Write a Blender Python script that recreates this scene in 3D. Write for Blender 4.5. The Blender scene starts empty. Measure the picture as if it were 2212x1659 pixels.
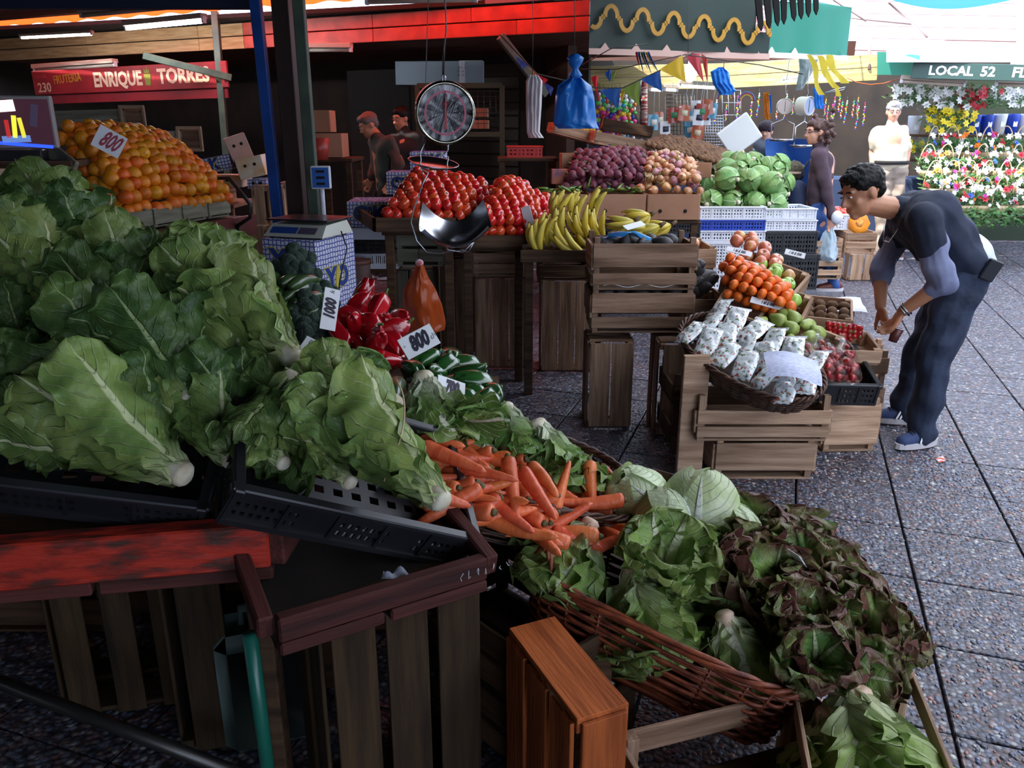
import bpy, math, random
from mathutils import Vector as V, Matrix, Euler, noise
import numpy as np
random.seed(7)
SC = bpy.context.scene
COL = SC.collection
# ---------------------------------------------------------------- camera, sky, sun, exposure
PITCH = math.atan(550 / 1720.0); FPX = 1720.0; HC = 1.5
cam_d = bpy.data.cameras.new('camera'); cam = bpy.data.objects.new('camera', cam_d); COL.objects.link(cam)
cam_d.sensor_width = 36; cam_d.lens = 36 * FPX / 2212; cam_d.clip_start = .05
cam.location = (0, 0, HC); cam.rotation_euler = (math.pi / 2 - PITCH, 0, 0)
SC.camera = cam
SC.view_settings.view_transform = 'Standard'; SC.view_settings.look = 'None'
SC.view_settings.gamma = 1; SC.view_settings.use_curve_mapping = False
SC.view_settings.exposure = 0.0
world = bpy.data.worlds.new('sky'); SC.world = world; world.use_nodes = True
bg = world.node_tree.nodes['Background']
bg.inputs[0].default_value = (0.66, 0.77, 1.0, 1); bg.inputs[1].default_value = 4.4
sun_d = bpy.data.lights.new('sun', 'SUN'); sun_d.energy = 13; sun_d.angle = .02; sun_d.color = (1, .93, .82)
sun = bpy.data.objects.new('sun', sun_d); COL.objects.link(sun)
sun.rotation_euler = V((-.55, -.35, 1.0)).to_track_quat('Z', 'Y').to_euler()

# ---------------------------------------------------------------- helpers
_cp, _sp = math.cos(PITCH), math.sin(PITCH)
def ray(px, py):
    u = (px - 1106) / FPX; v = (py - 829.5) / FPX
    return V((u, _cp - v * _sp, -_sp - v * _cp))
def P(px, py, z=None, Y=None):
    """a point of the place: on the level z, or at the distance Y from the camera"""
    d = ray(px, py)
    t = (z - HC) / d.z if z is not None else Y / d.y
    return V((0, 0, HC)) + d * t
def PL(px, py, o, n):
    d = ray(px, py); o = V(o); n = V(n)
    return V((0, 0, HC)) + d * ((o - V((0, 0, HC))).dot(n) / d.dot(n))
R = math.radians
rnd = random.uniform
def T(loc=(0, 0, 0), rot=(0, 0, 0), s=(1, 1, 1)):
    if not hasattr(s, '__len__'): s = (s, s, s)
    return Matrix.Translation(V(loc)) @ Euler([R(a) for a in rot]).to_matrix().to_4x4() @ Matrix.Diagonal((*s, 1))
def FR(o, x, up=(0, 0, 1)):
    """frame with its x axis along x and z as near as can be to up"""
    x = V(x).normalized(); up = V(up); y = up.cross(x).normalized(); z = x.cross(y)
    m = Matrix((x, y, z)).transposed().to_4x4(); m.translation = V(o); return m
def FZ(o, z, x=(1, 0, 0)):
    z = V(z).normalized(); x = V(x); y = z.cross(x)
    if y.length < 1e-4: y = z.cross(V((0, 1, 0)))
    y.normalize(); x = y.cross(z)
    m = Matrix((x, y, z)).transposed().to_4x4(); m.translation = V(o); return m
def lerp(a, b, t): return a + (b - a) * t
def ip(q, u, v): return (q[0] * (1 - u) + q[1] * u) * (1 - v) + (q[3] * (1 - u) + q[2] * u) * v

class G:
    def __init__(s): s.v = []; s.f = []; s.m = []; s.uv = []; s.mi = 0
    def add(s, vs, fs, M=None, uv=None):
        b = len(s.v)
        s.v += [(M @ V(p)) if M else V(p) for p in vs]
        s.uv += uv if uv else [(0, 0)] * len(vs)
        s.f += [tuple(i + b for i in f) for f in fs]; s.m += [s.mi] * len(fs); return s
    def box(s, c, d, M=None, j=0, b=0):
        x, y, z = [a / 2 for a in d]; c = V(c)
        if b:
            vs = []; 
            for sx in (-1, 1):
                for sy in (-1, 1):
                    for sz in (-1, 1):
                        vs += [V((sx * x, sy * (y - b), sz * (z - b))), V((sx * (x - b), sy * y, sz * (z - b))), V((sx * (x - b), sy * (y - b), sz * z))]
            vs = [c + p + V((rnd(-j, j), rnd(-j, j), rnd(-j, j))) for p in vs]
            def I(sx, sy, sz, k): return ((sx > 0) * 4 + (sy > 0) * 2 + (sz > 0)) * 3 + k
            fs = []
            q = [(-1, -1), (1, -1), (1, 1), (-1, 1)]
            for k in range(3):
                for sg in (-1, 1):
                    def cs(a, bb): 
                        l = [0, 0, 0]; l[k] = sg; l[(k + 1) % 3] = a; l[(k + 2) % 3] = bb; return l
                    f = [I(*cs(a, bb), k) for a, bb in q]
                    fs.append(tuple(f if sg > 0 else f[::-1]))
            for k in range(3):
                k1, k2 = (k + 1) % 3, (k + 2) % 3
                for a in (-1, 1):
                    for bb in (-1, 1):
                        l0 = [0, 0, 0]; l0[k] = -1; l0[k1] = a; l0[k2] = bb; l1 = list(l0); l1[k] = 1
                        f = (I(*l0, k1), I(*l1, k1), I(*l1, k2), I(*l0, k2))
                        fs.append(f if a * bb > 0 else f[::-1])
            for sx in (-1, 1):
                for sy in (-1, 1):
                    for sz in (-1, 1):
                        f = (I(sx, sy, sz, 0), I(sx, sy, sz, 1), I(sx, sy, sz, 2)); fs.append(f if sx * sy * sz > 0 else f[::-1])
            return s.add(vs, fs, M)
        vs = [c + V((sx * x + rnd(-j, j), sy * y + rnd(-j, j), sz * z + rnd(-j, j))) for sx in (-1, 1) for sy in (-1, 1) for sz in (-1, 1)]
        return s.add(vs, [(0, 1, 3, 2), (4, 6, 7, 5), (0, 4, 5, 1), (2, 3, 7, 6), (0, 2, 6, 4), (1, 5, 7, 3)], M)
    def tube(s, pts, r, n=8, caps=True, closed=False, flat=1.0, M=None):
        pts = [V(p) for p in pts]; N = len(pts)
        rs = r if hasattr(r, '__len__') else [r] * N
        vs = []; fs = []; pn = None
        for i, p in enumerate(pts):
            if closed: d = pts[(i + 1) % N] - pts[i - 1]
            else: d = pts[min(i + 1, N - 1)] - pts[max(i - 1, 0)]
            d.normalize()
            if pn is None: pn = d.orthogonal().normalized() if abs(d.z) > .99 else V((0, 0, 1)).cross(d).normalized()
            pn = (pn - d * pn.dot(d)).normalized(); b = d.cross(pn)
            for k in range(n):
                a = 2 * math.pi * k / n
                vs.append(p + (pn * math.cos(a) + b * math.sin(a) * flat) * rs[i])
        for i in range(N if closed else N - 1):
            for k in range(n):
                a, b2 = i * n + k, i * n + (k + 1) % n; c = ((i + 1) % N) * n
                fs.append((a, b2, c + (k + 1) % n, c + k))
        if caps and not closed: fs += [tuple(range(n))[::-1], tuple((N - 1) * n + k for k in range(n))]
        return s.add(vs, fs, M)
    def lathe(s, prof, n=16, M=None, f=None, cap=True):
        vs = []; fs = []; uv = []
        for i, (r, z) in enumerate(prof):
            for k in range(n):
                a = 2 * math.pi * k / n; p = V((r * math.cos(a), r * math.sin(a), z))
                vs.append(f(p, a, i) if f else p); uv.append((k / n, i / (len(prof) - 1)))
        for i in range(len(prof) - 1):
            for k in range(n): fs.append((i * n + k, i * n + (k + 1) % n, (i + 1) * n + (k + 1) % n, (i + 1) * n + k))
        if cap and prof[0][0] > 1e-3: fs.append(tuple(range(n))[::-1])
        if cap and prof[-1][0] > 1e-3: fs.append(tuple((len(prof) - 1) * n + k for k in range(n)))
        return s.add(vs, fs, M, uv)
    def ell(s, c, r, n=12, m=8, M=None, f=None):
        if not hasattr(r, '__len__'): r = (r, r, r)
        MM = Matrix.Translation(V(c)) @ Matrix.Diagonal((*r, 1))
        if M: MM = M @ MM
        prof = [(math.sin(math.pi * i / m), -math.cos(math.pi * i / m)) for i in range(m + 1)]
        prof[0] = (1e-6, -1); prof[-1] = (1e-6, 1)
        return s.lathe(prof, n, MM, f)
    def cap(s, a, b, ra, rb, n=12):
        """a tapered capsule from a to b"""
        a, b = V(a), V(b); d = b - a; L = max(d.length, 1e-5)
        pr = [(1e-5, -ra)] + [(ra * math.cos(t), -ra * math.sin(t)) for t in (1.2, .8, .4, 0)]
        pr += [(rb * math.cos(t), L + rb * math.sin(t)) for t in (0, .4, .8, 1.2)] + [(1e-5, L + rb)]
        return s.lathe(pr, n, FZ(a, d))
    def grid(s, fn, nu, nv, M=None, wrap=False):
        vs = []; fs = []; uv = []
        cu = nu if wrap else nu + 1
        for j in range(nv + 1):
            for i in range(cu):
                vs.append(V(fn(i / nu, j / nv))); uv.append((i / nu, j / nv))
        for j in range(nv):
            for i in range(nu):
                a = j * cu + i; b = j * cu + (i + 1) % cu; fs.append((a, b, b + cu, a + cu))
        return s.add(vs, fs, M, uv)
    def prism(s, pts, t, M=None):
        n = len(pts); vs = [V((x, y, -t / 2)) for x, y in pts] + [V((x, y, t / 2)) for x, y in pts]
        return s.add(vs, [tuple(range(n))[::-1], tuple(range(n, 2 * n))] + [(i, (i + 1) % n, n + (i + 1) % n, n + i) for i in range(n)], M)
    def mesh(s, name, mats, smooth=True):
        me = bpy.data.meshes.new(name); me.from_pydata(s.v, [], s.f)
        if not isinstance(mats, (list, tuple)): mats = [mats]
        for m in mats: me.materials.append(m)
        if len(mats) > 1: me.polygons.foreach_set('material_index', s.m)
        if smooth: me.polygons.foreach_set('use_smooth', [True] * len(me.polygons))
        ul = me.uv_layers.new(name='UVMap')
        idx = np.empty(len(me.loops), dtype=np.int32); me.loops.foreach_get('vertex_index', idx)
        ul.data.foreach_set('uv', np.array(s.uv, dtype=np.float32)[idx].ravel())
        me.update(); return me

def O(name, data=None, parent=None, M=None, label=None, cat=None, group=None, kind=None):
    o = bpy.data.objects.new(name, data); PEND.append(o)
    if parent: o.parent = parent
    if M is not None: o.matrix_local = M
    if label: o['label'] = label
    if cat: o['category'] = cat
    if group: o['group'] = group
    if kind: o['kind'] = kind
    return o
KIDS = {}; PEND = []      # everything is linked into the scene in one go at the end
def part(name, data, parent, M=None, **k):
    o = O(name, data, parent, M, **k); KIDS.setdefault(parent.name, []).append(o); return o
def remesh(g, voxel, mat, smooth=2, name='body', sub=0):
    """joins overlapping solids into one continuous skin"""
    me = g.mesh(name, mat); o = bpy.data.objects.new(name, me); COL.objects.link(o)
    m = o.modifiers.new('r', 'REMESH'); m.mode = 'VOXEL'; m.voxel_size = voxel; m.use_smooth_shade = True
    if smooth:
        m = o.modifiers.new('s', 'SMOOTH'); m.factor = .5; m.iterations = smooth
    dg = bpy.context.evaluated_depsgraph_get()
    me2 = bpy.data.meshes.new_from_object(o.evaluated_get(dg)); bpy.data.objects.remove(o); bpy.data.meshes.remove(me)
    me2.materials.clear(); me2.materials.append(mat); me2.name = name; me2.shade_smooth()
    return me2
def text(s, size, mat, shear=0, ext=.0006, sx=1, bold=0):
    c = bpy.data.curves.new('text', 'FONT'); c.body = s; c.size = size; c.shear = shear; c.extrude = ext; c.offset = bold
    c.align_x = 'CENTER'; c.align_y = 'CENTER'; c.resolution_u = 2
    o = bpy.data.objects.new('text', c); COL.objects.link(o)
    dg = bpy.context.evaluated_depsgraph_get()
    me = bpy.data.meshes.new_from_object(o.evaluated_get(dg)); bpy.data.objects.remove(o); bpy.data.curves.remove(c)
    me.materials.clear(); me.materials.append(mat)
    if sx != 1: me.transform(Matrix.Diagonal((sx, 1, 1, 1)))
    return me

# ---------------------------------------------------------------- materials
def lin(c):
    if isinstance(c, str):
        c = [int(c[i:i + 2], 16) / 255 for i in (0, 2, 4)]
        c = [x / 12.92 if x <= .04045 else ((x + .055) / 1.055) ** 2.4 for x in c]
    return (*c[:3], 1)
def mat(name, c, rough=.6, c2=None, scale=6, stretch=(1, 1, 1), bump=0, bs=40, metal=0, rv=0, coat=0, spec=.5, trans=0, alpha=1, emit=0, detail=3, lo=.35, hi=.65, sss=0, rh=0, double=False, c3=None):
    m = bpy.data.materials.new(name); m.use_nodes = True; t = m.node_tree; N = t.nodes; L = t.links; b = N['Principled BSDF']
    b.inputs['Roughness'].default_value = rough; b.inputs['Metallic'].default_value = metal
    b.inputs['Specular IOR Level'].default_value = spec; b.inputs['Coat Weight'].default_value = coat; b.inputs['Coat Roughness'].default_value = .12
    b.inputs['Transmission Weight'].default_value = trans; b.inputs['Alpha'].default_value = alpha
    if sss: b.inputs['Subsurface Weight'].default_value = sss; b.inputs['Subsurface Scale'].default_value = .02
    src = None
    if c2 or bump:
        tc = N.new('ShaderNodeTexCoord'); mp = N.new('ShaderNodeMapping'); mp.inputs['Scale'].default_value = stretch
        L.new(tc.outputs['Object'], mp.inputs['Vector'])
    if c2:
        n = N.new('ShaderNodeTexNoise'); n.inputs['Scale'].default_value = scale; n.inputs['Detail'].default_value = detail
        if rv or rh:
            oi = N.new('ShaderNodeObjectInfo'); ad = N.new('ShaderNodeVectorMath'); ad.operation = 'ADD'
            sc = N.new('ShaderNodeMath'); sc.operation = 'MULTIPLY'; sc.inputs[1].default_value = 37
            L.new(oi.outputs['Random'], sc.inputs[0]); L.new(mp.outputs[0], ad.inputs[0]); L.new(sc.outputs[0], ad.inputs[1]); L.new(ad.outputs[0], n.inputs['Vector'])
        else: L.new(mp.outputs[0], n.inputs['Vector'])
        cr = N.new('ShaderNodeValToRGB'); L.new(n.outputs[0], cr.inputs[0])
        cr.color_ramp.elements[0].position = lo; cr.color_ramp.elements[1].position = hi
        cr.color_ramp.elements[0].color = lin(c2); cr.color_ramp.elements[1].color = lin(c)
        if c3: e = cr.color_ramp.elements.new((lo + hi) / 2); e.color = lin(c3)
        src = cr.outputs[0]
    if rv or rh:
        oi = N.new('ShaderNodeObjectInfo'); hs = N.new('ShaderNodeHueSaturation')
        mr = N.new('ShaderNodeMapRange'); mr.inputs['To Min'].default_value = 1 - rv; mr.inputs['To Max'].default_value = 1 + rv
        L.new(oi.outputs['Random'], mr.inputs[0]); L.new(mr.outputs[0], hs.inputs['Value'])
        if rh:
            m2 = N.new('ShaderNodeMapRange'); m2.inputs['To Min'].default_value = .5 - rh; m2.inputs['To Max'].default_value = .5 + rh
            ml = N.new('ShaderNodeMath'); ml.operation = 'FRACT'; mm = N.new('ShaderNodeMath'); mm.operation = 'MULTIPLY'; mm.inputs[1].default_value = 7.3
            L.new(oi.outputs['Random'], mm.inputs[0]); L.new(mm.outputs[0], ml.inputs[0]); L.new(ml.outputs[0], m2.inputs[0]); L.new(m2.outputs[0], hs.inputs['Hue'])
        if src: L.new(src, hs.inputs['Color'])
        else: hs.inputs['Color'].default_value = lin(c)
        src = hs.outputs[0]
    if src: L.new(src, b.inputs['Base Color'])
    else: b.inputs['Base Color'].default_value = lin(c)
    if bump:
        n2 = N.new('ShaderNodeTexNoise'); n2.inputs['Scale'].default_value = bs; n2.inputs['Detail'].default_value = 3; L.new(mp.outputs[0], n2.inputs['Vector'])
        bp = N.new('ShaderNodeBump'); bp.inputs['Strength'].default_value = bump; bp.inputs['Distance'].default_value = .01
        L.new(n2.outputs[0], bp.inputs['Height']); L.new(bp.outputs[0], b.inputs['Normal'])
    if emit:
        b.inputs['Emission Color'].default_value = lin(c); b.inputs['Emission Strength'].default_value = emit
    return m
def thin(name, c, tr=.6, rough=.5, alpha=1):
    """thin sheet that lets light through"""
    m = mat(name, c, rough, spec=.4); t = m.node_tree; N = t.nodes; L = t.links; b = N['Principled BSDF']
    tl = N.new('ShaderNodeBsdfTranslucent'); tl.inputs[0].default_value = lin(c); mx = N.new('ShaderNodeMixShader'); mx.inputs[0].default_value = tr
    out = N['Material Output']; L.new(b.outputs[0], mx.inputs[1]); L.new(tl.outputs[0], mx.inputs[2])
    if alpha < 1:
        tp = N.new('ShaderNodeBsdfTransparent'); m2 = N.new('ShaderNodeMixShader'); m2.inputs[0].default_value = alpha
        L.new(tp.outputs[0], m2.inputs[1]); L.new(mx.outputs[0], m2.inputs[2]); L.new(m2.outputs[0], out.inputs[0])
    else: L.new(mx.outputs[0], out.inputs[0])
    return m
def wood(name, c, c2, rough=.75, rv=.25, sc=1.0):
    return mat(name, c, rough, c2=c2, scale=9 * sc, stretch=(.35, 4, 4), bump=.35, bs=30 * sc, rv=rv, detail=5, lo=.3, hi=.68, spec=.25)
M_ = {}
M_['crate'] = wood('crate_wood', '9a7c66', '634a38')
M_['crate_pale'] = wood('pale_crate_wood', 'c4a488', '8e6e56')
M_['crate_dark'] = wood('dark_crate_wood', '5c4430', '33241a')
M_['crate_shadow'] = wood('shade_darkened_crate_wood', '46341f', '261b12')  # shade under the counters put into a darker wood colour
M_['crate_warm_lit'] = wood('warm_lit_crate_wood', 'b5602e', '7c3a18')  # red-orange light falling on one crate, put into its wood colour
M_['crate_grey'] = wood('grey_crate_wood', '8c8a78', '5f5c4c')
M_['table_red'] = wood('dark_red_painted_wood', '5c2f2a', '38201d')
M_['plank_dark'] = wood('ceiling_board_wood', '6a4334', '3d261d', rv=.15)
M_['pine'] = wood('pine_board_wood', 'e2b989', 'bb8a58', rv=.08)
M_['red_paint'] = mat('worn_red_paint', 'b8301c', .55, c2='4a2a20', scale=38, stretch=(.3, 1, 1), bump=.4, bs=60, detail=12, lo=.37, hi=.56, c3='8a2618')
M_['red_board'] = mat('red_painted_board', 'c84a34', .5, c2='a03226', scale=5, bump=.15, rv=.05)
M_['black_plastic'] = mat('black_plastic', '2b2c30', .38, spec=.5, c2='1c1c20', scale=4)
M_['white_plastic'] = mat('white_plastic', 'dfe2ec', .4)
M_['blue_plastic'] = mat('blue_plastic', '2346b4', .4)
M_['wicker'] = mat('dark_wicker', '5a3a28', .5, c2='33201a', scale=30, rv=.25, bump=.2, bs=90)
M_['wicker_red'] = mat('red_brown_wicker', '93492b', .45, c2='5c2a1c', scale=25, rv=.2, bump=.2, bs=90)
M_['steel'] = mat('brushed_steel', 'b9bcc2', .22, metal=1)
M_['chrome'] = mat('worn_chrome', 'c9c6b8', .16, metal=1, c2='8c8878', scale=9)
M_['wire'] = mat('dull_wire', '4c4a48', .4, metal=.8)
M_['card'] = mat('brown_cardboard', 'b08468', .8, c2='9c7054', scale=3, bump=.05, rv=.08)
M_['paper'] = mat('white_paper', 'eef0f4', .7)
M_['ink'] = mat('dark_ink', '2a2236', .5); M_['ink_red'] = mat('red_ink', 'a01838', .5)
M_['green_paint'] = mat('green_painted_steel', '4c5c4c', .5, c2='38463c', scale=7)
M_['blue_paint'] = mat('blue_painted_steel', '1f4fa0', .35, c2='173c80', scale=5, bump=.05)
M_['brown_paint'] = mat('dark_brown_painted_post', '33231f', .45)
M_['gold'] = mat('golden_wood_trim', 'b08222', .5)
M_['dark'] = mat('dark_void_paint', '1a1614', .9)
M_['skin'] = mat('skin', 'c08868', .5, sss=.05, c2='b07858', scale=6)
M_['skin_pale'] = mat('pale_skin', 'dba68e', .5, c2='cc9078', scale=6)
M_['hair_black'] = mat('black_hair', '0e0c0b', .55, bump=.5, bs=220, stretch=(1, .3, .3), spec=.25)
# ================================================================= FLOOR
TH = R(19.2); E1 = V((math.sin(TH), math.cos(TH), 0)); E2 = V((math.cos(TH), -math.sin(TH), 0)); TO = P(2060, 1586, z=0)
def pebble_mat():
    m = bpy.data.materials.new('washed_pebble_concrete'); m.use_nodes = True; t = m.node_tree; N = t.nodes; L = t.links; b = N['Principled BSDF']
    tc = N.new('ShaderNodeTexCoord'); vo = N.new('ShaderNodeTexVoronoi'); vo.inputs['Scale'].default_value = 62
    oi = N.new('ShaderNodeObjectInfo'); ad = N.new('ShaderNodeVectorMath'); ad.operation = 'ADD'
    L.new(tc.outputs['Object'], ad.inputs[0]); L.new(oi.outputs['Random'], ad.inputs[1]); L.new(ad.outputs[0], vo.inputs['Vector'])
    cr = N.new('ShaderNodeValToRGB'); cr.color_ramp.interpolation = 'CONSTANT'
    sx = N.new('ShaderNodeSeparateColor'); L.new(vo.outputs['Color'], sx.inputs[0]); L.new(sx.outputs[0], cr.inputs[0])
    cols = ['565968', '6a6f80', '74626a', '4a4c5a', '8a8a94', '5f6474', '86726e', '6c7488', 'a8a8a8', '505058', '7a6060']
    e = cr.color_ramp.elements; e[0].color = lin(cols[0]); e[0].position = 0; e[1].position = .09; e[1].color = lin(cols[1])
    for i, c in enumerate(cols[2:]): q = e.new(.18 + i * .09); q.color = lin(c)
    cr2 = N.new('ShaderNodeValToRGB'); L.new(vo.outputs['Distance'], cr2.inputs[0])
    cr2.color_ramp.elements[0].position = .35; cr2.color_ramp.elements[0].color = (1, 1, 1, 1); cr2.color_ramp.elements[1].position = .62; cr2.color_ramp.elements[1].color = (.32, .3, .32, 1)
    mx = N.new('ShaderNodeMix'); mx.data_type = 'RGBA'; mx.blend_type = 'MULTIPLY'; mx.inputs[0].default_value = 1
    L.new(cr.outputs[0], mx.inputs[6]); L.new(cr2.outputs[0], mx.inputs[7])
    n = N.new('ShaderNodeTexNoise'); n.inputs['Scale'].default_value = 3; L.new(tc.outputs['Object'], n.inputs['Vector'])
    c3 = N.new('ShaderNodeValToRGB'); L.new(n.outputs[0], c3.inputs[0]); c3.color_ramp.elements[0].color = (.7, .7, .72, 1); c3.color_ramp.elements[1].color = (1, 1, 1, 1)
    m2 = N.new('ShaderNodeMix'); m2.data_type = 'RGBA'; m2.blend_type = 'MULTIPLY'; m2.inputs[0].default_value = 1
    L.new(mx.outputs[2], m2.inputs[6]); L.new(c3.outputs[0], m2.inputs[7]); L.new(m2.outputs[2], b.inputs['Base Color'])
    bp = N.new('ShaderNodeBump'); bp.invert = True; bp.inputs['Strength'].default_value = .8; bp.inputs['Distance'].default_value = .006
    L.new(vo.outputs['Distance'], bp.inputs['Height']); L.new(bp.outputs[0], b.inputs['Normal']); b.inputs['Roughness'].default_value = .42
    return m
M_['pebble'] = pebble_mat()
M_['joint'] = mat('dark_joint_mortar', '3a3838', .8)
fl = O('floor', G().box((0, 7, -.045), (30, 34, .03)).mesh('floor', M_['joint'], False), kind='structure')
tile_me = G().box((0, 0, -.0145), (.392, .392, .029), b=.003).mesh('paving_tile', M_['pebble'], False)
far = G(); cells = []
for i in range(-12, 34):
    for j in range(-24, 22):
        c = TO + E1 * (.4 * (i + .5)) + E2 * (.4 * (j + .5)); 
        d = c - V((0, 0, HC)); vz = d.y * _cp - d.z * _sp
        if vz < .2: inn = False
        else:
            u = d.x / vz * FPX; v = -(d.y * _sp + d.z * _cp) / vz * FPX; inn = (u > -900 and u < 1250 and v < 980 and c.y < 13)
        cells.append((inn, c.length, c))
cells.sort(key=lambda a: (not a[0], -(a[2].x > -.2), a[1]))
fm = Matrix((E2, E1, V((0, 0, 1)))).transposed().to_4x4()
cnt = 0
for inn, _, c in cells:
    if inn and cnt < 290:
        cnt += 1; m = fm.copy(); m.translation = c + V((0, 0, rnd(-.0012, .0012))); part('paving_tile', tile_me, fl, m)
    else: m = fm.copy(); m.translation = c; far.box((0, 0, -.0145), (.392, .392, .029), m)
part('far_paving', far.mesh('far_paving', M_['pebble'], False), fl, kind='stuff')
# real pebbles in the nearest tiles
def pebbles():
    rng = np.random.default_rng(3); n = 21000
    a = rng.uniform(0, 1, n); b = rng.uniform(0, 1, n); Y = 1.0 + 3.2 * a ** 1.0; X = .25 + b * (2.6)
    keep = (X < .70 * Y + .25) & (X > .2 + .12 * (Y - 1)); X = X[keep]; Y = Y[keep]
    dx = X - TO.x; dy = Y - TO.y; p1 = dx * E1.x + dy * E1.y; p2 = dx * E2.x + dy * E2.y
    f1 = np.abs((p1 / .4) % 1 - .5); f2 = np.abs((p2 / .4) % 1 - .5); keep = (f1 < .475) & (f2 < .475); X = X[keep]; Y = Y[keep]; n = len(X)
    rr = rng.uniform(.0042, .0105, n) * rng.uniform(.8, 1.15, n); asp = rng.uniform(.6, 1, n); an = rng.uniform(0, math.pi, n); k = 7
    base = []
    for r_, z_ in ((1, -.15), (.82, .33), (.4, .55)):
        for i in range(k): t = 2 * math.pi * i / k; base.append((r_ * math.cos(t), r_ * math.sin(t), z_))
    base.append((0, 0, .6)); base = np.array(base); nb = len(base)
    co = np.empty((n, nb, 3)); ca, sa = np.cos(an)[:, None], np.sin(an)[:, None]
    bx = base[None, :, 0] * rr[:, None]; by = base[None, :, 1] * (rr * asp)[:, None]
    co[:, :, 0] = X[:, None] + bx * ca - by * sa; co[:, :, 1] = Y[:, None] + bx * sa + by * ca; co[:, :, 2] = base[None, :, 2] * (rr * .62)[:, None]
    fs = []
    for L_ in range(2):
        for i in range(k): a0 = L_ * k + i; a1 = L_ * k + (i + 1) % k; fs += [(a0, a1, a1 + k), (a0, a1 + k, a0 + k)]
    for i in range(k): fs.append((2 * k + i, 2 * k + (i + 1) % k, 3 * k))
    fs = np.array(fs); F = (fs[None] + (np.arange(n) * nb)[:, None, None]).reshape(-1)
    me = bpy.data.meshes.new('pebbles'); nv = n * nb; nf = n * len(fs)
    me.vertices.add(nv); me.vertices.foreach_set('co', co.reshape(-1).astype(np.float32))
    me.loops.add(nf * 3); me.loops.foreach_set('vertex_index', F.astype(np.int32)); me.polygons.add(nf)
    me.polygons.foreach_set('loop_start', (np.arange(nf) * 3).astype(np.int32)); me.polygons.foreach_set('use_smooth', np.ones(nf, dtype=bool))
    pal = np.array([lin(c)[:3] for c in ('5c6174', '6e7488', '7c666a', '4c5060', '8f9099', '646a80', '90746c', '707a94', 'b8b6b0', '55565e', 'a08078', '3e4450', '8a5f58', '747c90', '4a5572', '6c6464')])
    cc = np.ones((n, nb, 4)); cc[:, :, :3] = (pal[rng.integers(0, len(pal), n)] * rng.uniform(.7, 1.15, n)[:, None])[:, None, :]
    at = me.color_attributes.new('Col', 'FLOAT_COLOR', 'POINT'); at.data.foreach_set('color', cc.reshape(-1).astype(np.float32))
    me.update(); me.validate()
    m = bpy.data.materials.new('river_pebble'); m.use_nodes = True; a = m.node_tree.nodes.new('ShaderNodeAttribute'); a.attribute_name = 'Col'
    b = m.node_tree.nodes['Principled BSDF']; m.node_tree.links.new(a.outputs[0], b.inputs['Base Color']); b.inputs['Roughness'].default_value = .3
    me.materials.append(m); return me
part('pebbles', pebbles(), fl, kind='stuff')

# ================================================================= ROOF OF THE HALL
def bboard(name, a, b, w, t, m, parent=None, up=(0, 0, 1), sag=None, **k):
    """a plank from a to b (centre line), w high along up, t thick"""
    a, b = V(a), V(b); L = (b - a).length
    me = G().box((L / 2, 0, 0), (L, t, w), b=min(.004, t / 4)).mesh(name, m, False)
    f = part if parent else O
    return part(name, me, parent, FR(a, b - a, up), **k) if parent else O(name, me, None, FR(a, b - a, up), **k)
FA, FB = V((-7.2, 11.42, 2.35)), V((.71, 7.9, 2.35))       # lower edge of the fascia
FD = (FB - FA).normalized(); FN = V((-FD.y, FD.x, 0))       # FN points away from the camera
if FN.y < 0: FN = -FN
cg = [V((-9.6, -4.4, 2.72)), V((3.4, -4.4, 2.72)), V((1.5, 4.2, 2.72)), V((1.0, 6.9, 2.72)), FA.lerp(FB, 1.04) - FN * .75, FA.lerp(FB, -.35) - FN * .75]  # unseen right corner reaches over the lane, added to shade the foreground
for p in cg: p.z = 2.72
ceil = O('ceiling', G().add(cg + [p + V((0, 0, .04)) for p in cg], [(5, 4, 3, 2, 1, 0), (6, 7, 8, 9, 10, 11)] + [(i, (i + 1) % 6, 6 + (i + 1) % 6, 6 + i) for i in range(6)]).mesh('ceiling', M_['dark'], False), kind='structure')
for k in range(14):       # boards under the ceiling, those the picture shows
    a = FA + FD * -1 - FN * (.83 + k * .16); a.z = 2.70; bboard('ceiling_board', a, a + FD * 9.1, .155, .018, M_['plank_dark'], ceil, up=FN)
ceil2 = O('ceiling', G().add([FA + V((-3, .3, .28)), FB + V((.1, .02, .28)), FB + V((.6, 4.5, .28)), FA + V((-3, 5, .28)),
          FA + V((-3, .3, .32)), FB + V((.1, .02, .32)), FB + V((.6, 4.5, .32)), FA + V((-3, 5, .32))],
          [(0, 3, 2, 1), (4, 5, 6, 7), (0, 1, 5, 4), (1, 2, 6, 5), (2, 3, 7, 6), (3, 0, 4, 7)]).mesh('ceiling', M_['dark'], False), kind='structure')
for k in range(20):
    a = FA + FN * (.1 + k * .16) + V((0, 0, .05)); bboard('ceiling_board', a, a + FD * 8.8, .15, .015, M_['plank_dark'], ceil2, up=FN)
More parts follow.
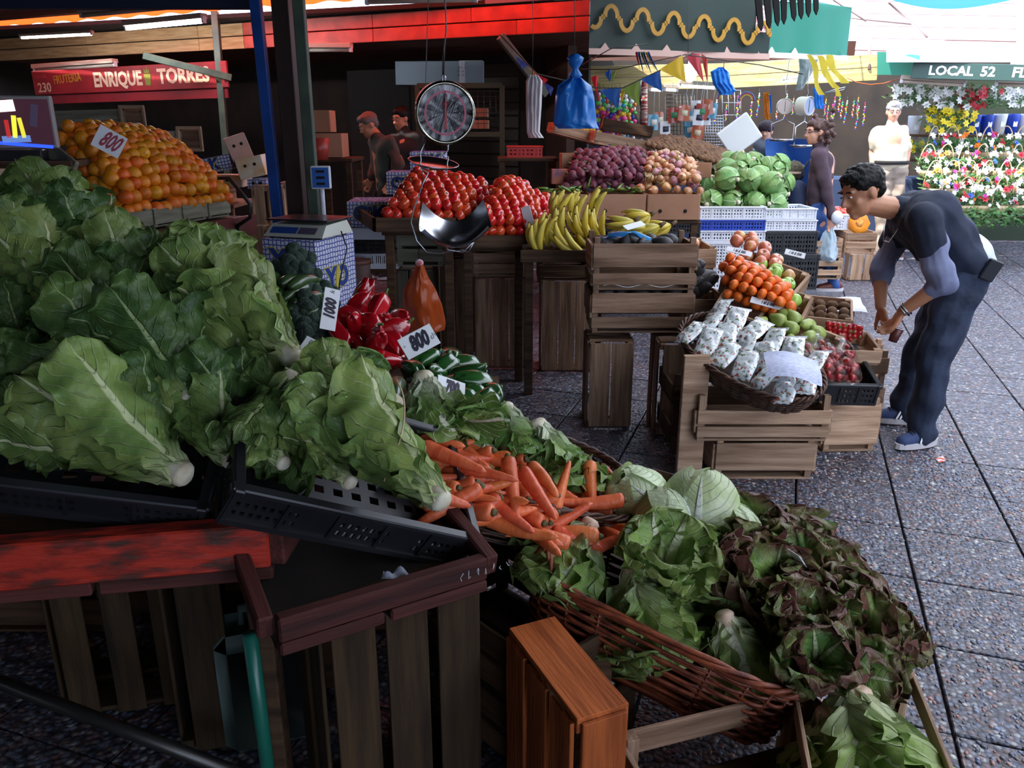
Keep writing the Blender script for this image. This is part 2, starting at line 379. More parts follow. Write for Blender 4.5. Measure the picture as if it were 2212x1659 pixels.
# fascia
mid = FA + FD * ((-2.95 - FA.x) / FD.x)
fas = O('fascia_beam', None, None, Matrix.Identity(4), label='pale pine fascia of two long boards under the roof at upper left, above the red shop sign', cat='beam')
fas2 = O('fascia_beam', None, None, Matrix.Identity(4), label='bright red painted fascia of two boards above the back stall, right of the posts', cat='beam')
for z, h in ((.065, .125), (.2, .125)):
    cuts = [0, 2.2, (mid - FA).length * .86, (mid - FA).length]
    for c0, c1 in zip(cuts, cuts[1:]): bboard('board', FA + FD * c0 + V((0, 0, z)), FA + FD * (c1 - .006) + V((0, 0, z)), h, .03, M_['pine'], fas)
    l2 = (FB - mid).length; cuts = [0, l2 * (.18 if z < .1 else .2), l2 * .42, l2 * (.82 if z < .1 else .7), l2]
    for c0, c1 in zip(cuts, cuts[1:]): bboard('board', mid + FD * c0 + V((0, 0, z)), mid + FD * (c1 - .005) + V((0, 0, z)), h, .03, M_['red_board'], fas2)
bboard('rail', mid + V((0, -.02, .30)), FB + V((0, -.02, .30)), .04, .04, mat('grey_steel_rail', '6c6468', .4), fas2)
# red translucent roof sheets between the two roofs, the sky and the sun shine through
M_['red_sheet'] = thin('red_translucent_sheet', 'ff4416', .85, .35)
g = G()
def corr(u, v):
    a = FA.lerp(FB, u) + V((0, -.05, .40)); b = FA.lerp(FB, u) - FN * .75 + V((0, 0, .45)); p = a.lerp(b, v); p.z += .012 * math.sin(u * 9 / .076 * 2 * math.pi / 6); return p
g.grid(corr, 400, 2)
O('roof_sheet', g.mesh('roof_sheet', M_['red_sheet']), label='glowing red translucent corrugated roof strip above the red fascia, lit by sky', cat='roof')
# blue beam and lamp fittings at the upper left
bboard('trim_1', P(-60, -12, Y=5.2), P(545, -12, Y=5.2) , .16, .08, mat('navy_painted_beam', '1c2a44', .5), kind='structure')
def tubelamp(px0, py0, px1, py1, Y0, Y1, lab, on=0, tube=True, w=.05, grp=None):
    a, b = P(px0, py0, Y=Y0), P(px1, py1, Y=Y1); L = (b - a).length
    t = O('tube_lamp', None, None, FR(a, b - a), label=lab, cat='lamp')
    if grp: t['group'] = grp
    part('housing', G().box((L / 2, 0, w * .7), (L, w * 1.5, w * .8), b=.005).mesh('housing', mat('lamp_housing', 'b8a898', .5), False), t)
    part('tube', G().tube([(0.02, 0, 0), (L - .02, 0, 0)], w * .32, 10).mesh('tube', mat('lamp_tube_on', 'f4f6ff', .4, emit=on) if on else mat('lamp_tube_off', 'c8b8a8', .3)), t)
    for x in (0.01, L - .01): part('end_cap', G().box((x, 0, .01), (.025, w * .7, w)).mesh('end_cap', M_['white_plastic'], False), t)
    return t
tubelamp(272, 61, 442, 45, 8.6, 8.1, 'lit fluorescent tube under the roof above the pine fascia', on=130, w=.06)
tubelamp(175, 34, 430, 10, 6.6, 6.3, 'dark unlit tube lamp fitting on the ceiling at upper left', w=.05)
tubelamp(45, 82, 200, 74, 9.4, 8.9, 'thin lit tube lamp before the top of the pine fascia', on=90, w=.035)
tubelamp(75, 152, 250, 140, 10.4, 9.8, 'unlit lamp tube above the left end of the red fruit stall sign', w=.06)
tubelamp(665, 108, 760, 108, 8.9, 8.8, 'unlit lamp tube under the ceiling right of the green post', w=.06)
tubelamp(790, 3, 1030, -2, 7.0, 6.9, 'pale lamp fitting at the top edge above the hanging scale', w=.07)

# ================================================================= POSTS
def post(name, x0, x1, Y, w, d, m, lab, col=None):
    a = P(x0, 0, Y=Y); b = P(x1, 470, Y=Y); dn = (b - a); t = (0 - a.z) / dn.z; foot = a + dn * t; top = a + dn * ((2.7 - a.z) / dn.z)
    L = (top - foot).length
    return O(name, G().box((0, 0, L / 2), (w, d, L), b=.004).mesh(name, m, False), None, FZ(foot, top - foot), label=lab, cat='post')
post('steel_post', 552, 601, 4.75, .058, .058, M_['blue_paint'], 'slender bright blue steel post, leftmost of the three posts together')
post('timber_post', 608, 645, 4.8, .095, .1, M_['brown_paint'], 'thick dark brown post between the blue post and the green post')
p3 = post('steel_post', 645, 681, 4.7, .06, .06, M_['green_paint'], 'grey green steel post right of the dark brown post')
post('steel_post', 462, 500, 9.3, .07, .07, M_['green_paint'], 'thin grey green post behind the oranges under the red shop sign')
bboard('brace', P(308, 120, Y=8.9), P(500, 168, Y=9.25), .07, .05, M_['green_paint'], up=(0, 0, 1), label='sloping grey green steel brace crossing the red shop sign', cat='brace')
bboard('brace', P(1080, 78, Y=7.95), P(1180, 205, Y=8.2), .08, .05, M_['green_paint'], up=(0, 0, 1), label='sloping grey green brace at the right end of the dark ceiling', cat='brace')

# ================================================================= BACK OF THE HALL
M_['wall_dark'] = mat('dark_brown_wall_panel', '3c2c24', .8, c2='2a1f1a', scale=3)
Bk = FN * 3.3
wb = O('wall_back', G().box((1.7, 0, 1.4), (15.9, .08, 2.8)).mesh('wall_back', M_['wall_dark'], False), None, FR(FA + Bk + V((-2, 0, -2.35)), FD), kind='structure')
for k in range(14):     # roller shutter slats beside the doorway
    part('shutter_slat', G().box((8.15, -.06, .15 + k * .16), (1.15, .02, .145), b=.008).mesh('shutter_slat', mat('brown_shutter', '4a3a32', .6), False) if k == 0 else KIDS[wb.name][0].data, wb, Matrix.Translation((0, 0, k * .16)) if k else None)
wr = O('wall_right', G().box((0, 0, 1.35), (.1, 2.6, 2.7)).mesh('wall_right', mat('brown_tiled_wall', '6b4a3c', .6, c2='573a30', scale=2), False), None, T((.45, 10.9, 0), (0, 0, 10)), kind='structure')
O('wall_left', G().box((0, 4, 1.4), (.1, 25, 2.8)).mesh('wall_left', M_['wall_dark'], False), None, T((-11.2, 1, 0)), kind='structure')
O('wall_behind', G().box((-.6, 0, 1.6), (11, .1, 3.2)).mesh('wall_behind', M_['wall_dark'], False), None, T((-4.2, -4.2, 0)), kind='structure')
O('wall_lane_blocker', G().box((0, 0, 1.6), (.1, 10.5, 3.2)).mesh('wall_lane_blocker', M_['wall_dark'], False), None, T((6.6, 1, 0)), kind='structure')  # unseen wall, added to cut sky light from the lane side
O('door_1', G().box((0, 0, 1.05), (.86, .05, 2.1)).mesh('door_1', M_['dark'], False), None, FR(P(825, 330, Y=10.2) * 1, FD) @ T((0, -.0, -1.15)), kind='structure')
# shop sign
def sign_board(name, a, b, h, m, lab, t=.03):
    a, b = V(a), V(b); o = O(name, G().box(((b - a).length / 2, 0, 0), ((b - a).length, t, h), b=.004).mesh(name, m, False), None, FR(a, b - a), label=lab, cat='sign'); return o
sa, sb = P(74, 180, Y=10.35), P(492, 160, Y=9.25); sl = (sb - sa).length
M_['sign_red'] = mat('red_sign_paint', '9c1f28', .5, c2='7c1a22', scale=3)
sg = sign_board('shop_sign', sa, sb, .27, M_['sign_red'], 'long red painted fruit stall sign with cream lettering above the dark shop at left')
lower = part('lower_board', G().box((sl / 2, .02, -.19), (sl * .97, .02, .1)).mesh('lower_board', M_['sign_red'], False), sg)
def put(s, size, x, z, m, sx=1, rot=0, sh=0, bold=0, y=-.018, par=sg, nm='lettering'):
    part(nm, text(s, size, m, sx=sx, bold=bold, shear=sh), par, T((x, y, z), (90, 0, 0)) @ T((0, 0, 0), (0, 0, rot)))
M_['cream'] = mat('cream_sign_paint', 'd8c0a4', .5); M_['goldtext'] = mat('yellow_sign_paint', 'b8882c', .5)
def sx_(px): return (px - 74) / 418 * sl
put('230', .15, sx_(100), -.06, M_['cream'], bold=.003)
put('LOCAL', .06, sx_(96), .07, mat('faded_red_paint', 'b84848', .5))
put('FRUTERIA', .13, sx_(156), .03, M_['goldtext'], rot=3, sx=.8, bold=.002)
put('ENRIQUE', .215, sx_(268), -.005, M_['cream'], bold=.008, sx=.83)
put('TORRES', .215, sx_(406), .0, M_['cream'], bold=.008, sx=.95)
pg = G(); pg.prism([(-.05, .04), (.05, .04), (.035, -.08), (-.035, -.08)], .004); pg.prism([(-.035, .05), (-.045, .1), (-.01, .07), (.005, .12), (.015, .07), (.04, .1), (.035, .05)], .004)
part('painted_plant', pg.mesh('painted_plant', mat('olive_sign_paint', '78842e', .5), False), sg, T((sx_(333), -.018, 0), (90, 0, 0)))

# ================================================================= GREEN AWNINGS
M_['awning'] = mat('dark_green_canvas', '0e2c24', .55, c2='0a231d', scale=4, bump=.1, bs=6)
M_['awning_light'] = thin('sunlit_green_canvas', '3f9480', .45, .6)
def awning(xa, xb, Ya, Yb, zt, lab, nt, m, y0, y1, wav=True, trim='c9a69a'):
    a, b = P(xa, y0, Y=Ya), P(xb, y1, Y=Yb); L = (b - a).length; f = FR(a, b - a)
    aw = O('awning', None, None, f, label=lab, cat='awning')
    def val(u, v): return V((u * L, .012 * math.sin(u * 19) * (1 - v) + .02 * math.sin(u * 7), v * zt))
    part('valance', G().grid(val, 60, 6).mesh('valance', m), aw)
    part('awning_top', G().grid(lambda u, v: V((u * L, v * 1.4, zt + v * .35 + .03 * math.sin(v * 3) * math.sin(u * 11))), 30, 8).mesh('awning_top', m), aw)
    # pale hem with little peaks
    g = G(); n = nt; pts = [(0, -.045)]
    top = []
    for i in range(n):
        x0 = (i + .0) / n * L; w = L / n
        top += [(x0, .0), (x0 + w * .36, .0), (x0 + w * .5, .045), (x0 + w * .64, .0)]
    top.append((L, 0))
    for (p, q) in zip(top, top[1:]): g.add([(p[0], -.006, -.045), (q[0], -.006, -.045), (q[0], -.006, q[1]), (p[0], -.006, p[1]), (p[0], .004, -.045), (q[0], .004, -.045), (q[0], .004, q[1]), (p[0], .004, p[1])], [(0, 1, 2, 3), (5, 4, 7, 6), (3, 2, 6, 7), (0, 4, 5, 1)])
    part('hem', g.mesh('hem', mat('pale_hem', trim, .6), False), aw)
    return aw, L
aw1, L1 = awning(1272, 1662, 6.8, 7.15, .75, 'dark green awning with a golden wavy trim and pale scalloped hem', 6, M_['awning'], 104, 116)
def wave(t):       # ogee outline of the trim, t in periods
    f = t % 1; sg_ = 1 if f < .5 else -1; s = (f % .5) * 2
    if s < .12 or s > .88: return 0
    return sg_ * (.022 + .06 * math.sin((s - .12) / .76 * math.pi) ** .55)
pts = []
for i in range(421):
    t = i / 420 * 5.9 - .35; x = (i / 420) * L1 * .985
    pts.append(V((x, -.05, .20 + wave(t) - .09 * i / 420 + .03)))
g = G(); 
for i in range(len(pts) - 1):
    p, q = pts[i], pts[i + 1]; d = (q - p).normalized(); nrm = V((-d.z, 0, d.x)) * .017
    g.add([p - nrm, q - nrm, q + nrm, p + nrm, p - nrm + V((0, .012, 0)), q - nrm + V((0, .012, 0)), q + nrm + V((0, .012, 0)), p + nrm + V((0, .012, 0))], [(0, 1, 2, 3), (7, 6, 5, 4), (3, 2, 6, 7), (1, 0, 4, 5)])
part('wavy_trim', g.mesh('wavy_trim', M_['gold'], False), aw1)
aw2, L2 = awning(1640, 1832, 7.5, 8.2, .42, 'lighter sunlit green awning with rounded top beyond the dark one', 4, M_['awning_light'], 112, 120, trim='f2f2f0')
# near black fringe
fr = O('awning_fringe', None, None, Matrix.Identity(4), label='dark scalloped awning fringe hanging at the top edge of the view, nearest canopy', cat='awning')
a, b = P(1632, 4, Y=3.2), P(1800, -40, Y=3.5)
def tong():
    g = G(); L = .085; g.add([(-.02, 0, .1), (.02, 0, .1), (.018, 0, -.03), (.015, 0, -L), (0, 0, -L - .02), (-.015, 0, -L), (-.018, 0, -.03), (-.02, .004, .1), (.02, .004, .1), (.018, .004, -.03), (.015, .004, -L), (0, .004, -L - .02), (-.015, .004, -L), (-.018, .004, -.03)],
        [(0, 6, 5, 4, 3, 2, 1), (7, 8, 9, 10, 11, 12, 13)] + [(i, (i + 1) % 7, 7 + (i + 1) % 7, 7 + i) for i in range(7)]); return g.mesh('tongue', M_['dark'], False)
tg = tong()
f = FR(a, b - a)
for i in range(8): part('tongue', tg, fr, f @ T((.02 + i * .052, 0, 0), (0, rnd(-6, 6), 0)))
part('canopy_edge', G().box((.3, .3, .12), (.75, .6, .03)).mesh('canopy_edge', M_['awning'], False), fr, f)
# small pieces on the corner: white dotted flag and white hook trim
O('dotted_flag', G().grid(lambda u, v: V((u * .11, .01 * math.sin(u * 9), -v * .2)), 6, 6).mesh('dotted_flag', mat('red_dotted_cloth', 'f0e6ea', .7, c2='c02040', scale=90, lo=.42, hi=.46, detail=1)), None, FR(P(1636, 12, Y=7.1), (1, 0, 0)), label='small white flag with red dots hanging at the right corner of the dark green awning', cat='flag')

# ================================================================= FAR SIDE OF THE LANE
M_['yellow_wood'] = wood('yellowed_fascia_wood', 'd4c48c', 'b09a60', rv=.08)
M_['brown_wall'] = mat('brown_painted_wall', '5a3626', .7, c2='4a2c20', scale=2)
M_['siding'] = mat('pink_white_siding', 'c49c9e', .7)
def framed(name, a, b, **k): return
wf = O('wall_far', G().box((0, 0, 1.4), (14, .1, 2.8)).mesh('wall_far', M_['brown_wall'], False), None, T((7.5, 13.2, 0), (0, 0, -4)), kind='structure')
def fb(name, p0, p1, w, t, m, **k): return bboard(name, P(*p0[:2], Y=p0[2]), P(*p1[:2], Y=p1[2]), w, t, m, **k)
ff = O('stall_fascia', None, None, Matrix.Identity(4), label='yellowed wooden fascia of the trinket stall across the lane', cat='beam')
for k, dz in enumerate((0, .155)):
    for (p0, p1) in (((1240, 184, 11.2), (1560, 178, 11.0)), ((1562, 178, 11.0), (1895, 160, 10.6))):
        A, B = P(*p0[:2], Y=p0[2]) + V((0, 0, dz)), P(*p1[:2], Y=p1[2]) + V((0, 0, dz))
        bboard('board', A, B, .148, .03, M_['yellow_wood'], ff)
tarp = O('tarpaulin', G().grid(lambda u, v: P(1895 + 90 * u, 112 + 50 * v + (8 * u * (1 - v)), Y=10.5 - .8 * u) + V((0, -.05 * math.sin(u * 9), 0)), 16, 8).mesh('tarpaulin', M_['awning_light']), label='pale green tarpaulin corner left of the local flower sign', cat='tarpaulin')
gs = O('stall_sign', None, None, FR(P(1975, 152, Y=9.7), P(2290, 160, Y=9.2) - P(1975, 152, Y=9.7)), label='dark green stall sign with white capitals over the flower stall', cat='sign')
part('board', G().box((.9, 0, 0), (1.85, .04, .17), b=.004).mesh('board', mat('dark_green_sign', '2f4c48', .5), False), gs)
M_['white_letter'] = mat('white_letter_paint', 'f4f6f8', .5)
for s, x, sz in (('LOCAL', .37, .135), ('52', .74, .14), ('FLORES', 1.22, .14)): put(s, sz, x, .0, M_['white_letter'], bold=.004, y=-.022, par=gs, sx=1.05)
whiteaw = O('awning', G().grid(lambda u, v: P(1915 + 330 * u, 134 - 34 * v, Y=9.65 + .9 * v - .3 * u) + V((0, 0, .02 * math.sin(u * 8) * v)), 16, 6).mesh('awning', mat('white_awning_cloth', 'f8f8fa', .7)), label='white sunlit awning roof above the flower stall sign', cat='awning')
sd = O('wall_siding', None, None, Matrix.Identity(4), kind='structure')
A, B = P(1846, 118, Y=12.75), P(2330, 130, Y=12.35)
sdm = None
for k in range(12):
    o = bboard('siding_board', A + V((0, 0, k * .165 - .85)), B + V((0, 0, k * .165 - .85)), .158, .02, M_['siding'], sd)
bboard('trim_2', P(2207, 200, Y=12.3), P(2207, -120, Y=12.3), .16, .06, M_['white_letter'], up=(0, -1, 0), kind='structure')
# tarps over the lane, steel struts
M_['tarp_white'] = thin('white_tarpaulin', 'f2f6fb', .6, .7)
M_['tarp_blue'] = thin('blue_tarpaulin', '3f7fd0', .6, .5)
O('tarpaulin', G().grid(lambda u, v: V((.2 + 6.2 * u, -3.6 + 12.0 * v, 3.35 + .25 * math.sin(u * 3.1) - .2 * math.sin(v * 6) * u)), 20, 24).mesh('tarpaulin', M_['tarp_white']), label='white tarpaulin stretched high over the lane between the stalls', cat='tarpaulin')
O('tarpaulin', G().grid(lambda u, v: P(1900 + 320 * u, -30 + v * (22 + 34 * math.sin(u * 3.1) * (1 - u * .4)), Y=10.5) + V((0, -.3 * (1 - v), 0)), 24, 8).mesh('tarpaulin', M_['tarp_blue']), label='blue tarpaulin sagging at the upper right corner above the pink siding', cat='tarpaulin')
for k, (x0, y0, Y0, x1, y1, Y1, r) in enumerate(((1920, 5, 9.5, 2003, 80, 10.5, .012), (1800, 0, 10, 1870, 45, 11, .01), (1830, 38, 11, 1970, 52, 11, .01), (1878, 150, 10.6, 1878, 60, 10.8, .02))):
    O('strut', G().tube([P(x0, y0, Y=Y0), P(x1, y1, Y=Y1)], r, 8).mesh('strut', mat('grey_strut_steel', '9a8078', .5)), label=['long thin steel strut sloping down before the pink siding', 'short strut at the top above the light green awning', 'level strut above the far stall roof', 'upright strut behind the yellow fascia'][k], cat='strut')
# ================================================================= PRODUCE PATTERNS
def inst(sp, M, label=None, cat=None, group=None, parent=None, kind=None):
    o = O(sp['n'], sp.get('m'), parent, M, label, cat, group, kind)
    for k in sp.get('k', ()): inst(k, k['M'], k.get('l'), None, None, o)
    return o
def leafmat(name, g1, g2, pale, rib=.10, edge=None, e0=.55, tr=.22, vein=.45, basep=.25, rough=.42, scale=16, bump=.9):
    m = bpy.data.materials.new(name); m.use_nodes = True; t = m.node_tree; N = t.nodes; L = t.links; b = N['Principled BSDF']
    def nd(ty, **k):
        n = N.new(ty)
        for a, v in k.items(): setattr(n, a, v)
        return n
    def mth(op, a, b_=None, c=None, cl=False):
        n = nd('ShaderNodeMath', operation=op); n.use_clamp = cl
        for i, x in enumerate((a, b_, c)):
            if x is None: continue
            if isinstance(x, (int, float)): n.inputs[i].default_value = x
            else: L.new(x, n.inputs[i])
        return n.outputs[0]
    uv = nd('ShaderNodeUVMap'); sp = nd('ShaderNodeSeparateXYZ'); L.new(uv.outputs[0], sp.inputs[0])
    U, Vv = sp.outputs[0], sp.outputs[1]
    d = mth('ABSOLUTE', mth('MULTIPLY_ADD', U, 2, -1))
    tc = nd('ShaderNodeTexCoord'); nz = nd('ShaderNodeTexNoise'); nz.inputs['Scale'].default_value = scale; nz.inputs['Detail'].default_value = 4
    oi = nd('ShaderNodeObjectInfo'); ad = nd('ShaderNodeVectorMath', operation='ADD'); L.new(tc.outputs['Object'], ad.inputs[0]); mr = mth('MULTIPLY', oi.outputs['Random'], 9); L.new(mr, ad.inputs[1]); L.new(ad.outputs[0], nz.inputs['Vector'])
    def mix(f, a, c):
        n = nd('ShaderNodeMix', data_type='RGBA')
        if isinstance(f, (int, float)): n.inputs[0].default_value = f
        else: L.new(f, n.inputs[0])
        for i, x in ((6, a), (7, c)):
            if isinstance(x, tuple): n.inputs[i].default_value = x
            else: L.new(x, n.inputs[i])
        return n.outputs[2]
    def ss(x, lo, hi):
        n = nd('ShaderNodeMapRange', interpolation_type='SMOOTHSTEP'); L.new(x, n.inputs[0]); n.inputs[1].default_value = lo; n.inputs[2].default_value = hi; return n.outputs[0]
    nf = ss(nz.outputs[0], .3, .7)
    col = mix(nf, lin(g2), lin(g1))
    # side veins running out and up from the rib
    ph = mth('MULTIPLY_ADD', Vv, 11, mth('MULTIPLY', d, -3.2)); ph = mth('ADD', ph, mth('MULTIPLY', nz.outputs[0], 1.6))
    tri = mth('ABSOLUTE', mth('MULTIPLY_ADD', mth('FRACT', ph), 2, -1)); vm = ss(tri, .80, .98)
    ribw = mth('MULTIPLY_ADD', Vv, -rib * .85, rib); rm = mth('SUBTRACT', 1, ss(mth('DIVIDE', d, ribw), .6, 1.15))
    bm = mth('SUBTRACT', 1, ss(Vv, .0, basep)); 
    pm = mth('MAXIMUM', mth('MAXIMUM', mth('MULTIPLY', vm, vein), rm), mth('MULTIPLY', bm, .85))
    if edge:
        e = ss(mth('ADD', mth('MAXIMUM', mth('MULTIPLY', d, .9), mth('MULTIPLY', Vv, 1.0)), mth('MULTIPLY', nz.outputs[0], .35)), e0 + .1, e0 + .45)
        col = mix(e, col, lin(edge)); pm = mth('MULTIPLY', pm, mth('MULTIPLY_ADD', e, -.75, 1))
    col = mix(pm, col, lin(pale))
    hs = nd('ShaderNodeHueSaturation'); L.new(col, hs.inputs['Color']); L.new(mth('MULTIPLY_ADD', oi.outputs['Random'], .36, .80), hs.inputs['Value']); L.new(mth('MULTIPLY_ADD', mth('FRACT', mth('MULTIPLY', oi.outputs['Random'], 5.7)), .03, .487), hs.inputs['Hue'])
    L.new(hs.outputs[0], b.inputs['Base Color']); b.inputs['Roughness'].default_value = rough; b.inputs['Specular IOR Level'].default_value = .4
    n2 = nd('ShaderNodeTexNoise'); n2.inputs['Scale'].default_value = 70; n2.inputs['Detail'].default_value = 2; L.new(tc.outputs['Object'], n2.inputs['Vector'])
    h = mth('ADD', mth('MULTIPLY', vm, -.6), mth('MULTIPLY', n2.outputs[0], .9)); h = mth('ADD', h, mth('MULTIPLY', rm, 1.2))
    bp = nd('ShaderNodeBump'); bp.inputs['Strength'].default_value = bump; bp.inputs['Distance'].default_value = .004; L.new(h, bp.inputs['Height']); L.new(bp.outputs[0], b.inputs['Normal'])
    tl = nd('ShaderNodeBsdfTranslucent'); L.new(hs.outputs[0], tl.inputs[0]); mx = nd('ShaderNodeMixShader'); mx.inputs[0].default_value = tr
    L.new(b.outputs[0], mx.inputs[1]); L.new(tl.outputs[0], mx.inputs[2]); L.new(mx.outputs[0], N['Material Output'].inputs[0])
    return m
M_['romaine'] = leafmat('romaine_leaf', '96ab5c', '6b8845', 'd6dfa6', rib=.17, vein=.3, bump=.8)
M_['romaine_dark'] = leafmat('dark_romaine_leaf', '617f40', '41602f', 'a8bc7c', rib=.13, vein=.3)
M_['escarole'] = leafmat('pale_escarole_leaf', '8aa858', '5c8436', 'e8ead0', rib=.34, basep=.5, vein=.7)
M_['frill'] = leafmat('frilly_lettuce_leaf', 'a6bf6c', '789c4a', 'e6e6c4', rib=.26, basep=.45, vein=.6, edge='7a8a48', e0=.8)
M_['redleaf'] = leafmat('red_tipped_lettuce_leaf', '8cac58', '5a8438', 'd6dcae', rib=.14, basep=.25, edge='6b4038', e0=.74, vein=.4)
M_['cabbage'] = leafmat('cabbage_leaf', '8cae66', '65924a', 'cfe0b4', rib=.07, basep=.12, vein=.4, tr=.1)
M_['iceberg'] = leafmat('pale_iceberg_leaf', 'dfeac4', 'c4d89c', 'f4f6ea', rib=.14, basep=.4, vein=.6, tr=.2)
M_['stem'] = mat('pale_lettuce_stem', 'e2dcc4', .5, c2='c8b898', scale=30)
M_['stempink'] = mat('pinkish_cut_stem', 'e6cdb8', .5, c2='cfae92', scale=24)

def leaf(L, W, a0, a1, R0, R1, ruf=.01, rf=3, seed=0, nu=10, nv=14, base=.3, mx=.62, crum=.006, pw=1.5, jag=.05, frl=0, ff=6):
    rg = random.Random(seed); ph = rg.uniform(0, 6); ph2 = rg.uniform(0, 6); vs = []; uv = []; y = z = 0; C = []; SS = lambda j: 1 - max(0, 1 - j / nv) ** 1.6
    for j in range(nv + 1):
        s = SS(j); a = a0 + (a1 - a0) * s ** pw; C.append((y, z, a)); y += math.sin(a) * L * (SS(j + 1) - s); z += math.cos(a) * L * (SS(j + 1) - s)
    for j in range(nv + 1):
        s = SS(j); cy, cz, a = C[j]
        if s < mx: sh = base + (1 - base) * math.sin(s / mx * math.pi / 2) ** 1.3
        else: sh = .12 + .88 * math.sqrt(max(0, 1 - ((s - mx) / (1 - mx)) ** 2.2))
        w = W / 2 * sh; Rr = R0 + (R1 - R0) * s
        for i in range(nu + 1):
            u = i / nu * 2 - 1; ww = w * (1 + jag * noise.noise((s * 9, seed + (3.3 if u > 0 else 9.7), .5)) * 2 * abs(u)); th = u * ww / Rr
            x = Rr * math.sin(th); inn = Rr * (1 - math.cos(th))
            au = abs(u); sd = 1 if u > 0 else -1
            n = ruf * au ** 2.2 * math.sin(rf * s * 6.28 + (ph if u > 0 else ph2)) * min(1, s * 2.5) + ruf * .6 * au ** 3 * math.sin(rf * 2.3 * s * 6.28 + ph2)
            n += frl * au ** 4 * math.sin(ff * s * 6.28 + ph2 * sd) * min(1, s * 3) + frl * max(0, s - .85) * 6 * math.sin(u * 14 + ph) * (1 - au * .5)
            n += crum * noise.noise((x * 28 + seed, cz * 22 + cy * 22, seed * 1.7)) * 2 + crum * .8 * noise.noise((x * 60, cz * 55 + seed, cy * 50)) * min(1, s * 3)
            n += ruf * .8 * math.sin(u * rf * 2 + ph) * max(0, s - .75) * 4
            n -= inn
            lw = ruf * .5 * au * math.sin(rf * s * 8 + ph2) 
            vs.append(V((x, cy + n * math.cos(a) + lw * math.sin(a), cz - n * math.sin(a) + lw * math.cos(a)))); uv.append((i / nu, s))
    fs = []
    for j in range(nv):
        for i in range(nu):
            q = j * (nu + 1) + i; fs.append((q, q + 1, q + nu + 2, q + nu + 1))
    g = G(); g.add(vs, fs, None, uv); return g
def stemcone(r, h, m, name='stem'):
    return G().lathe([(r * .7, -h * .25), (r, -h * .1), (r * 1.02, 0), (r * .95, h * .5), (r * .7, h)], 10, None, lambda p, a, i: V((p.x * (1 + .1 * math.sin(a * 3)), p.y, p.z))).mesh(name, m)
def head(name, pools, n, m_stem, sr, sh, tilts, rr, seed=0, sq=1.0, sname='stem'):
    """pools: leaf meshes from the outside in; the leaves go round by the golden angle"""
    rg = random.Random(seed); kids = [dict(n=sname, m=m_stem, M=T((0, 0, 0)))]
    for i in range(n):
        f = i / max(1, n - 1); pool = pools[min(len(pools) - 1, int(f * len(pools)))]
        r = rr * (1 - f * .8); ang = i * 137.5 + rg.uniform(-15, 15); tl = lerp(tilts[0], tilts[1], f) + rg.uniform(-5, 5)
        sc = rg.uniform(.9, 1.08)
        M = T((0, 0, 0), (0, 0, ang)) @ T((0, r, .0), (-tl, rg.uniform(-6, 6), rg.uniform(-8, 8)), (sc, sc, sc * rg.uniform(.92, 1.05)))
        kids.append(dict(n='leaf', m=pool[rg.randrange(len(pool))], M=M))
    return dict(n=name, k=kids)
def LM(mm, nm='leaf', **k): return leaf(**k).mesh(nm, mm)
# romaine, long upright heads
ro_out = [LM(M_['romaine'], L=.31, W=.165 + .02 * (s % 2), a0=.18, a1=.30 + .14 * (s % 3), R0=.035, R1=.10, ruf=.013, rf=2.4 + s * .3, seed=s, nu=16, nv=32, base=.30, mx=.66, crum=.006, frl=.006, ff=7) for s in range(5)]
ro_in = [LM(M_['romaine'], L=.27, W=.12, a0=.08, a1=.12 + .1 * (s % 2), R0=.025, R1=.06, ruf=.009, rf=2.6 + s * .3, seed=20 + s, nu=8, nv=14, base=.35, mx=.7) for s in range(3)]
rd_out = [LM(M_['romaine_dark'], L=.30, W=.17, a0=.22, a1=.55 + .3 * (s % 3), R0=.035, R1=.12, ruf=.022, rf=2.2 + s * .4, seed=40 + s, nu=16, nv=30, base=.3, mx=.62, crum=.008, frl=.007, ff=6) for s in range(4)]
st_ro = stemcone(.022, .04, M_['stem'])
ROM = [head('romaine_lettuce', [ro_out, ro_out, ro_in], 11, st_ro, .02, .04, (4, 0), .014, s) for s in range(4)]
ROMD = [head('romaine_lettuce', [rd_out, rd_out, ro_in], 10, st_ro, .02, .04, (12, 2), .014, 10 + s) for s in range(4)]
# escarole heads, white butt upward
es = [LM(M_['escarole'], L=.20, W=.18, a0=.1, a1=.7 + .25 * (s % 3), R0=.05, R1=.2, ruf=.010, rf=2 + s * .3, seed=60 + s, nu=18, nv=34, base=.30, mx=.64, crum=.004, jag=.05, frl=.007, ff=6) for s in range(5)]
st_es = stemcone(.026, .05, M_['stem'])
ESC = [head('escarole', [es], 10, st_es, .03, .05, (14, 2), .018, 30 + s) for s in range(3)]
fr_ = [LM(M_['frill'], L=.24, W=.25, a0=.15, a1=.55 + .3 * (s % 3), R0=.07, R1=.32, ruf=.012, rf=2 + s * .3, seed=80 + s, nu=24, nv=40, base=.16, mx=.66, crum=.0035, jag=.05, frl=.012, ff=6.3) for s in range(5)]
st_fr = stemcone(.026, .05, M_['stempink'])
FRI = [head('frilly_lettuce', [fr_], 9, st_fr, .03, .05, (16, 0), .016, 50 + s) for s in range(3)]
rl = [LM(M_['redleaf'], L=.17, W=.21, a0=.15, a1=.6 + .35 * (s % 3), R0=.07, R1=.35, ruf=.016, rf=2.2 + s * .4, seed=100 + s, nu=24, nv=36, base=.18, mx=.64, crum=.004, jag=.06, frl=.014, ff=6) for s in range(6)]
st_rl = stemcone(.018, .03, M_['stem'])
RED = [head('red_leaf_lettuce', [rl], 10, st_rl, .03, .05, (20, -4), .014, 70 + s) for s in range(4)]
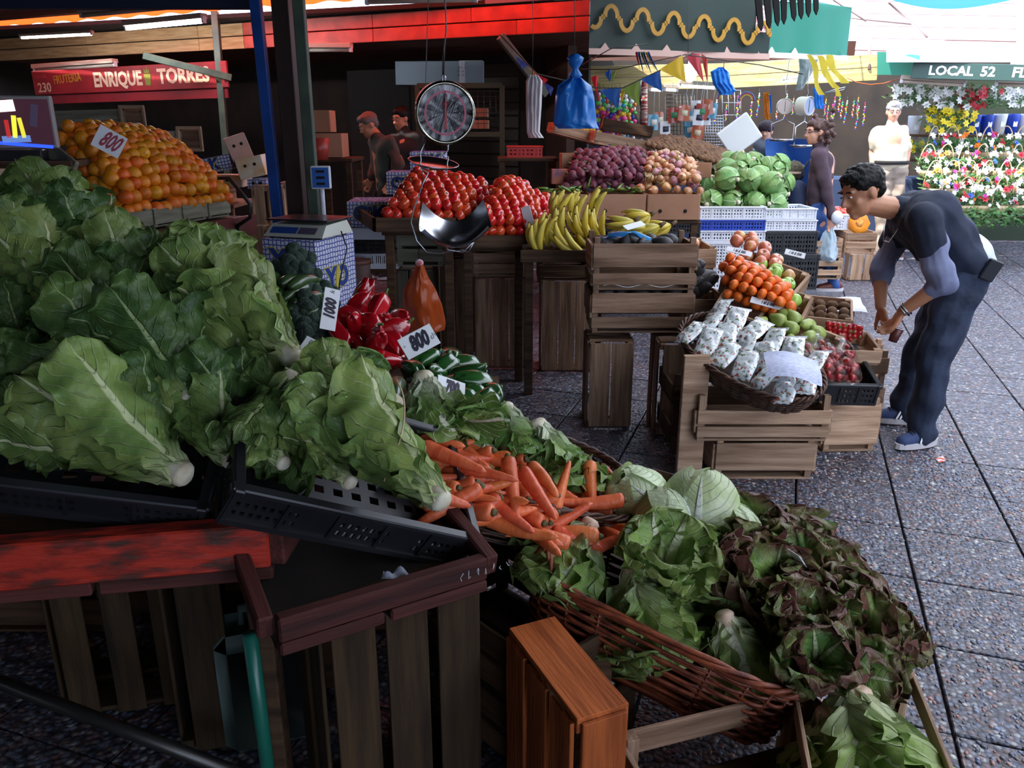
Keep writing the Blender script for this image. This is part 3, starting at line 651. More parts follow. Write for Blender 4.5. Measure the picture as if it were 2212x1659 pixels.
# cabbages
def ball_leaf(r, seed, mm, span=1.25):
    rg = random.Random(seed); ph = rg.uniform(0, 6)
    def f(u, v):
        a = (u - .5) * 2 * span * math.sin(min(1, v * 1.3 + .15) * math.pi / 2 + (.35 if v > .8 else 0) * (v - .8)); b = -1.2 + v * 2.5
        rr_ = r * (1 + .035 * math.sin(v * 9 + ph) * abs(u - .5) * 2 + .02 * noise.noise((u * 5, v * 5, seed)) + (.10 * max(0, v - .8) * 5 * (.5 + .5 * math.sin(u * 9 + ph))) + .08 * max(0, abs(u - .5) - .38) * 8)
        return V((rr_ * math.sin(a) * math.cos(b), -rr_ * math.cos(a) * math.cos(b), rr_ * math.sin(b)))
    return G().grid(f, 12, 12).mesh('leaf', mm)
def cab(name, r, mm, seed):
    core = G().ell((0, 0, 0), (r * .95, r * .95, r * .9), 16, 10); core.uv = [(.3, .6)] * len(core.uv)
    ks = [dict(n='leaf', m=ball_leaf(r * (1 + .03 * i), seed + i, mm), M=T((0, 0, 0), (rnd(-14, 14), rnd(-10, 10), i * 100 + rnd(-15, 15)))) for i in range(5)]
    ks.append(dict(n='stem', m=stemcone(r * .2, r * .4, M_['stem']), M=T((0, 0, -r * 1.08))))
    return dict(n=name, m=core.mesh(name, mm), k=ks)
CAB = [cab('cabbage', .085, M_['cabbage'], 200 + 10 * s) for s in range(3)]
ICE = [cab('iceberg_lettuce', .085, M_['iceberg'], 300 + 10 * s) for s in range(3)]
# carrots
M_['carrot'] = mat('carrot_skin', 'e8794a', .42, c2='d05c30', scale=14, stretch=(1, 1, 2), bump=.25, bs=50, rv=.10, rh=.008)
M_['carrot_top'] = mat('dark_carrot_crown', '4a4428', .7, c2='7c6a3a', scale=60)
def carrot(seed):
    rg = random.Random(seed); L = rg.uniform(.13, .19); r = rg.uniform(.015, .021); bend = rg.uniform(-.012, .012)
    pr = [(1e-4, 0), (r * .55, .001), (r * .93, .006), (r, .016)] + [(r * (1 - .62 * s ** 1.5) * (1 + rg.uniform(-.04, .04)), .016 + (L - .016) * s) for s in (.1, .2, .3, .4, .5, .6, .7, .8, .9)] + [(r * .24, L * .97), (1e-4, L)]
    me = G().lathe(pr, 12, None, lambda p, a, i: p + V((bend * math.sin(p.z / L * 3.1), 0, 0))).mesh('carrot', M_['carrot'])
    cr = G().lathe([(r * .5, .001), (r * .42, -.003), (r * .25, -.006 - rg.random() * .006), (1e-4, -.005)], 9).mesh('crown', M_['carrot_top'])
    return dict(n='carrot', m=me, k=[dict(n='crown', m=cr, M=Matrix.Identity(4))])
CAR = [carrot(s) for s in range(8)]
# round things
def rnd_spec(name, mm, r, prof=None, n=14, rib=0, k=0, kid=None, sq=.92, bumpy=0):
    if prof is None: prof = [(max(1e-4, r * math.sin(math.pi * i / 9)), -r * sq * math.cos(math.pi * i / 9)) for i in range(10)]
    f = (lambda p, a, i: V((p.x * (1 + rib * math.cos(k * a)), p.y * (1 + rib * math.cos(k * a)), p.z))) if rib else None
    d = dict(n=name, m=G().lathe(prof, n, None, f).mesh(name, mm)); 
    if kid: d['k'] = kid
    return d
def kid(n, me, M=None): return dict(n=n, m=me, M=M or Matrix.Identity(4))
def star(n, r, m, nm, z=0, th=.002):
    g = G(); vs = [(0, 0, z + th)]
    for i in range(2 * n): a = math.pi * i / n; q = r if i % 2 == 0 else r * .35; vs.append((q * math.cos(a), q * math.sin(a), z + (0 if i % 2 == 0 else th)))
    g.add(vs, [(0, 1 + i, 1 + (i + 1) % (2 * n)) for i in range(2 * n)]); return g.mesh(nm, m)
M_['orange'] = mat('orange_peel', 'ee9020', .38, c2='e07c10', scale=10, bump=.25, bs=320, rv=.14, rh=.022)
M_['scar'] = mat('green_stem_scar', '5c6430', .7)
ORA = [rnd_spec('orange', M_['orange'], .0375 * s, kid=[kid('stem_scar', star(5, .004, M_['scar'], 'stem_scar', .0348 * s))]) for s in (1, .94, 1.06)]
M_['tomato'] = mat('tomato_skin', 'd02818', .16, c2='e0482a', scale=6, rv=.14, coat=.5, rh=.008)
M_['calyx'] = mat('green_calyx', '4a6e28', .6)
def tprof(r): return [(1e-4, -r * .80), (r * .45, -r * .78), (r * .8, -r * .55), (r, -.05 * r), (r * .93, r * .42), (r * .62, r * .74), (r * .3, r * .78), (r * .12, r * .70), (1e-4, r * .68)]
TOM = [rnd_spec('tomato', M_['tomato'], .036, tprof(.035 * s), 14, .025, 5, [kid('calyx', star(5, .012, M_['calyx'], 'calyx', .0255 * s))]) for s in (1, .93, 1.07)]
M_['beet'] = mat('beetroot_skin', '7a3444', .6, c2='56283a', scale=20, bump=.3, bs=60, rv=.2)
M_['beetstalk'] = mat('beet_stalk', '6a5a38', .6)
def bprof(r): return [(1e-4, -r * 1.5), (r * .08, -r * 1.3), (r * .4, -r * .85), (r * .85, -r * .45), (r, 0), (r * .9, r * .45), (r * .5, r * .8), (r * .22, r * .92), (1e-4, r * .95)]
BEE = [rnd_spec('beetroot', M_['beet'], .04, bprof(.04 * s), 12, .02, 4, [kid('stalk', G().tube([(0, 0, .034), (.004, 0, .055), (.010, .004, .07)], [.008, .006, .003], 6).mesh('stalk', M_['beetstalk']))]) for s in (1, .9)]
M_['onion'] = mat('onion_skin', 'd2a272', .3, c2='a8683c', scale=9, stretch=(3, 3, .6), rv=.2, coat=.3, rh=.01)
M_['onion_red'] = mat('purple_onion_skin', 'b07a80', .3, c2='8c4c56', scale=9, stretch=(3, 3, .6), rv=.2, coat=.3)
def oprof(r): return [(1e-4, -r * .92), (r * .2, -r * .9), (r * .75, -r * .62), (r, 0), (r * .85, r * .5), (r * .45, r * .85), (r * .16, r * 1.12), (r * .09, r * 1.5), (1e-4, r * 1.55)]
roots = G(); [roots.tube([(0, 0, -.034), (math.cos(a) * .006, math.sin(a) * .006, -.045)], .0008, 4) for a in range(0, 6)]
ONI = [rnd_spec('onion', mm, .04, oprof(.038 * s), 12, 0, 0, [kid('roots', roots.mesh('roots', M_['stempink']))]) for s, mm in ((1, M_['onion']), (.85, M_['onion']), (1.1, M_['onion']), (.9, M_['onion_red']))]
M_['kiwi'] = mat('kiwi_skin', '7a5a3c', .85, c2='5e422c', scale=30, bump=.3, bs=300, rv=.2)
KIW = [rnd_spec('kiwi', M_['kiwi'], .028, [(max(1e-4, .027 * math.sin(math.pi * i / 7)), -.034 * math.cos(math.pi * i / 7)) for i in range(8)], 9)]
M_['mandarin'] = mat('mandarin_peel', 'f47a28', .35, c2='e8641c', scale=8, bump=.2, bs=300, rv=.08)
MAN = [rnd_spec('mandarin', M_['mandarin'], .027, None, 12, .01, 5, [kid('stem_scar', star(5, .003, M_['scar'], 'stem_scar', .0205, .0015))], sq=.78)]
def aprof(r): return [(r * .12, -r * .72), (r * .45, -r * .82), (r * .82, -r * .55), (r, .05 * r), (r * .93, r * .5), (r * .62, r * .8), (r * .3, r * .78), (r * .08, r * .6), (1e-4, r * .56)]
stalk = G().tube([(0, 0, .018), (.001, 0, .03), (.003, 0, .04)], .0013, 5).mesh('stalk', M_['beetstalk'])
M_['apple_g'] = mat('green_apple_skin', 'a8cc5a', .3, c2='8cba48', scale=8, rv=.1, coat=.3)
M_['apple_r'] = mat('red_apple_skin', 'e09070', .3, c2='c8b468', scale=12, stretch=(1, 1, .5), rv=.12, coat=.3, c3='d87858')
APG = [rnd_spec('green_apple', M_['apple_g'], .036, aprof(.036), 14, 0, 0, [kid('stalk', stalk)])]
APR = [rnd_spec('red_apple', M_['apple_r'], .036, aprof(.035), 14, 0, 0, [kid('stalk', stalk)])]
M_['pear'] = mat('green_pear_skin', 'a3b260', .4, c2='8a9a4a', scale=30, rv=.1)
PEA = [rnd_spec('pear', M_['pear'], .034, [(1e-4, -.034), (.018, -.033), (.031, -.02), (.034, 0), (.029, .018), (.020, .034), (.015, .046), (.009, .053), (1e-4, .054)], 12, 0, 0, [kid('stalk', stalk, T((0, 0, .02)))])]
M_['avocado'] = mat('black_avocado_skin', '2c2a2c', .45, c2='3c3836', scale=60, bump=.4, bs=200)
AVO = [rnd_spec('avocado', M_['avocado'], .034, [(1e-4, -.042), (.022, -.038), (.034, -.016), (.035, .004), (.028, .03), (.017, .052), (.008, .062), (1e-4, .064)], 14, 0, 0, [kid('stalk', stalk, T((0, 0, .028)))])]
M_['lemon'] = mat('lemon_peel', 'eac030', .4, bump=.2, bs=200); LEM = [rnd_spec('lemon', M_['lemon'], .03, [(1e-4, -.042), (.007, -.038), (.02, -.028), (.028, 0), (.02, .028), (.007, .038), (1e-4, .042)], 10)]
# peppers
def pepper(name, mm, seed):
    rg = random.Random(seed); r = rg.uniform(.032, .038); L = rg.uniform(.09, .13); ph = rg.uniform(0, 6); kk = rg.choice((3, 4)); bx = rg.uniform(-.012, .012)
    pr = [(1e-4, -.004), (r * .3, -.007), (r * .55, .004), (r * .85, .012), (r, .03), (r * 1.0, L * .45), (r * .88, L * .65), (r * .72, L * .82), (r * .5, L * .95), (r * .22, L * .97), (1e-4, L * .93)]
    def f(p, a, i):
        k = 1 + .13 * math.cos(kk * a + ph) * min(1, i / 3) + .03 * math.cos(5 * a + p.z * 40); q = V((p.x * k + bx * math.sin(p.z / L * 3), p.y * k * .9, p.z + (.01 * math.cos(kk * a + ph) if i > 7 else 0))); return q
    me = G().lathe(pr, 20, None, f).mesh(name, mm)
    stm = G().tube([(0, 0, .0), (.001, 0, -.012), (.006, 0, -.028)], [.006, .004, .005], 7).lathe([(.013, -.003), (.009, -.008), (1e-4, -.008)], 9).mesh('stem', M_['calyx'])
    return dict(n=name, m=me, k=[kid('stem', stm)])
M_['pep_red'] = mat('red_pepper_skin', 'c01420', .18, c2='9c0e1c', scale=5, coat=.6, rv=.12)
M_['pep_green'] = mat('green_pepper_skin', '1f4a22', .18, c2='2c5c26', scale=5, coat=.6, rv=.2)
PR = [pepper('red_pepper', M_['pep_red'], s) for s in range(5)]; PG = [pepper('green_pepper', M_['pep_green'], 10 + s) for s in range(4)]
# courgettes, bananas
M_['zuc'] = mat('dark_courgette_skin', '24381f', .3, c2='3a5428', scale=18, stretch=(3, 3, .3), coat=.2, rv=.15)
def zuc(seed):
    rg = random.Random(seed); L = .2; bx = rg.uniform(-.02, .02); pts = [V((bx * math.sin(i / 9 * 3.1), 0, L * i / 9)) for i in range(10)]
    me = G().tube(pts, [.011, .0175, .02, .021, .022, .023, .024, .024, .021, .012], 12).mesh('courgette', M_['zuc'])
    return dict(n='courgette', m=me, k=[kid('stem', G().tube([(0, 0, -.018), (0, 0, .003)], [.008, .010], 6).mesh('stem', M_['calyx']))])
ZUC = [zuc(s) for s in range(3)]
M_['banana'] = mat('banana_peel', 'e2c84a', .42, c2='c2b24a', scale=7, rv=.08, bump=.05); M_['btip'] = mat('brown_banana_tip', '5a4426', .8)
def bananas(n, seed, name='banana_bunch', spread=16, L=.19):
    rg = random.Random(seed); kids = [kid('stalk', G().tube([(0, 0, .0), (0, .005, .02), (0, .015, .045)], [.017, .013, .011], 7).mesh('stalk', M_['btip']))]
    for i in range(n):
        pts = []; a = -.1; y = z = 0; L_ = L * rg.uniform(.9, 1.05)
        for j in range(10): s = j / 9; pts.append(V((0, y, z))); a = -.2 + 1.35 * s; y -= math.sin(a) * L_ / 9 * -1; z -= math.cos(a) * L_ / 9
        b = G().tube(pts, [.0075, .010, .0155, .018, .0185, .0185, .018, .0155, .010, .005], 6).mesh('banana', M_['banana'])
        tip = G().tube([pts[-1], pts[-1] + (pts[-1] - pts[-2]) * .35], [.0055, .004], 6).mesh('tip', M_['btip'])
        k = kid('banana', b, T((0, 0, 0), (rg.uniform(-6, 6) - (i % 2) * 10, (i - (n - 1) / 2) * -spread * .9, (i - (n - 1) / 2) * 7), 1)); k['k'] = [kid('tip', tip)]; kids.append(k)
    return dict(n=name, k=kids)
BAN = [bananas(n, s) for n, s in ((5, 1), (6, 2), (4, 3))]

def place(specs, pts, label, cat, group=None, up=(0, 0, 1), tilt=25, rots=None, free=False, sc=(.96, 1.04)):
    out = []
    for i, p in enumerate(pts):
        sp = specs[random.randrange(len(specs))]
        if free: M = Matrix.Translation(p) @ Euler((rnd(0, 6.3), rnd(0, 6.3), rnd(0, 6.3))).to_matrix().to_4x4()
        else: M = FZ(p, V(up) + V((rnd(-1, 1), rnd(-1, 1), 0)) * math.tan(R(tilt)), V((math.cos(i), math.sin(i), 0)))
        s = rnd(*sc); out.append(inst(sp, M @ Matrix.Diagonal((s, s, s, 1)), label, cat, group))
    return out
def heap(q, r, pack=.93, jit=.15, bulge=0, layers=1, lift=None, mask=None, trim=None):
    """places on a sloping, bulging bed, closely packed like heaped fruit"""
    q = [V(p) for p in q]; n = (q[1] - q[0]).cross(q[3] - q[0]).normalized()
    if n.z < 0: n = -n
    lu = ((q[1] - q[0]).length + (q[2] - q[3]).length) / 2; lv = ((q[3] - q[0]).length + (q[2] - q[1]).length) / 2; d = 2 * r * pack
    out = []
    for l in range(layers):
        nv = max(1, int(lv / (d * .87))); nu = max(1, int(lu / d))
        for j in range(nv + 1 - l):
            for i in range(nu + 1 - (j % 2) - l):
                u = (i + .5 * (j % 2) + .5 * l) / nu; v = (j + .5 * l) / nv
                if mask and not mask(u, v): continue
                p = ip(q, u, v) + n * (bulge * math.sin(min(1, max(0, u)) * math.pi) ** .6 * math.sin(min(1, max(0, v)) * math.pi) ** .6 + l * r * 1.5)
                p += V((rnd(-1, 1), rnd(-1, 1), rnd(-1, 1))) * r * jit; out.append(p)
    if trim and len(out) > trim: out = sorted(out, key=lambda p: p.y)[:trim]
    return out
ORD = ['first', 'second', 'third', 'fourth', 'fifth', 'sixth', 'seventh', 'eighth', 'ninth', 'tenth', 'eleventh', 'twelfth']
# ================================================================= CRATES AND BASKETS
_bm = {}
def slat_me(L, w, t, m, nm='slat'):
    key = (round(L, 3), round(w, 3), round(t, 3), m.name, nm)
    if key not in _bm: _bm[key] = G().box((0, 0, 0), (L, t, w), b=min(.0015, t * .2)).mesh(nm, m, False)
    return _bm[key]
def crate(M, L, W, H, m, lab, sides=((.25, .09), (.75, .09)), ends=((.25, .09), (.75, .09)), bottom=4, bw=.9, t=.009, post=.028, name='wooden_crate', group=None, tb=None, skip=(), m_end=None):
    """open wooden crate, x long, y wide, z up, origin at the middle of its bottom; slat places are shares of the height"""
    o = O(name, None, None, M, label=lab, cat='crate', group=group); me = m_end or m
    for sx in (-1, 1):
        for sy in (-1, 1):
            part('corner_post', slat_me(H, post, post, m, 'corner_post'), o, T((sx * (L / 2 - post / 2), sy * (W / 2 - post / 2), H / 2), (0, 90, 0)))
    for k, sy in enumerate((-1, 1)):
        if ('side', sy) in skip: continue
        for (z, h) in sides: part('slat', slat_me(L + .01, h, t, m), o, T((0, sy * (W / 2 + t / 2), z * H), (0, 0, rnd(-.3, .3))) )
    for sx in (-1, 1):
        if ('end', sx) in skip: continue
        for (z, h) in ends: part('end_board', slat_me(W, h, t * 1.4, me, 'end_board'), o, T((sx * (L / 2 + t * .7), 0, z * H), (0, 0, 90)))
    bwid = W / bottom * bw
    for i in range(bottom): part('bottom_slat', slat_me(L, bwid, t, m, 'bottom_slat'), o, T((0, -W / 2 + W * (i + .5) / bottom, -t / 2), (90, 0, 0)))
    return o
def perf(g, M, w, h, t, nx, ny, hole):
    cw, ch = w / nx, h / ny
    for i in range(nx):
        for j in range(ny):
            x0, x1, z0, z1 = -w / 2 + i * cw, -w / 2 + (i + 1) * cw, j * ch, (j + 1) * ch
            if not hole(i, j): g.add([(x0, -t / 2, z0), (x1, -t / 2, z0), (x1, -t / 2, z1), (x0, -t / 2, z1), (x0, t / 2, z0), (x1, t / 2, z0), (x1, t / 2, z1), (x0, t / 2, z1)], [(0, 1, 2, 3), (5, 4, 7, 6)], M)
            else: g.add([(x0, -t / 2, z0), (x1, -t / 2, z0), (x1, -t / 2, z1), (x0, -t / 2, z1), (x0, t / 2, z0), (x1, t / 2, z0), (x1, t / 2, z1), (x0, t / 2, z1)], [(0, 4, 5, 1), (1, 5, 6, 2), (2, 6, 7, 3), (3, 7, 4, 0)], M)
def pcrate(M, L, W, H, m, lab, nx=40, ny=9, hole=None, group=None, ribs=6, name='plastic_crate', open_top=0):
    """moulded plastic crate with pierced sides, ribs and a thick rim"""
    if hole is None: hole = lambda i, j: i % 2 == 1 and j % 2 == 1 and j < ny - 1
    o = O(name, None, None, M, label=lab, cat='crate', group=group); t = .006
    for nm, w, mm in (('long_side', L, T((0, -W / 2, 0))), ('long_side', L, T((0, W / 2, 0))), ('short_side', W, T((-L / 2, 0, 0), (0, 0, 90))), ('short_side', W, T((L / 2, 0, 0), (0, 0, 90)))):
        g = G(); n2 = max(4, int(nx * w / L)); perf(g, None, w, H * .86, t, n2, ny, hole)
        nr = max(2, int(ribs * w / L))
        for i in range(nr + 1): 
            x = -w / 2 + w * i / nr; g.box((x, 0, H * .43), (.008, .016, H * .86))
        part(nm, g.mesh(nm, m, False), o, mm)
    g = G()
    for sy in (-1, 1): g.box((0, sy * W / 2, H * .93), (L + .03, .022, H * .14), b=.003); g.box((0, sy * W / 2, .006), (L + .01, .018, .014))
    for sx in (-1, 1): g.box((sx * L / 2, 0, H * .93), (.022, W + .03, H * .14), b=.003); g.box((sx * L / 2, 0, .006), (.018, W + .01, .014))
    part('rim', g.mesh('rim', m, False), o)
    g = G(); perf(g, T((0, 0, .004), (90, 0, 0)) @ T((0, 0, -W / 2)), L, W, .004, 24, 16, lambda i, j: i % 2 and j % 2); part('base', g.mesh('base', m, False), o)
    return o
def oval(a, b, t, p=2.6):
    c, s = math.cos(t), math.sin(t); return V((a * (abs(c) ** (2 / p)) * (1 if c >= 0 else -1), b * (abs(s) ** (2 / p)) * (1 if s >= 0 else -1), 0))
def basket(M, a, b, H, m, lab, rows=12, stakes=44, flare=1.18, r=.0042, sag=0, handle=False, p=3.0, rim_r=.006, name='wicker_basket', dbl=1, m2=None):
    """woven basket: bent rods in and out of upright stakes and a twisted rim; a, b half length and width of the base"""
    o = O(name, None, None, M, label=lab, cat='basket')
    def pt(t, z): k = 1 + (flare - 1) * z / H; q = oval(a * k, b * k, t, p); q.z = z + sag * (q.x / a) ** 2 * (z / H); return q
    def nrm(t, z): q = pt(t + .01, z) - pt(t - .01, z); return V((q.y, -q.x, 0)).normalized()
    N = stakes * 4
    for k in range(rows):
        z = H * (k + .5) / rows; pts = []
        for i in range(N):
            t = 2 * math.pi * i / N; pts.append(pt(t, z) + nrm(t, z) * (r * 1.15 * math.sin(stakes * t / 2 + k * math.pi)) + V((0, 0, .0015 * noise.noise((t * 3, k, 0)))))
        part('woven_rod', G().tube(pts, r * rnd(.85, 1.1), 6, closed=True).mesh('woven_rod', m), o)
    g = G()
    for i in range(stakes): t = 2 * math.pi * (i) / stakes; g.tube([pt(t, 0), pt(t, H * .5), pt(t, H)], r * .9, 5)
    part('stakes', g.mesh('stakes', m), o)
    for s in range(3):
        pts = []
        for i in range(N * 2):
            t = 2 * math.pi * i / (N * 2); w = stakes * .35 * t + s * 2.094; pts.append(pt(t, H) + nrm(t, H) * rim_r * math.cos(w) + V((0, 0, rim_r * math.sin(w) + rim_r)))
        part('rim_rod', G().tube(pts, rim_r * .85, 6, closed=True).mesh('rim_rod', m2 or m), o)
    part('base', G().grid(lambda u, v: oval(a * v, b * v, u * 2 * math.pi, p) + V((0, 0, .002)), 40, 4).mesh('base', m), o)
    if handle:
        t0, t1 = handle; pts = []
        for i in range(25):
            f = i / 24; t = lerp(t0, t1, f); q = pt(t, H); q.z += .07 * math.sin(f * math.pi); pts.append(q)
        for s in range(2):
            pp = [q + V((0, .005 * math.cos(i * .8 + s * math.pi), .005 * math.sin(i * .8 + s * math.pi))) for i, q in enumerate(pts)]
            part('handle_rod', G().tube(pp, .005, 6).mesh('handle_rod', m), o)
    return o
def card_sign(c, face, up, w, h, txt, lab, m_ink=None, size=None, extra=None, sx=.75, sh=.25, bold=.0035, name='price_card'):
    """price card with hand-written figures; face is where it looks, up its upper edge"""
    face = V(face).normalized(); up = V(up); up = (up - face * up.dot(face)).normalized(); x = up.cross(face)
    m = Matrix((x, up, face)).transposed().to_4x4(); m.translation = V(c)
    o = O(name, G().box((0, 0, 0), (w, h, .0025), b=.0006).mesh(name, M_['paper'], False), None, m, label=lab, cat='sign')
    part('figures', text(txt, size or h * .8, m_ink or M_['ink'], shear=sh, sx=sx, bold=bold, ext=.0003), o, T((0, 0, .0019)))
    for (s, x_, y_, z_, rt) in (extra or ()): part('small_writing', text(s, z_, m_ink or M_['ink'], shear=.2, ext=.0003), o, T((x_ * w, y_ * h, .0019), (0, 0, rt)))
    return o
def toward(c, k=0.0): return (V((0, 0, HC)) - V(c)).normalized()
# ================================================================= FRONT COUNTERS
# red beam counter at the left
a, b = P(-120, 1226, Y=1.29), P(583, 1168, Y=1.42)
ct = O('red_counter', None, None, Matrix.Identity(4), label='dark table edged with a worn bright red painted beam at lower left', cat='table')
def brd(name, a, b, w, t, m, par, up=(0, 0, 1)): return bboard(name, a, b, w, t, m, par, up)
brd('front_beam', a, b, .095, .05, M_['red_paint'], ct)
lo = V((0, 0.008, -.062)); mm_ = a.lerp(b, .42)
brd('lower_board', a + lo, mm_ + lo, .028, .06, M_['table_red'], ct); brd('lower_board', mm_ + lo + (b - a).normalized() * .012, b + lo, .028, .06, M_['table_red'], ct)
bk = V((-.1, .85, .0))
brd('side_beam', b + V((.012, -.01, -.01)), b + V((.05, .8, -.01)), .08, .035, M_['table_red'], ct)
g = G(); g.add([a + V((0, .03, -.045)), b + V((0, .03, -.045)), b + V((-.0, .8, -.045)), a + V((0, .9, -.045)), a + V((0, .03, -.06)), b + V((0, .03, -.06)), b + V((0, .8, -.06)), a + V((0, .9, -.06))], [(0, 1, 2, 3), (7, 6, 5, 4), (0, 4, 5, 1), (2, 6, 7, 3), (1, 5, 6, 2)])
part('table_top', g.mesh('table_top', M_['table_red'], False), ct)
for p in (b + V((-.06, .08, 0)), b + V((-.02, .75, 0))): part('leg', G().box((0, 0, p.z / 2 - .03), (.05, .05, p.z - .06), b=.004).mesh('leg', M_['crate_dark'], False), ct, T((p.x, p.y, 0)))
# dark red counter in the middle
a2, b2 = P(598, 1358, Y=1.235), P(1046, 1222, Y=1.46)
c2t = O('dark_red_counter', None, None, Matrix.Identity(4), label='dark red painted wooden stand with a raised rim, chalk marks at its right end', cat='table')
brd('front_beam', a2, b2, .05, .03, M_['table_red'], c2t)
dl = (b2 - a2).normalized(); bn = V((-dl.y, dl.x, 0)).normalized()
lo = V((0, 0, -.041)) + bn * .006
brd('lower_board', a2 + lo, a2.lerp(b2, .47) + lo, .026, .04, M_['table_red'], c2t); brd('lower_board', a2.lerp(b2, .5) + lo, b2 + lo, .026, .04, M_['table_red'], c2t)
brd('side_beam', a2 + V((-.02, .0, -.0)) , a2 + bn * .5 + V((-.0, 0, .12)), .05, .03, M_['table_red'], c2t)
brd('side_beam', b2 + V((.015, .0, -.0)) , b2 + bn * .5 + V((.0, 0, .12)), .05, .03, M_['table_red'], c2t)
g = G(); q = [a2 + bn * .02, b2 + bn * .02, b2 + bn * .5 + V((0, 0, .12)), a2 + bn * .5 + V((0, 0, .12))]; g.add([p + V((0, 0, -.05)) for p in q] + [p + V((0, 0, -.06)) for p in q], [(0, 1, 2, 3), (7, 6, 5, 4), (0, 4, 5, 1)])
part('table_top', g.mesh('table_top', mat('near_black_wood', '241c18', .8, c2='17110e', scale=8), False), c2t)  # nearly black mottled wood, darker than the boards round it
f2 = FR(a2, b2 - a2); g = G(); rg = random.Random(4)
for k in range(7):
    x = .37 + k * .018; g.tube([V((x + rg.uniform(-.004, .004), -.0155, rg.uniform(-.012, .012))) for _ in range(4)], .0006, 4)
part('chalk_marks', g.mesh('chalk_marks', M_['paper']), c2t, f2)
O('plastic_scrap', G().grid(lambda u, v: V((.05 * u, .03 * v, .012 * math.sin(u * 7) * math.sin(v * 5) + .01)), 10, 8).mesh('plastic_scrap', thin('clear_scrap', 'c8d0e0', .4, .2, .5)), None, T(a2.lerp(b2, .5) + bn * .03 + V((0, 0, .01))), label='crumpled clear plastic scrap on the dark red stand', cat='plastic')

# black lettuce crates
def slope_frame(pr, pl, nz=(0, -.466, 1)):
    return FR(pr, V(pl) - V(pr), nz)
N1 = V((0, -.466, 1)); O1 = V((0, 1.42, .86))
def p1(px, py, up=0): return PL(px, py, O1, N1) + V((0, 0, up))
def blackcrate(pxl, pyl, pxr, pyr, L, W, H, lab, yl, yr):
    r_, l_ = P(pxr, pyr, Y=yr), P(pxl, pyl, Y=yl); x = (r_ - l_).normalized(); f = FR(r_ - x * L, x, N1)
    hole = (lambda i, j: i % 2 == 1 and j in (2, 4) and (i // 8) % 3 != 2)
    return pcrate(f @ T((L / 2, W / 2, -H)), L, W, H, M_['black_plastic'], lab, nx=64, ny=7, hole=hole, ribs=5)
blackcrate(-100, 1026, 438, 1090, .62, .34, .085, 'black perforated plastic crate under the leftmost front romaine lettuce', 1.33, 1.41)
blackcrate(515, 1048, 1033, 1160, .52, .32, .10, 'black perforated plastic crate on the dark red stand under a big romaine lettuce', 1.31, 1.53)
# boards that carry the lettuce bank
bank = O('display_board', None, None, Matrix.Identity(4), label='sloping dark boards carrying the bank of romaine lettuces', cat='board')
for k in range(9):
    y = 1.50 + k * .15; z = .86 + (y - 1.42) * .466 - .15; w = .145
    bboard('board', (-2.0, y, z), (-.5 - .14 * k, y, z), .14, .02, M_['crate_dark'], bank, up=(0, .466, 0.0) and (0, 1, .466))
for (x, y) in ((-1.2, 2.5), (-.85, 2.3), (-.5, 1.9)):
    z = .86 + (y - 1.42) * .466 - .15; part('leg', G().box((0, 0, z / 2), (.05, .05, z), b=.003).mesh('leg', M_['crate_dark'], False), bank, T((x, y, 0)))

def lay(sp, base, tip, label, cat='lettuce', group=None, roll=None, sc=1.0, flat=1.0, ref=.30):
    """lays a head down: butt at base, leaf tips towards tip"""
    base, tip = V(base), V(tip); d = tip - base
    M = FZ(base, d, (1, 0, 0)) @ T((0, 0, 0), (0, 0, rnd(0, 360) if roll is None else roll)); s = sc
    return inst(sp, M @ Matrix.Diagonal((s, s, s, 1)), label, cat, group)
# filler heads deep in the bank, then the heads on top
gl = 'romaine lettuces heaped on the sloping bank'; rg = random.Random(11)
rows = [(1005, 20, 900, 120, .02), (930, -20, 800, 115, .03), (860, -40, 640, 110, .03), (790, -40, 590, 105, .03), (725, -40, 520, 100, .02), (660, -30, 190, 95, .03), (600, -10, 170, 85, .03), (545, 20, 120, 75, .0)]
k = 0
for ri, (py, x0, x1, dx, up) in enumerate(rows):
    x = x0; ci = 0
    while x <= x1:
        px_ = x + rg.uniform(-18, 18); py_ = py + rg.uniform(-16, 16) + (x - 300) * .06
        base = p1(px_, py_, up + rg.uniform(-.02, .03)); 
        d = V((rg.uniform(-.8, -.15), rg.uniform(.3, .8), rg.uniform(.15, .5)))
        lay((ROMD if rg.random() < .55 else ROM)[k % 4], base, base + d, '%s small romaine from the left in the %s row up the sloping bank' % (ORD[ci], ORD[ri]), group=gl, sc=rg.uniform(.66, .8)); k += 1; ci += 1; x += dx
# named heads
def L1(sp, b_, t_, ub, ut, lab, sc=1, roll=None): return lay(sp, p1(*b_, ub), p1(*t_, ut), lab, sc=sc, roll=roll)
L1(ROM[0], (402, 1078), (130, 955), .05, .10, 'large romaine lettuce lying in the leftmost black crate, butt to the right', 1.12)
L1(ROM[1], (955, 1135), (745, 945), .05, .07, 'large pale romaine lettuce with a rubber band, lying in the right black crate', 1.0)
L1(ROM[2], (640, 872), (460, 720), .10, .16, 'bright romaine lettuce pointing at the white card, highest right of the bank', 1.05)
L1(ROM[3], (560, 770), (440, 640), .07, .12, 'upright pale romaine lettuce at the right shoulder of the bank', .95)
L1(ROM[1], (300, 680), (215, 560), .04, .08, 'romaine lettuce with a long rubber band in the middle of the bank', .85)
L1(ROM[2], (520, 790), (360, 640), .09, .17, 'leafy romaine lettuce left of the bright one near the card', .92)
L1(ROM[0], (170, 760), (20, 600), .09, .17, 'romaine lettuce leaning left at the left edge of the bank', .9)
L1(ROM[3], (150, 540), (95, 420), .04, .09, 'topmost romaine lettuce with broad leaves before the oranges', .85)
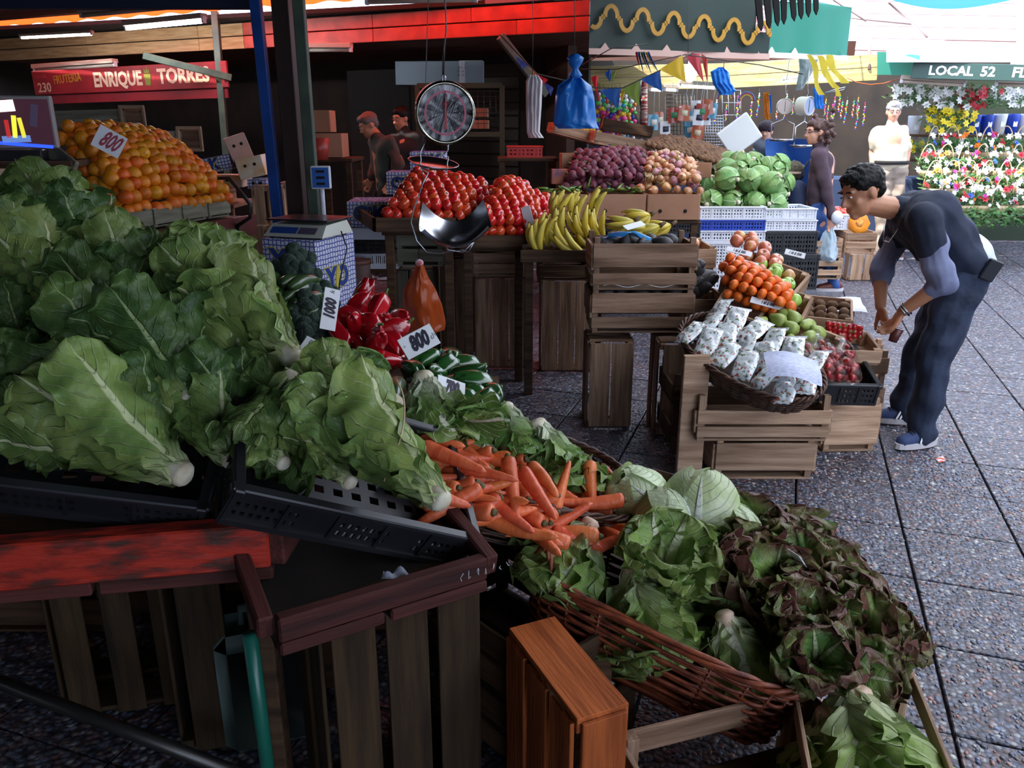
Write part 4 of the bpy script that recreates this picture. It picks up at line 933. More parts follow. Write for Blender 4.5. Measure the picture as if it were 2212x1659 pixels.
L1(ROMD[0], (215, 590), (120, 490), .02, .06, 'dark broad-leaved romaine just below the orange crates', .9)
L1(ROMD[1], (640, 930), (540, 1050), .12, .04, 'romaine lettuce hanging its leaves over the black crate', .75)
L1(ROMD[2], (420, 930), (330, 800), .07, .12, 'dark curled romaine behind the leftmost front lettuce', .9)
L1(ROMD[3], (330, 900), (160, 800), .06, .12, 'drooping romaine above the leftmost front lettuce', .88)
# rubber bands round the big heads
def band(p0, p1_, bow, lab, m='d8b890', r=.0016):
    a, b = V(p0), V(p1_); mid = (a + b) / 2 + V(bow)
    O('rubber_band', G().tube([a.lerp(mid, t).lerp(mid.lerp(b, t), t) for t in [i / 16 for i in range(17)]], r, 6).mesh('rubber_band', mat('rubber', m, .5)), label=lab, cat='rubber band')
band(p1(272, 945, .165), p1(205, 1052, .07), (.02, -.02, .03), 'thin pink rubber band round the leftmost front romaine')
band(p1(862, 985, .16), p1(832, 1092, .05), (.06, -.03, .05), 'tan rubber band round the large romaine in the right black crate')
band(p1(262, 565, .17), p1(172, 650, .10), (.05, -.02, -.02), 'pale rubber band across the romaine in the middle of the bank')
# ================================================================= MIDDLE DISPLAY
def p2(px, py, z): return P(px, py, z=z)
tb = O('display_table', None, None, Matrix.Identity(4), label='low dark table under the courgettes, peppers and escaroles', cat='table')
part('table_top', G().box((-.5, 2.5, .58), (.9, .9, .02)).mesh('table_top', M_['crate_dark'], False), tb)
for x, y in ((-.9, 2.1), (-.1, 2.1), (-.9, 2.9), (-.1, 2.9)): part('leg', G().box((0, 0, .285), (.05, .05, .57)).mesh('leg', M_['crate_dark'], False), tb, T((x, y, 0)))
# red peppers
cen = [(775, 672, .88), (735, 725, .85), (800, 700, .87), (760, 745, .80), (830, 690, .87), (845, 745, .80), (800, 790, .74), (720, 705, .84), (820, 660, .92), (785, 760, .8), (855, 715, .84), (740, 765, .76), (810, 735, .84), (770, 705, .86), (835, 775, .78), (790, 650, .90), (700, 725, .82), (860, 690, .84), (780, 795, .72), (815, 810, .7), (750, 690, .86), (800, 770, .8)]
pts = [p2(x, y, z - .045) for x, y, z in cen]
for i, p in enumerate(pts): inst(PR[i % 5], FZ(p, V((rnd(-1, 1), rnd(-.8, .5), rnd(-.5, .6))), (0, 0, 1)) @ T((0, 0, -.05), s=1.12), 'glossy red pepper heaped beside the green courgettes', 'pepper', 'red peppers in a heap')
cen = [(925, 775), (965, 790), (1000, 810), (1035, 830), (1060, 850), (945, 810), (985, 835), (1020, 860), (910, 790), (1050, 870), (975, 770), (1010, 790), (890, 800), (930, 830), (960, 850), (1000, 870)]
for i, (x, y) in enumerate(cen): inst(PG[i % 4], FZ(p2(x, y, .735 - .02 * (i % 3)), V((rnd(-1, 1), rnd(-1, .3), rnd(-.2, .4))), (0, 0, 1)) @ T((0, 0, -.05), s=1.15), 'glossy dark green pepper right of the red peppers', 'pepper', 'green peppers in a heap')
# courgettes, ends towards us
for i in range(34):
    r_ = i // 6; c_ = i % 6
    p = V((-.98 + .115 * c_ + .03 * (r_ % 2), 2.62 + .02 * c_, .72 + r_ * .044)); p = P(548 + c_ * 20 + (r_ % 2) * 12 + r_ * 3, 735 - r_ * 26 + c_ * 5, Y=2.75 + .03 * r_)
    inst(ZUC[i % 3], FZ(p, V((rnd(-.5, .1), -1, rnd(-.15, .25))), (0, 0, 1)) @ T((0, 0, -.17)), 'dark green courgette stacked end-on left of the broccoli', 'courgette', 'stacked dark courgettes')
for k, (b_, t_, lb) in enumerate((((700, 752), (812, 810), 'courgette lying just above the white pak card, pointing right'), ((745, 785), (870, 850), 'long pale-tipped cucumber below the red peppers'), ((850, 865), (880, 780), 'dark courgette standing between red and green peppers'))):
    A, B = p2(*b_, .80), p2(*t_, .72); inst(ZUC[k], FZ(A, B - A, (0, 0, 1)) @ T(s=1.05), lb, 'courgette')
# broccoli
M_['broc'] = mat('dark_broccoli_florets', '3c5344', .8, c2='24362c', scale=60, bump=.9, bs=160); M_['brocst'] = mat('broccoli_stalk', '7a9460', .6)
def broc(seed):
    rg = random.Random(seed); ks = []
    ks.append(kid('stalk', G().tube([(0, 0, -.1), (0, 0, -.02)], [.016, .022], 8).mesh('stalk', M_['brocst'])))
    for i in range(9):
        a = i * 2.4; r_ = .018 + .045 * (i / 9) ** .6 * (1 if i else 0); r_ = .05 * (i / 9) ** .5; fr_ = rg.uniform(.022, .030)
        g = G().ell((0, 0, 0), (fr_, fr_, fr_ * .8), 12, 8, None, lambda p, a_, j: p * (1 + .14 * noise.noise((p.x * 6 + seed + i, p.y * 6, p.z * 6)) + .08 * noise.noise((p.x * 15, p.y * 15, p.z * 15 + i))))
        ks.append(kid('floret', g.mesh('floret', M_['broc']), T((math.cos(a) * r_, math.sin(a) * r_, -.35 * r_))))
    return dict(n='broccoli', k=ks)
BRO = [broc(s) for s in range(3)]
for i, (x, y, z, Y) in enumerate(((625, 590, 0, 3.0), (650, 630, 0, 2.95), (605, 600, 0, 3.05), (665, 665, 0, 2.85), (640, 690, 0, 2.8), (680, 690, 0, 2.85), (615, 650, 0, 2.95), (655, 600, 0, 3.1), (670, 630, 0, 3.05), (625, 715, 0, 2.8), (690, 640, 0, 3.1), (690, 665, 0, 2.95), (640, 560, 0, 3.1), (610, 690, 0, 2.8), (660, 720, 0, 2.75))):
    inst(BRO[i % 3], FZ(P(x, y, Y=Y), V((rnd(-.4, .6), -1, rnd(.2, 1)))) @ T(s=1.15), 'dark green broccoli head heaped between courgettes and blue patterned box', 'broccoli', 'heaped broccoli heads')
# escaroles, butts up
def esc(sp, px, py, z, d, lab, sc=1.0, cat='escarole'): return inst(sp, FZ(p2(px, py, z), V(d)) @ T((0, 0, 0), (0, 0, rnd(0, 360)), sc), lab, cat)
esc(ESC[0], 915, 812, .90, (.1, -.5, -1), 'escarole with a broad white butt standing left of the small folded card')
esc(ESC[1], 912, 868, .80, (.9, -.7, -.55), 'escarole with deeply wrinkled leaves lying just above the carrots', 1.15)
esc(ESC[2], 1090, 880, .76, (.35, -.5, -1), 'escarole with white butt at the far edge, middle of three', 1.0)
esc(ESC[0], 1160, 915, .72, (.4, -.5, -1), 'escarole with ribbed white butt right of the middle one', 1.0)
esc(ESC[1], 1215, 960, .66, (.5, -.6, -1), 'smallest escarole at the right corner behind the carrots', .85)
esc(ESC[2], 855, 865, .86, (-.6, -.7, -.8), 'escarole partly hidden between lettuces and red peppers', .9)
esc(ESC[0], 800, 830, .88, (-.7, -.4, -.6), 'escarole with hidden butt under the folded brown edge card', .95)
esc(ESC[1], 700, 790, .92, (.6, -.8, -.3), 'smooth pale escarole beside the tilted pak card', .95)
for i, (x, y, z) in enumerate(((980, 950, .70), (1040, 960, .68), (1110, 985, .62), (1170, 1000, .58), (860, 930, .76), (780, 900, .82), (750, 840, .86), (1000, 900, .72))):
    inst(ESC[i % 3], FZ(p2(x, y, z), V((rnd(-.4, .6), -.6, -.8))) @ T(s=.95), 'escarole packed leaf-down behind the carrot basket', 'escarole', 'escaroles behind the carrots')
# carrots in the wicker basket
CQ = [P(1010, 1150, z=.63), P(1340, 1190, z=.52), P(1392, 1060, z=.56), P(895, 945, z=.80)]
cc = (CQ[0] + CQ[1] + CQ[2] + CQ[3]) / 4
ux = (CQ[2] - CQ[3]).normalized(); nn = ux.cross(V((.25, 1, .1))).normalized()
bf = FR(P(1105, 1080, z=.54), (P(1400, 1110, z=.50) - P(890, 985, z=.72)), (.1, -.1, 1))
basket(bf @ T((.0, .06, -.06)), .315, .20, .15, M_['wicker'], 'dark wicker basket holding the heaped carrots', rows=13, stakes=40, flare=1.12)
rg = random.Random(5); gcar = 'carrots heaped in the dark basket'
def car(px, py, z, ang, el, lab='orange carrot heaped in the dark wicker basket', grp=gcar, i=None):
    p = P(px, py, z=z); a = R(ang); d = V((math.cos(a) * math.cos(R(el)), math.sin(a) * math.cos(R(el)), math.sin(R(el))))
    inst(CAR[i if i is not None else rg.randrange(8)], FZ(p, d, (0, 0, 1)) @ T((0, 0, -.07), s=1.0), lab, 'carrot', grp)
def zc(px, py):   # height of the heap's skin
    return .80 - .30 * (px - 890) / 510 + .00 * py
for i in range(115):
    u, v = rg.random(), rg.random()
    px = 890 + u * 500; ymin = lerp(955, 1045, u); ymax = lerp(1040, 1165, min(1, u * 1.5)) + 15; py = lerp(ymin, ymax, v)
    car(px, py, zc(px, py) - .035 - .03 * rg.random(), rg.uniform(-70, 30) + (180 if rg.random() < .4 else 0), rg.uniform(-22, 22))
for (px, py, an, el, lab) in ((945, 948, -20, -8, 'long carrot on top at the upper left end of the basket'), (965, 985, -28, -10, 'carrot with dark crown second from the upper left end'), (1050, 1025, -15, -5, 'thick carrot with greenish crown lying left of centre'), (1105, 1045, -80, -40, 'carrot pointing its split tip down at us'), (1155, 1055, -62, -20, 'long carrot slanting down in the middle of the heap'), (1175, 1040, -60, -15, 'carrot with dark top stub next to the slanting one'),
        (1335, 1060, 118, 30, 'long carrot standing up at the right end, tip upward'), (1290, 1080, 185, 2, 'carrot lying crosswise with its tip left'), (1385, 1090, 60, 25, 'stubby carrot against the white cabbage'), (1215, 1050, 70, 35, 'blunt carrot end standing at the back rim'), (1275, 1050, -90, -50, 'carrot showing its round cut crown to us')):
    car(px, py, zc(px, py) + .02, an, el, lab, None)
# iceberg lettuces
for i, (x, y, z, s, lab) in enumerate(((1512, 1100, .52, 1.12, 'round pale iceberg lettuce with green crown, largest of the white heads'), (1372, 1075, .54, .95, 'white iceberg lettuce behind the last carrots'), (1432, 1120, .52, .85, 'small white iceberg lettuce between two larger heads'), (1585, 1150, .48, .8, 'white iceberg lettuce half hidden by red lettuce at right'), (1495, 1165, .46, .8, 'low iceberg lettuce under the largest white head'), (1410, 1160, .42, .8, 'iceberg lettuce buried at the front under red lettuce'))):
    inst(ICE[i % 3], T(p2(x, y, z), (rnd(-40, 40), rnd(-40, 40), rnd(0, 360)), s), lab, 'lettuce')
O('cardboard_flap', G().box((0, 0, 0), (.20, .006, .055), M=None, j=.001).mesh('cardboard_flap', mat('brown_board_flap', '4c3026', .8), False), None, FR(P(1480, 1052, z=.55), (P(1560, 1075, z=.52) - P(1400, 1030, z=.56))), label='brown cardboard flap standing behind the iceberg lettuces', cat='cardboard')
# low table / crates under the frilly lettuces
LB = FR(P(1415, 1385, z=.375), (P(1760, 1545, z=.29) - P(1115, 1225, z=.47)), (.25, -.1, 1))
basket(LB @ T((0, .13, -.14)), .31, .15, .175, M_['wicker_red'], 'red-brown wicker basket with twisted rim and handle under the frilly lettuces', rows=13, stakes=26, flare=1.12, r=.0050, p=4.5, rim_r=.0075, handle=(3.45, 4.2), m2=M_['wicker_red'])
def z3(px, py): 
    return .62 - .30 * (px - 1150) / 750
gf = [(1275, 1130, (-.45, -.45, -.7), 'frilly pale lettuce at the upper left with wilted outer leaf', .9), (1368, 1222, (.15, -.3, -.8), 'frilly lettuce with a broad white butt and long ribs, in the front middle', .98), (1565, 1330, (.3, -.25, -.85), 'frilly lettuce with pinkish butt standing near the basket rim', .86), (1605, 1180, (-.35, -.5, -.6), 'pale lettuce with glossy ribs left of the flat grey card', 1.0)]
for i, (x, y, d, lab, s) in enumerate(gf): inst(FRI[i % 3], FZ(p2(x, y, z3(x, y) - (.05 if y > 1200 else .02)), V(d)) @ T((0, 0, 0), (0, 0, 40 * i), s), lab, 'lettuce')
inst(FRI[1], FZ(p2(1420, 1275, z3(1430, 1190) - .10), V((.1, -.35, 1))) @ T(s=.8), 'spread green lettuce with its leaves up behind the front one', 'lettuce')
inst(FRI[2], FZ(p2(1820, 1480, .34), V((.05, -.75, -.65))) @ T(s=1.25), 'green lettuce hanging its long leaves over the lowest crate', 'lettuce')
inst(FRI[0], FZ(p2(1850, 1500, .33), V((.25, -.5, -.85))) @ T(s=1.2), 'broad green lettuce leaves at the lowest right corner by the crate post', 'lettuce')
inst(FRI[1], FZ(p2(1790, 1540, .30), V((-.1, -.6, -.8))) @ T(s=1.1), 'pale green lettuce behind the tip of the wicker basket', 'lettuce')
rg = random.Random(9)
red = [(1190, 1215), (1240, 1240), (1430, 1225), (1480, 1235), (1530, 1215), (1600, 1190), (1640, 1185), (1670, 1205), (1700, 1195), (1560, 1240), (1620, 1250), (1480, 1230), (1670, 1240), (1730, 1240), (1770, 1270), (1640, 1300), (1700, 1310), (1760, 1320), (1820, 1330), (1680, 1370), (1740, 1380), (1800, 1390), (1860, 1420), (1640, 1400), (1500, 1300), (1540, 1400), (1600, 1440), (1700, 1440), (1760, 1440), (1820, 1450), (1330, 1230), (1400, 1260), (1450, 1370), (1860, 1380), (1900, 1420), (1500, 1370), (1350, 1300)]
def redlab(x, y):
    bn = lambda v: sum(v >= t for t in (1170, 1260, 1340, 1410)); return ORD[sum(1 for q in red if bn(q[1]) == bn(y) and q[0] < x) % 12], ('rearmost', 'second', 'middle', 'fourth', 'front')[bn(y)]
for i, (x, y) in enumerate(red):
    if y > 1250 + (x - 1175) * .5 - 120 and x < 1720: continue
    ins = x < 1500 and y > 1200
    sp = FRI if (ins or x < 1300) else RED
    d = V((rg.uniform(-.3, .5), rg.uniform(-.8, -.1), rg.uniform(.3, 1)))
    inst(sp[i % 3], FZ(p2(x, y, z3(x, y) - (.10 if ins else .05) + rg.uniform(-.02, .02)), d) @ T((0, 0, 0), (0, 0, rg.uniform(0, 360)), rg.uniform(.72, .95) * (.8 if sp is FRI else 1)), ('%s green frilly lettuce from the left packed in the red-brown basket' % ORD[i % 12]) if sp is FRI else '%s red-tipped frilly lettuce from the left in the %s band of the lane-end heap' % redlab(x, y), 'lettuce', 'frilly lettuces packed in the basket' if sp is FRI else 'red-tipped lettuces at the lane end')
lt = O('display_table', None, None, Matrix.Identity(4), label='low plank shelf under the red-tipped lettuces', cat='table')
for k in range(6):
    x0 = .12 + k * .12; z = .36 - (x0 - .12) * .38; bboard('plank', (x0, 1.72, z), (x0 + .1, 2.25, z), .11, .012, M_['crate_dark'], lt, up=(1, 0, -.38))
for x, y, z in ((.2, 1.5, .36), (.2, 2.2, .36), (.72, 2.15, .17), (.7, 1.55, .17)): part('leg', G().box((0, 0, z / 2), (.04, .04, z)).mesh('leg', M_['crate_dark'], False), lt, T((x, y, 0)))
# cards of the front
c = P(905, 738, z=.93); card_sign(c, toward(c) + V((.15, 0, .3)), V((-.42, .1, .85)), .105, .065, '800', 'white price card reading 800 above the green peppers', size=.06, sx=.62, extra=(('x', -.42, .1, .012, 0), ('c/u', .42, -.05, .02, 20)))
c = P(713, 668, Y=2.62); card_sign(c, toward(c) + V((.8, 0, 0)), V((-1, .05, .12)), .14, .062, '1000', 'tall narrow price card reading 1000 turned on its side by the red peppers', size=.058, sx=.58, extra=(('k', .42, .0, .025, 0),))
c = P(690, 765, z=.90); card_sign(c, toward(c) + V((.1, 0, .7)), V((.35, .5, .6)), .115, .07, '0 c/u', 'white card lettered pak with a large nought, half under an escarole', size=.045, sx=.7, extra=(('DEP', -.25, .3, .018, 0),))
c = P(975, 838, z=.84); card_sign(c, toward(c) + V((.9, .2, .2)), V((.5, .1, .9)), .10, .05, '700', 'narrow slanted price card between two escaroles', size=.045, sx=.7)
c = P(680, 838, z=.92); card_sign(c, V((.9, -.35, .1)), V((-.3, .1, .9)), .17, .05, '', 'price card seen edge-on, slanting between romaine and escarole')
c = P(1740, 1232, z=.46); card_sign(c, V((.3, -.5, .75)) + V((.6, .9, .0)), V((.1, .8, .3)), .15, .04, '', 'grey card lying edge-on among the red-tipped lettuces')
c = P(236, 306, Y=4.05); card_sign(c, toward(c), V((.55, 0, .8)) , .13, .11, '800', 'white card with red handwritten price 800 lying tilted on the oranges', m_ink=M_['ink_red'], size=.11, sx=.5, sh=.5, extra=(('kl', .35, .3, .025, 0),))
# ================================================================= CRATES BELOW THE COUNTERS
def stand(px, py, yaw=0, pitch=0, z=0, roll=0): return T(P(px, py, z=z), (pitch, roll, yaw))
for k, (x, y, z) in enumerate(((-1.5, 2.3, .013), (-.95, 2.35, .013), (-1.5, 2.3, .32), (-.95, 2.35, .32), (-.45, 2.3, .013), (-.4, 1.98, .3))):  # extra crates added behind the visible ones to block light
    crate(T((x, y, z), (0, 0, rnd(-6, 6))), .5, .34, .28, M_['crate_dark'], ['first', 'second', 'third', 'fourth', 'fifth', 'sixth'][k] + ' dark crate added beneath the counters to hold light back')
# crates standing on end, bottom boards to the front: x up, z towards us
def upend(cx, cy, L, W, H, yaw, m, lab, **k):
    Mx = T((cx, cy, 0), (0, 0, yaw)) @ Matrix(((0, 1, 0, 0), (0, 0, -1, 0), (-1, 0, 0, 0), (0, 0, 0, 1))).inverted()
    M = T((cx, cy, L / 2 + .012), (0, 0, yaw)) @ Matrix(((0, -1, 0, 0), (0, 0, 1, 0), (-1, 0, 0, 0), (0, 0, 0, 1)))
    return crate(M, L, W, H, m, lab, **k)
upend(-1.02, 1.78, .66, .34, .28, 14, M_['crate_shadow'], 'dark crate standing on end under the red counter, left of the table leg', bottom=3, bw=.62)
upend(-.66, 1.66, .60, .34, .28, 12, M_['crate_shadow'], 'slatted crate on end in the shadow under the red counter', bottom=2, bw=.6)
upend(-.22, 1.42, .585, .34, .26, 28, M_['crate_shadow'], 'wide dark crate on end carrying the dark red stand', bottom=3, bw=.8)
for k, z in enumerate((.215, .03)): crate(T((.02, 1.78, z), (0, 0, -48)), .5, .32, .17, M_['crate_dark'], ['dark crate with solid panels, lower of two beside the dark stand', 'dark crate with solid panels, upper of two beside the dark stand'][1 - k], sides=((.25, .06), (.75, .07)), ends=((.5, .15),))
upend(.058, 1.387, .41, .32, .115, -66, M_['crate_warm_lit'], 'wooden crate with warm orange light painted in, on end before the wicker basket', bottom=3, bw=.85, t=.010, post=.02, sides=((.5, .10),), ends=((.5, .115),))
crate(T((.50, 1.27, .06), (0, 0, 18)), .46, .34, .24, M_['crate'], 'pale wooden crate at the bottom edge under the wicker basket tip', sides=((.2, .07), (.86, .06)), ends=((.2, .07), (.8, .07)))
crate(T((.74, 1.36, .03), (0, 0, 78)), .42, .26, .30, M_['crate_pale'], 'pale crate holding the lowest hanging lettuce leaves at the lane', sides=((.1, .05), (.9, .04)), ends=((.15, .06), (.9, .05)))
a, b = P(575, 1720, z=.05), P(548, 1390, z=.42)
O('stand_pole', G().tube([P(590, 1750, z=.0), P(540, 1370, z=.5)], .016, 12).mesh('stand_pole', mat('teal_painted_pole', '1f6a58', .3)), label='teal painted metal pole in the shadow under the counters', cat='pole')
O('stand_pole', G().tube([P(-60, 1450, z=.35), P(640, 1720, z=.05)], .016, 10).mesh('stand_pole', M_['wire']), label='black slanting metal bar before the crates at the bottom left', cat='pole')
bk_ = O('jerrycan', G().box((0, 0, .17), (.24, .16, .34), b=.03).mesh('jerrycan', mat('grey_green_plastic_can', '5c6c66', .4)), None, T(P(570, 1640, z=0.0) + V((0, .1, 0)), (0, 0, 20)), label='greyish plastic can with a handle hole in the dark under the counters', cat='can')
part('handle', G().tube([(-.05, 0, .33), (-.05, 0, .38), (.05, 0, .38), (.05, 0, .33)], .012, 8).mesh('handle', mat('can_handle', '5c6c66', .4)), bk_)
part('cap', G().lathe([(.025, .33), (.025, .37), (.0001, .37)], 12).mesh('cap', M_['black_plastic']), bk_, T((.08, 0, 0)))
# ================================================================= TOMATO AND BANANA TABLES
def tray(pfl, pfr, W, h, m, lab, dirv=None, name='fruit_tray', t=.02):
    a, b = V(pfl), V(pfr); f = FR(a, b - a) if dirv is None else FR(a, b - a, dirv); L = (b - a).length
    o = O(name, None, None, f, label=lab, cat='tray')
    for (x, y, l, r_) in ((L / 2, 0, L, 0), (L / 2, W, L, 0), (0, W / 2, W, 90), (L, W / 2, W, 90)):
        part('side_board', slat_me(l + t, h, t, m, 'side_board'), o, T((x, y, -h / 2), (0, 0, r_)))
    part('tray_base', G().box((L / 2, W / 2, -h), (L, W, .012)).mesh('tray_base', m, False), o); return o
TA, TBb = P(808, 470, Y=4.55), P(987, 470, Y=4.7)
tray(TA, TBb, .72, .075, M_['crate_dark'], 'dark wooden tray under the left tomato pile', dirv=(0, 0, 1))
TC, TD = P(992, 508, Y=4.62), P(1136, 508, Y=4.7)
tray(TC, TD, .75, .07, M_['crate_dark'], 'dark wooden tray under the right tomato pile')
gt = ['tomatoes in the left pile', 'tomatoes in the right pile']
q1 = [P(835, 462, Y=4.60), P(990, 466, Y=4.72), P(1060, 412, Y=5.5), P(895, 378, Y=5.05)]
pts = heap(q1, .035, pack=.98, jit=.18, bulge=.03, layers=2)
place(TOM, pts, 'ripe red tomato stacked in the left tomato pile behind the steel scoop', 'tomato', gt[0], tilt=70)
pts = heap([P(930, 372, Y=5.05), P(985, 385, Y=5.1), P(990, 395, Y=5.5), P(935, 376, Y=5.5)], .033, pack=.97, jit=.06); place(TOM, pts, 'ripe red tomato stacked in the left tomato pile behind the steel scoop', 'tomato', gt[0], tilt=70)
q2 = [P(1022, 498, Y=4.66), P(1140, 500, Y=4.74), P(1192, 448, Y=5.45), P(1075, 398, Y=5.05)]
pts = heap(q2, .035, pack=.98, jit=.18, bulge=.05, layers=2)
place(TOM, pts, 'bright red tomato stacked in the right tomato pile beside the bananas', 'tomato', gt[1], tilt=70)
pts = heap([P(1085, 405, Y=5.05), P(1145, 420, Y=5.1), P(1130, 395, Y=5.4), P(1095, 388, Y=5.4)], .033, pack=.97, jit=.06); place(TOM, pts, 'bright red tomato stacked in the right tomato pile beside the bananas', 'tomato', gt[1], tilt=70)
def table(name, x0, x1, y0, y1, z, m, lab, th=.03):
    o = O(name, None, None, Matrix.Identity(4), label=lab, cat='table')
    part('table_top', G().box(((x0 + x1) / 2, (y0 + y1) / 2, z - th / 2), (x1 - x0, y1 - y0, th), b=.003).mesh('table_top', m, False), o)
    for x in (x0 + .04, x1 - .04):
        for y in (y0 + .04, y1 - .04): part('leg', G().box((0, 0, (z - th) / 2), (.05, .05, z - th), b=.003).mesh('leg', m, False), o, T((x, y, 0)))
    return o
table('stall_table', TA.x + .02, TC.x - .03, 4.66, 5.5, TA.z - .083, M_['crate_dark'], 'dark table carrying the left tomato tray')
table('stall_table', TC.x, TD.x, 4.72, 5.5, TC.z - .078, M_['crate_dark'], 'dark table carrying the right tomato tray')
BA, BB = P(1128, 552, Y=4.45), P(1272, 552, Y=4.48)
bt = table('stall_table', BA.x, BB.x + .1, 4.46, 5.1, BA.z + .03, M_['crate_dark'], 'plank table under the ripening bananas')
part('front_board', slat_me((BB - BA).length + .1, .065, .02, M_['crate_dark'], 'front_board'), bt, T(((BA.x + BB.x) / 2 + .04, 4.43, BA.z)))
def upx(px, py, Wpx, ytop, H, m, lab, yaw=0, **k):
    """crate on end whose foot shows at px, py"""
    p = P(px, py, z=0); tp = P(px, ytop, Y=p.y); W = Wpx / 1720 * (p.y * _cp + 1.3 * _sp); return upend(p.x, p.y, tp.z - .01, W, H, yaw, m, lab, **k)
upx(1082, 795, 108, 603, .26, M_['crate'], 'brown slatted crate on end under the right tomato tray', bottom=3, bw=.95)
upx(1222, 803, 108, 608, .26, M_['crate'], 'brown slatted crate on end under the banana table', bottom=3, bw=.95)
upx(905, 770, 90, 585, .26, M_['crate_grey'], 'grey slatted crate on end behind the hanging orange bag', bottom=3, bw=.9)
upx(985, 790, 62, 560, .4, M_['crate_dark'], 'dark crate on end between the grey and the brown crates', bottom=2, bw=.9, yaw=12)
for (px, y0, y1, wp, Y, m, lb) in ((1080, 545, 600, 112, 5.0, M_['crate'], 'brown crate lying under the right tomato tray, upper one'), (905, 500, 578, 96, 5.0, M_['crate_grey'], 'grey slatted crate lying right under the left tomato tray'), (1220, 572, 606, 108, 4.95, M_['crate_dark'], 'dark flat crate right under the banana board')):
    a, b = P(px, y0, Y=Y), P(px, y1, Y=Y); h = a.z - b.z; W = wp / 1720 * Y
    crate(T((a.x, Y + .16, b.z + .015)), W, .3, h - .02, m, lb, sides=((.3, h * .36), (.78, h * .36)))
# bananas
gb = [((1165, 520), 4.55, (.35, -.25, -.9)), ((1185, 470), 4.75, (.3, -.1, -.95)), ((1215, 525), 4.5, (.8, -.2, -.4)), ((1225, 470), 4.75, (.3, -.1, -.9)), ((1250, 500), 4.6, (.7, .1, -.6)), ((1265, 460), 4.8, (.2, .1, -.95)), ((1285, 500), 4.7, (.6, .2, -.6)), ((1150, 535), 4.5, (.5, -.2, -.7)), ((1205, 500), 4.6, (.6, 0, -.75)), ((1240, 530), 4.48, (.9, 0, -.2)), ((1275, 525), 4.6, (.9, 0, -.3))]
lbl = ['banana bunch standing at the left end of the banana table', 'banana bunch with upright tips behind the left end bunch', 'banana bunch lying low at the front with greenish fingers', 'banana bunch standing in the middle back of the table', 'banana bunch curving left with cut stalk at right', 'tallest banana bunch standing at the right back', 'yellow banana bunch beside the cardboard box', 'small banana bunch at the lower left corner', 'banana bunch in the very middle of the heap', 'banana bunch with brown stalk at the front edge', 'low banana bunch next to the crate stack']
for i, ((x, y), Y, z) in enumerate(gb):
    q = P(x + 22, y + 14, Y=Y); inst(BAN[i % 3], FZ(q, V(z), (0, -1, .3)) @ T((0, 0, 0), (0, 0, 180 if z[0] > 0 else 0), 1.1), lbl[i], 'banana')
for i, (x, y) in enumerate(((1345, 492), (1380, 478), (1400, 502), (1425, 500), (1375, 505))):
    q = P(x, y - 6, Y=4.25 + .1 * (i % 2)); inst(BAN[i % 3], FZ(q + V((.06, 0, .02)), V((.85, .2, .35)), (0, 0, -1)) @ T((0, 0, 0), (0, 0, rnd(-20, 20)), .85), ['pale banana bunch at the left on the tall crate stack', 'banana bunch with rounded backs highest on the crate stack', 'banana bunch lying at the front of the crate stack top', 'banana bunch at the right on the crate stack', 'banana bunch under a paper card on the crate stack'][i], 'banana')
# ================================================================= TALL CRATE STACK AND FRUIT DISPLAY AT THE LANE
SX = .655
crate(T((SX, 4.09, .745)), .50, .32, .25, M_['crate'], 'top crate of the tall stack beside the bananas, holding avocados', sides=((.656, .115), (.19, .056)), ends=((.6, .12), (.15, .05)), t=.01)
crate(T((SX, 4.09, .525)), .50, .32, .21, M_['crate'], 'second crate of the tall stack, dark with black fruit inside', sides=((.695, .10), (.22, .056)), ends=((.6, .12),), t=.01)
upx(1314, 925, 92, 742, .28, M_['crate'], 'left of two upright crates carrying the tall stack', bottom=2, bw=.93)
upx(1446, 942, 60, 745, .28, M_['crate'], 'right of two upright crates carrying the tall stack', bottom=1, bw=.8)
for i in range(8):
    inst(AVO[0], FZ(V((SX - .19 + .05 * i, 4.02 + .12 * (i % 2), .955)), V((rnd(-1, 1), rnd(-1, 1), .2))), 'black avocado in the top crate of the tall stack', 'avocado', 'avocados in the top crate')
for i in range(10): inst(AVO[0], FZ(V((SX - .2 + .045 * i, 3.98 + .1 * (i % 2), .70)), V((rnd(-1, 1), rnd(-1, 1), .2))), 'black avocado in the second crate of the tall stack', 'avocado', 'avocados in the second crate')
O('plastic_bag', G().grid(lambda u, v: V((.24 * u - .12, .1 * v, .03 * math.sin(u * 3.1) + .012 * math.sin(u * 13 + v * 5))), 30, 8).mesh('plastic_bag', mat('blue_bag_plastic', '3a9ae0', .3, coat=.4)), None, T(P(1355, 520, Y=3.98)), label='bright blue plastic bag crumpled on the rim of the top crate', cat='bag')
O('newspaper', G().grid(lambda u, v: V((.4 * u - .2, .02 * v, .02 + .008 * math.sin(u * 15))), 20, 3).mesh('newspaper', M_['paper']), None, T((SX, 3.935, .735)), label='edge of newspaper showing between the two stacked crates', cat='newspaper')
bx = crate(T(P(1500, 545, Y=4.35) + V((0, .05, -.08)), (0, 0, 0)), .16, .34, .13, M_['crate_pale'], 'narrow wooden box with one apple behind the avocado heap', sides=((.5, .1),), ends=((.5, .1),))
inst(APR[0], T(P(1497, 527, Y=4.3)), 'single red apple in the narrow wooden box', 'apple')
for i, (x, y) in enumerate(((1505, 585), (1515, 600), (1490, 610), (1500, 625), (1522, 610), (1488, 590), (1494, 575), (1512, 622), (1490, 628))):
    inst(AVO[0], FZ(P(x, y, Y=4.05), V((rnd(-1, 1), rnd(-1, .2), .3))) @ T(s=1.25), 'large dark avocado heaped right of the crate stack', 'avocado', 'avocados heaped beside the stack')
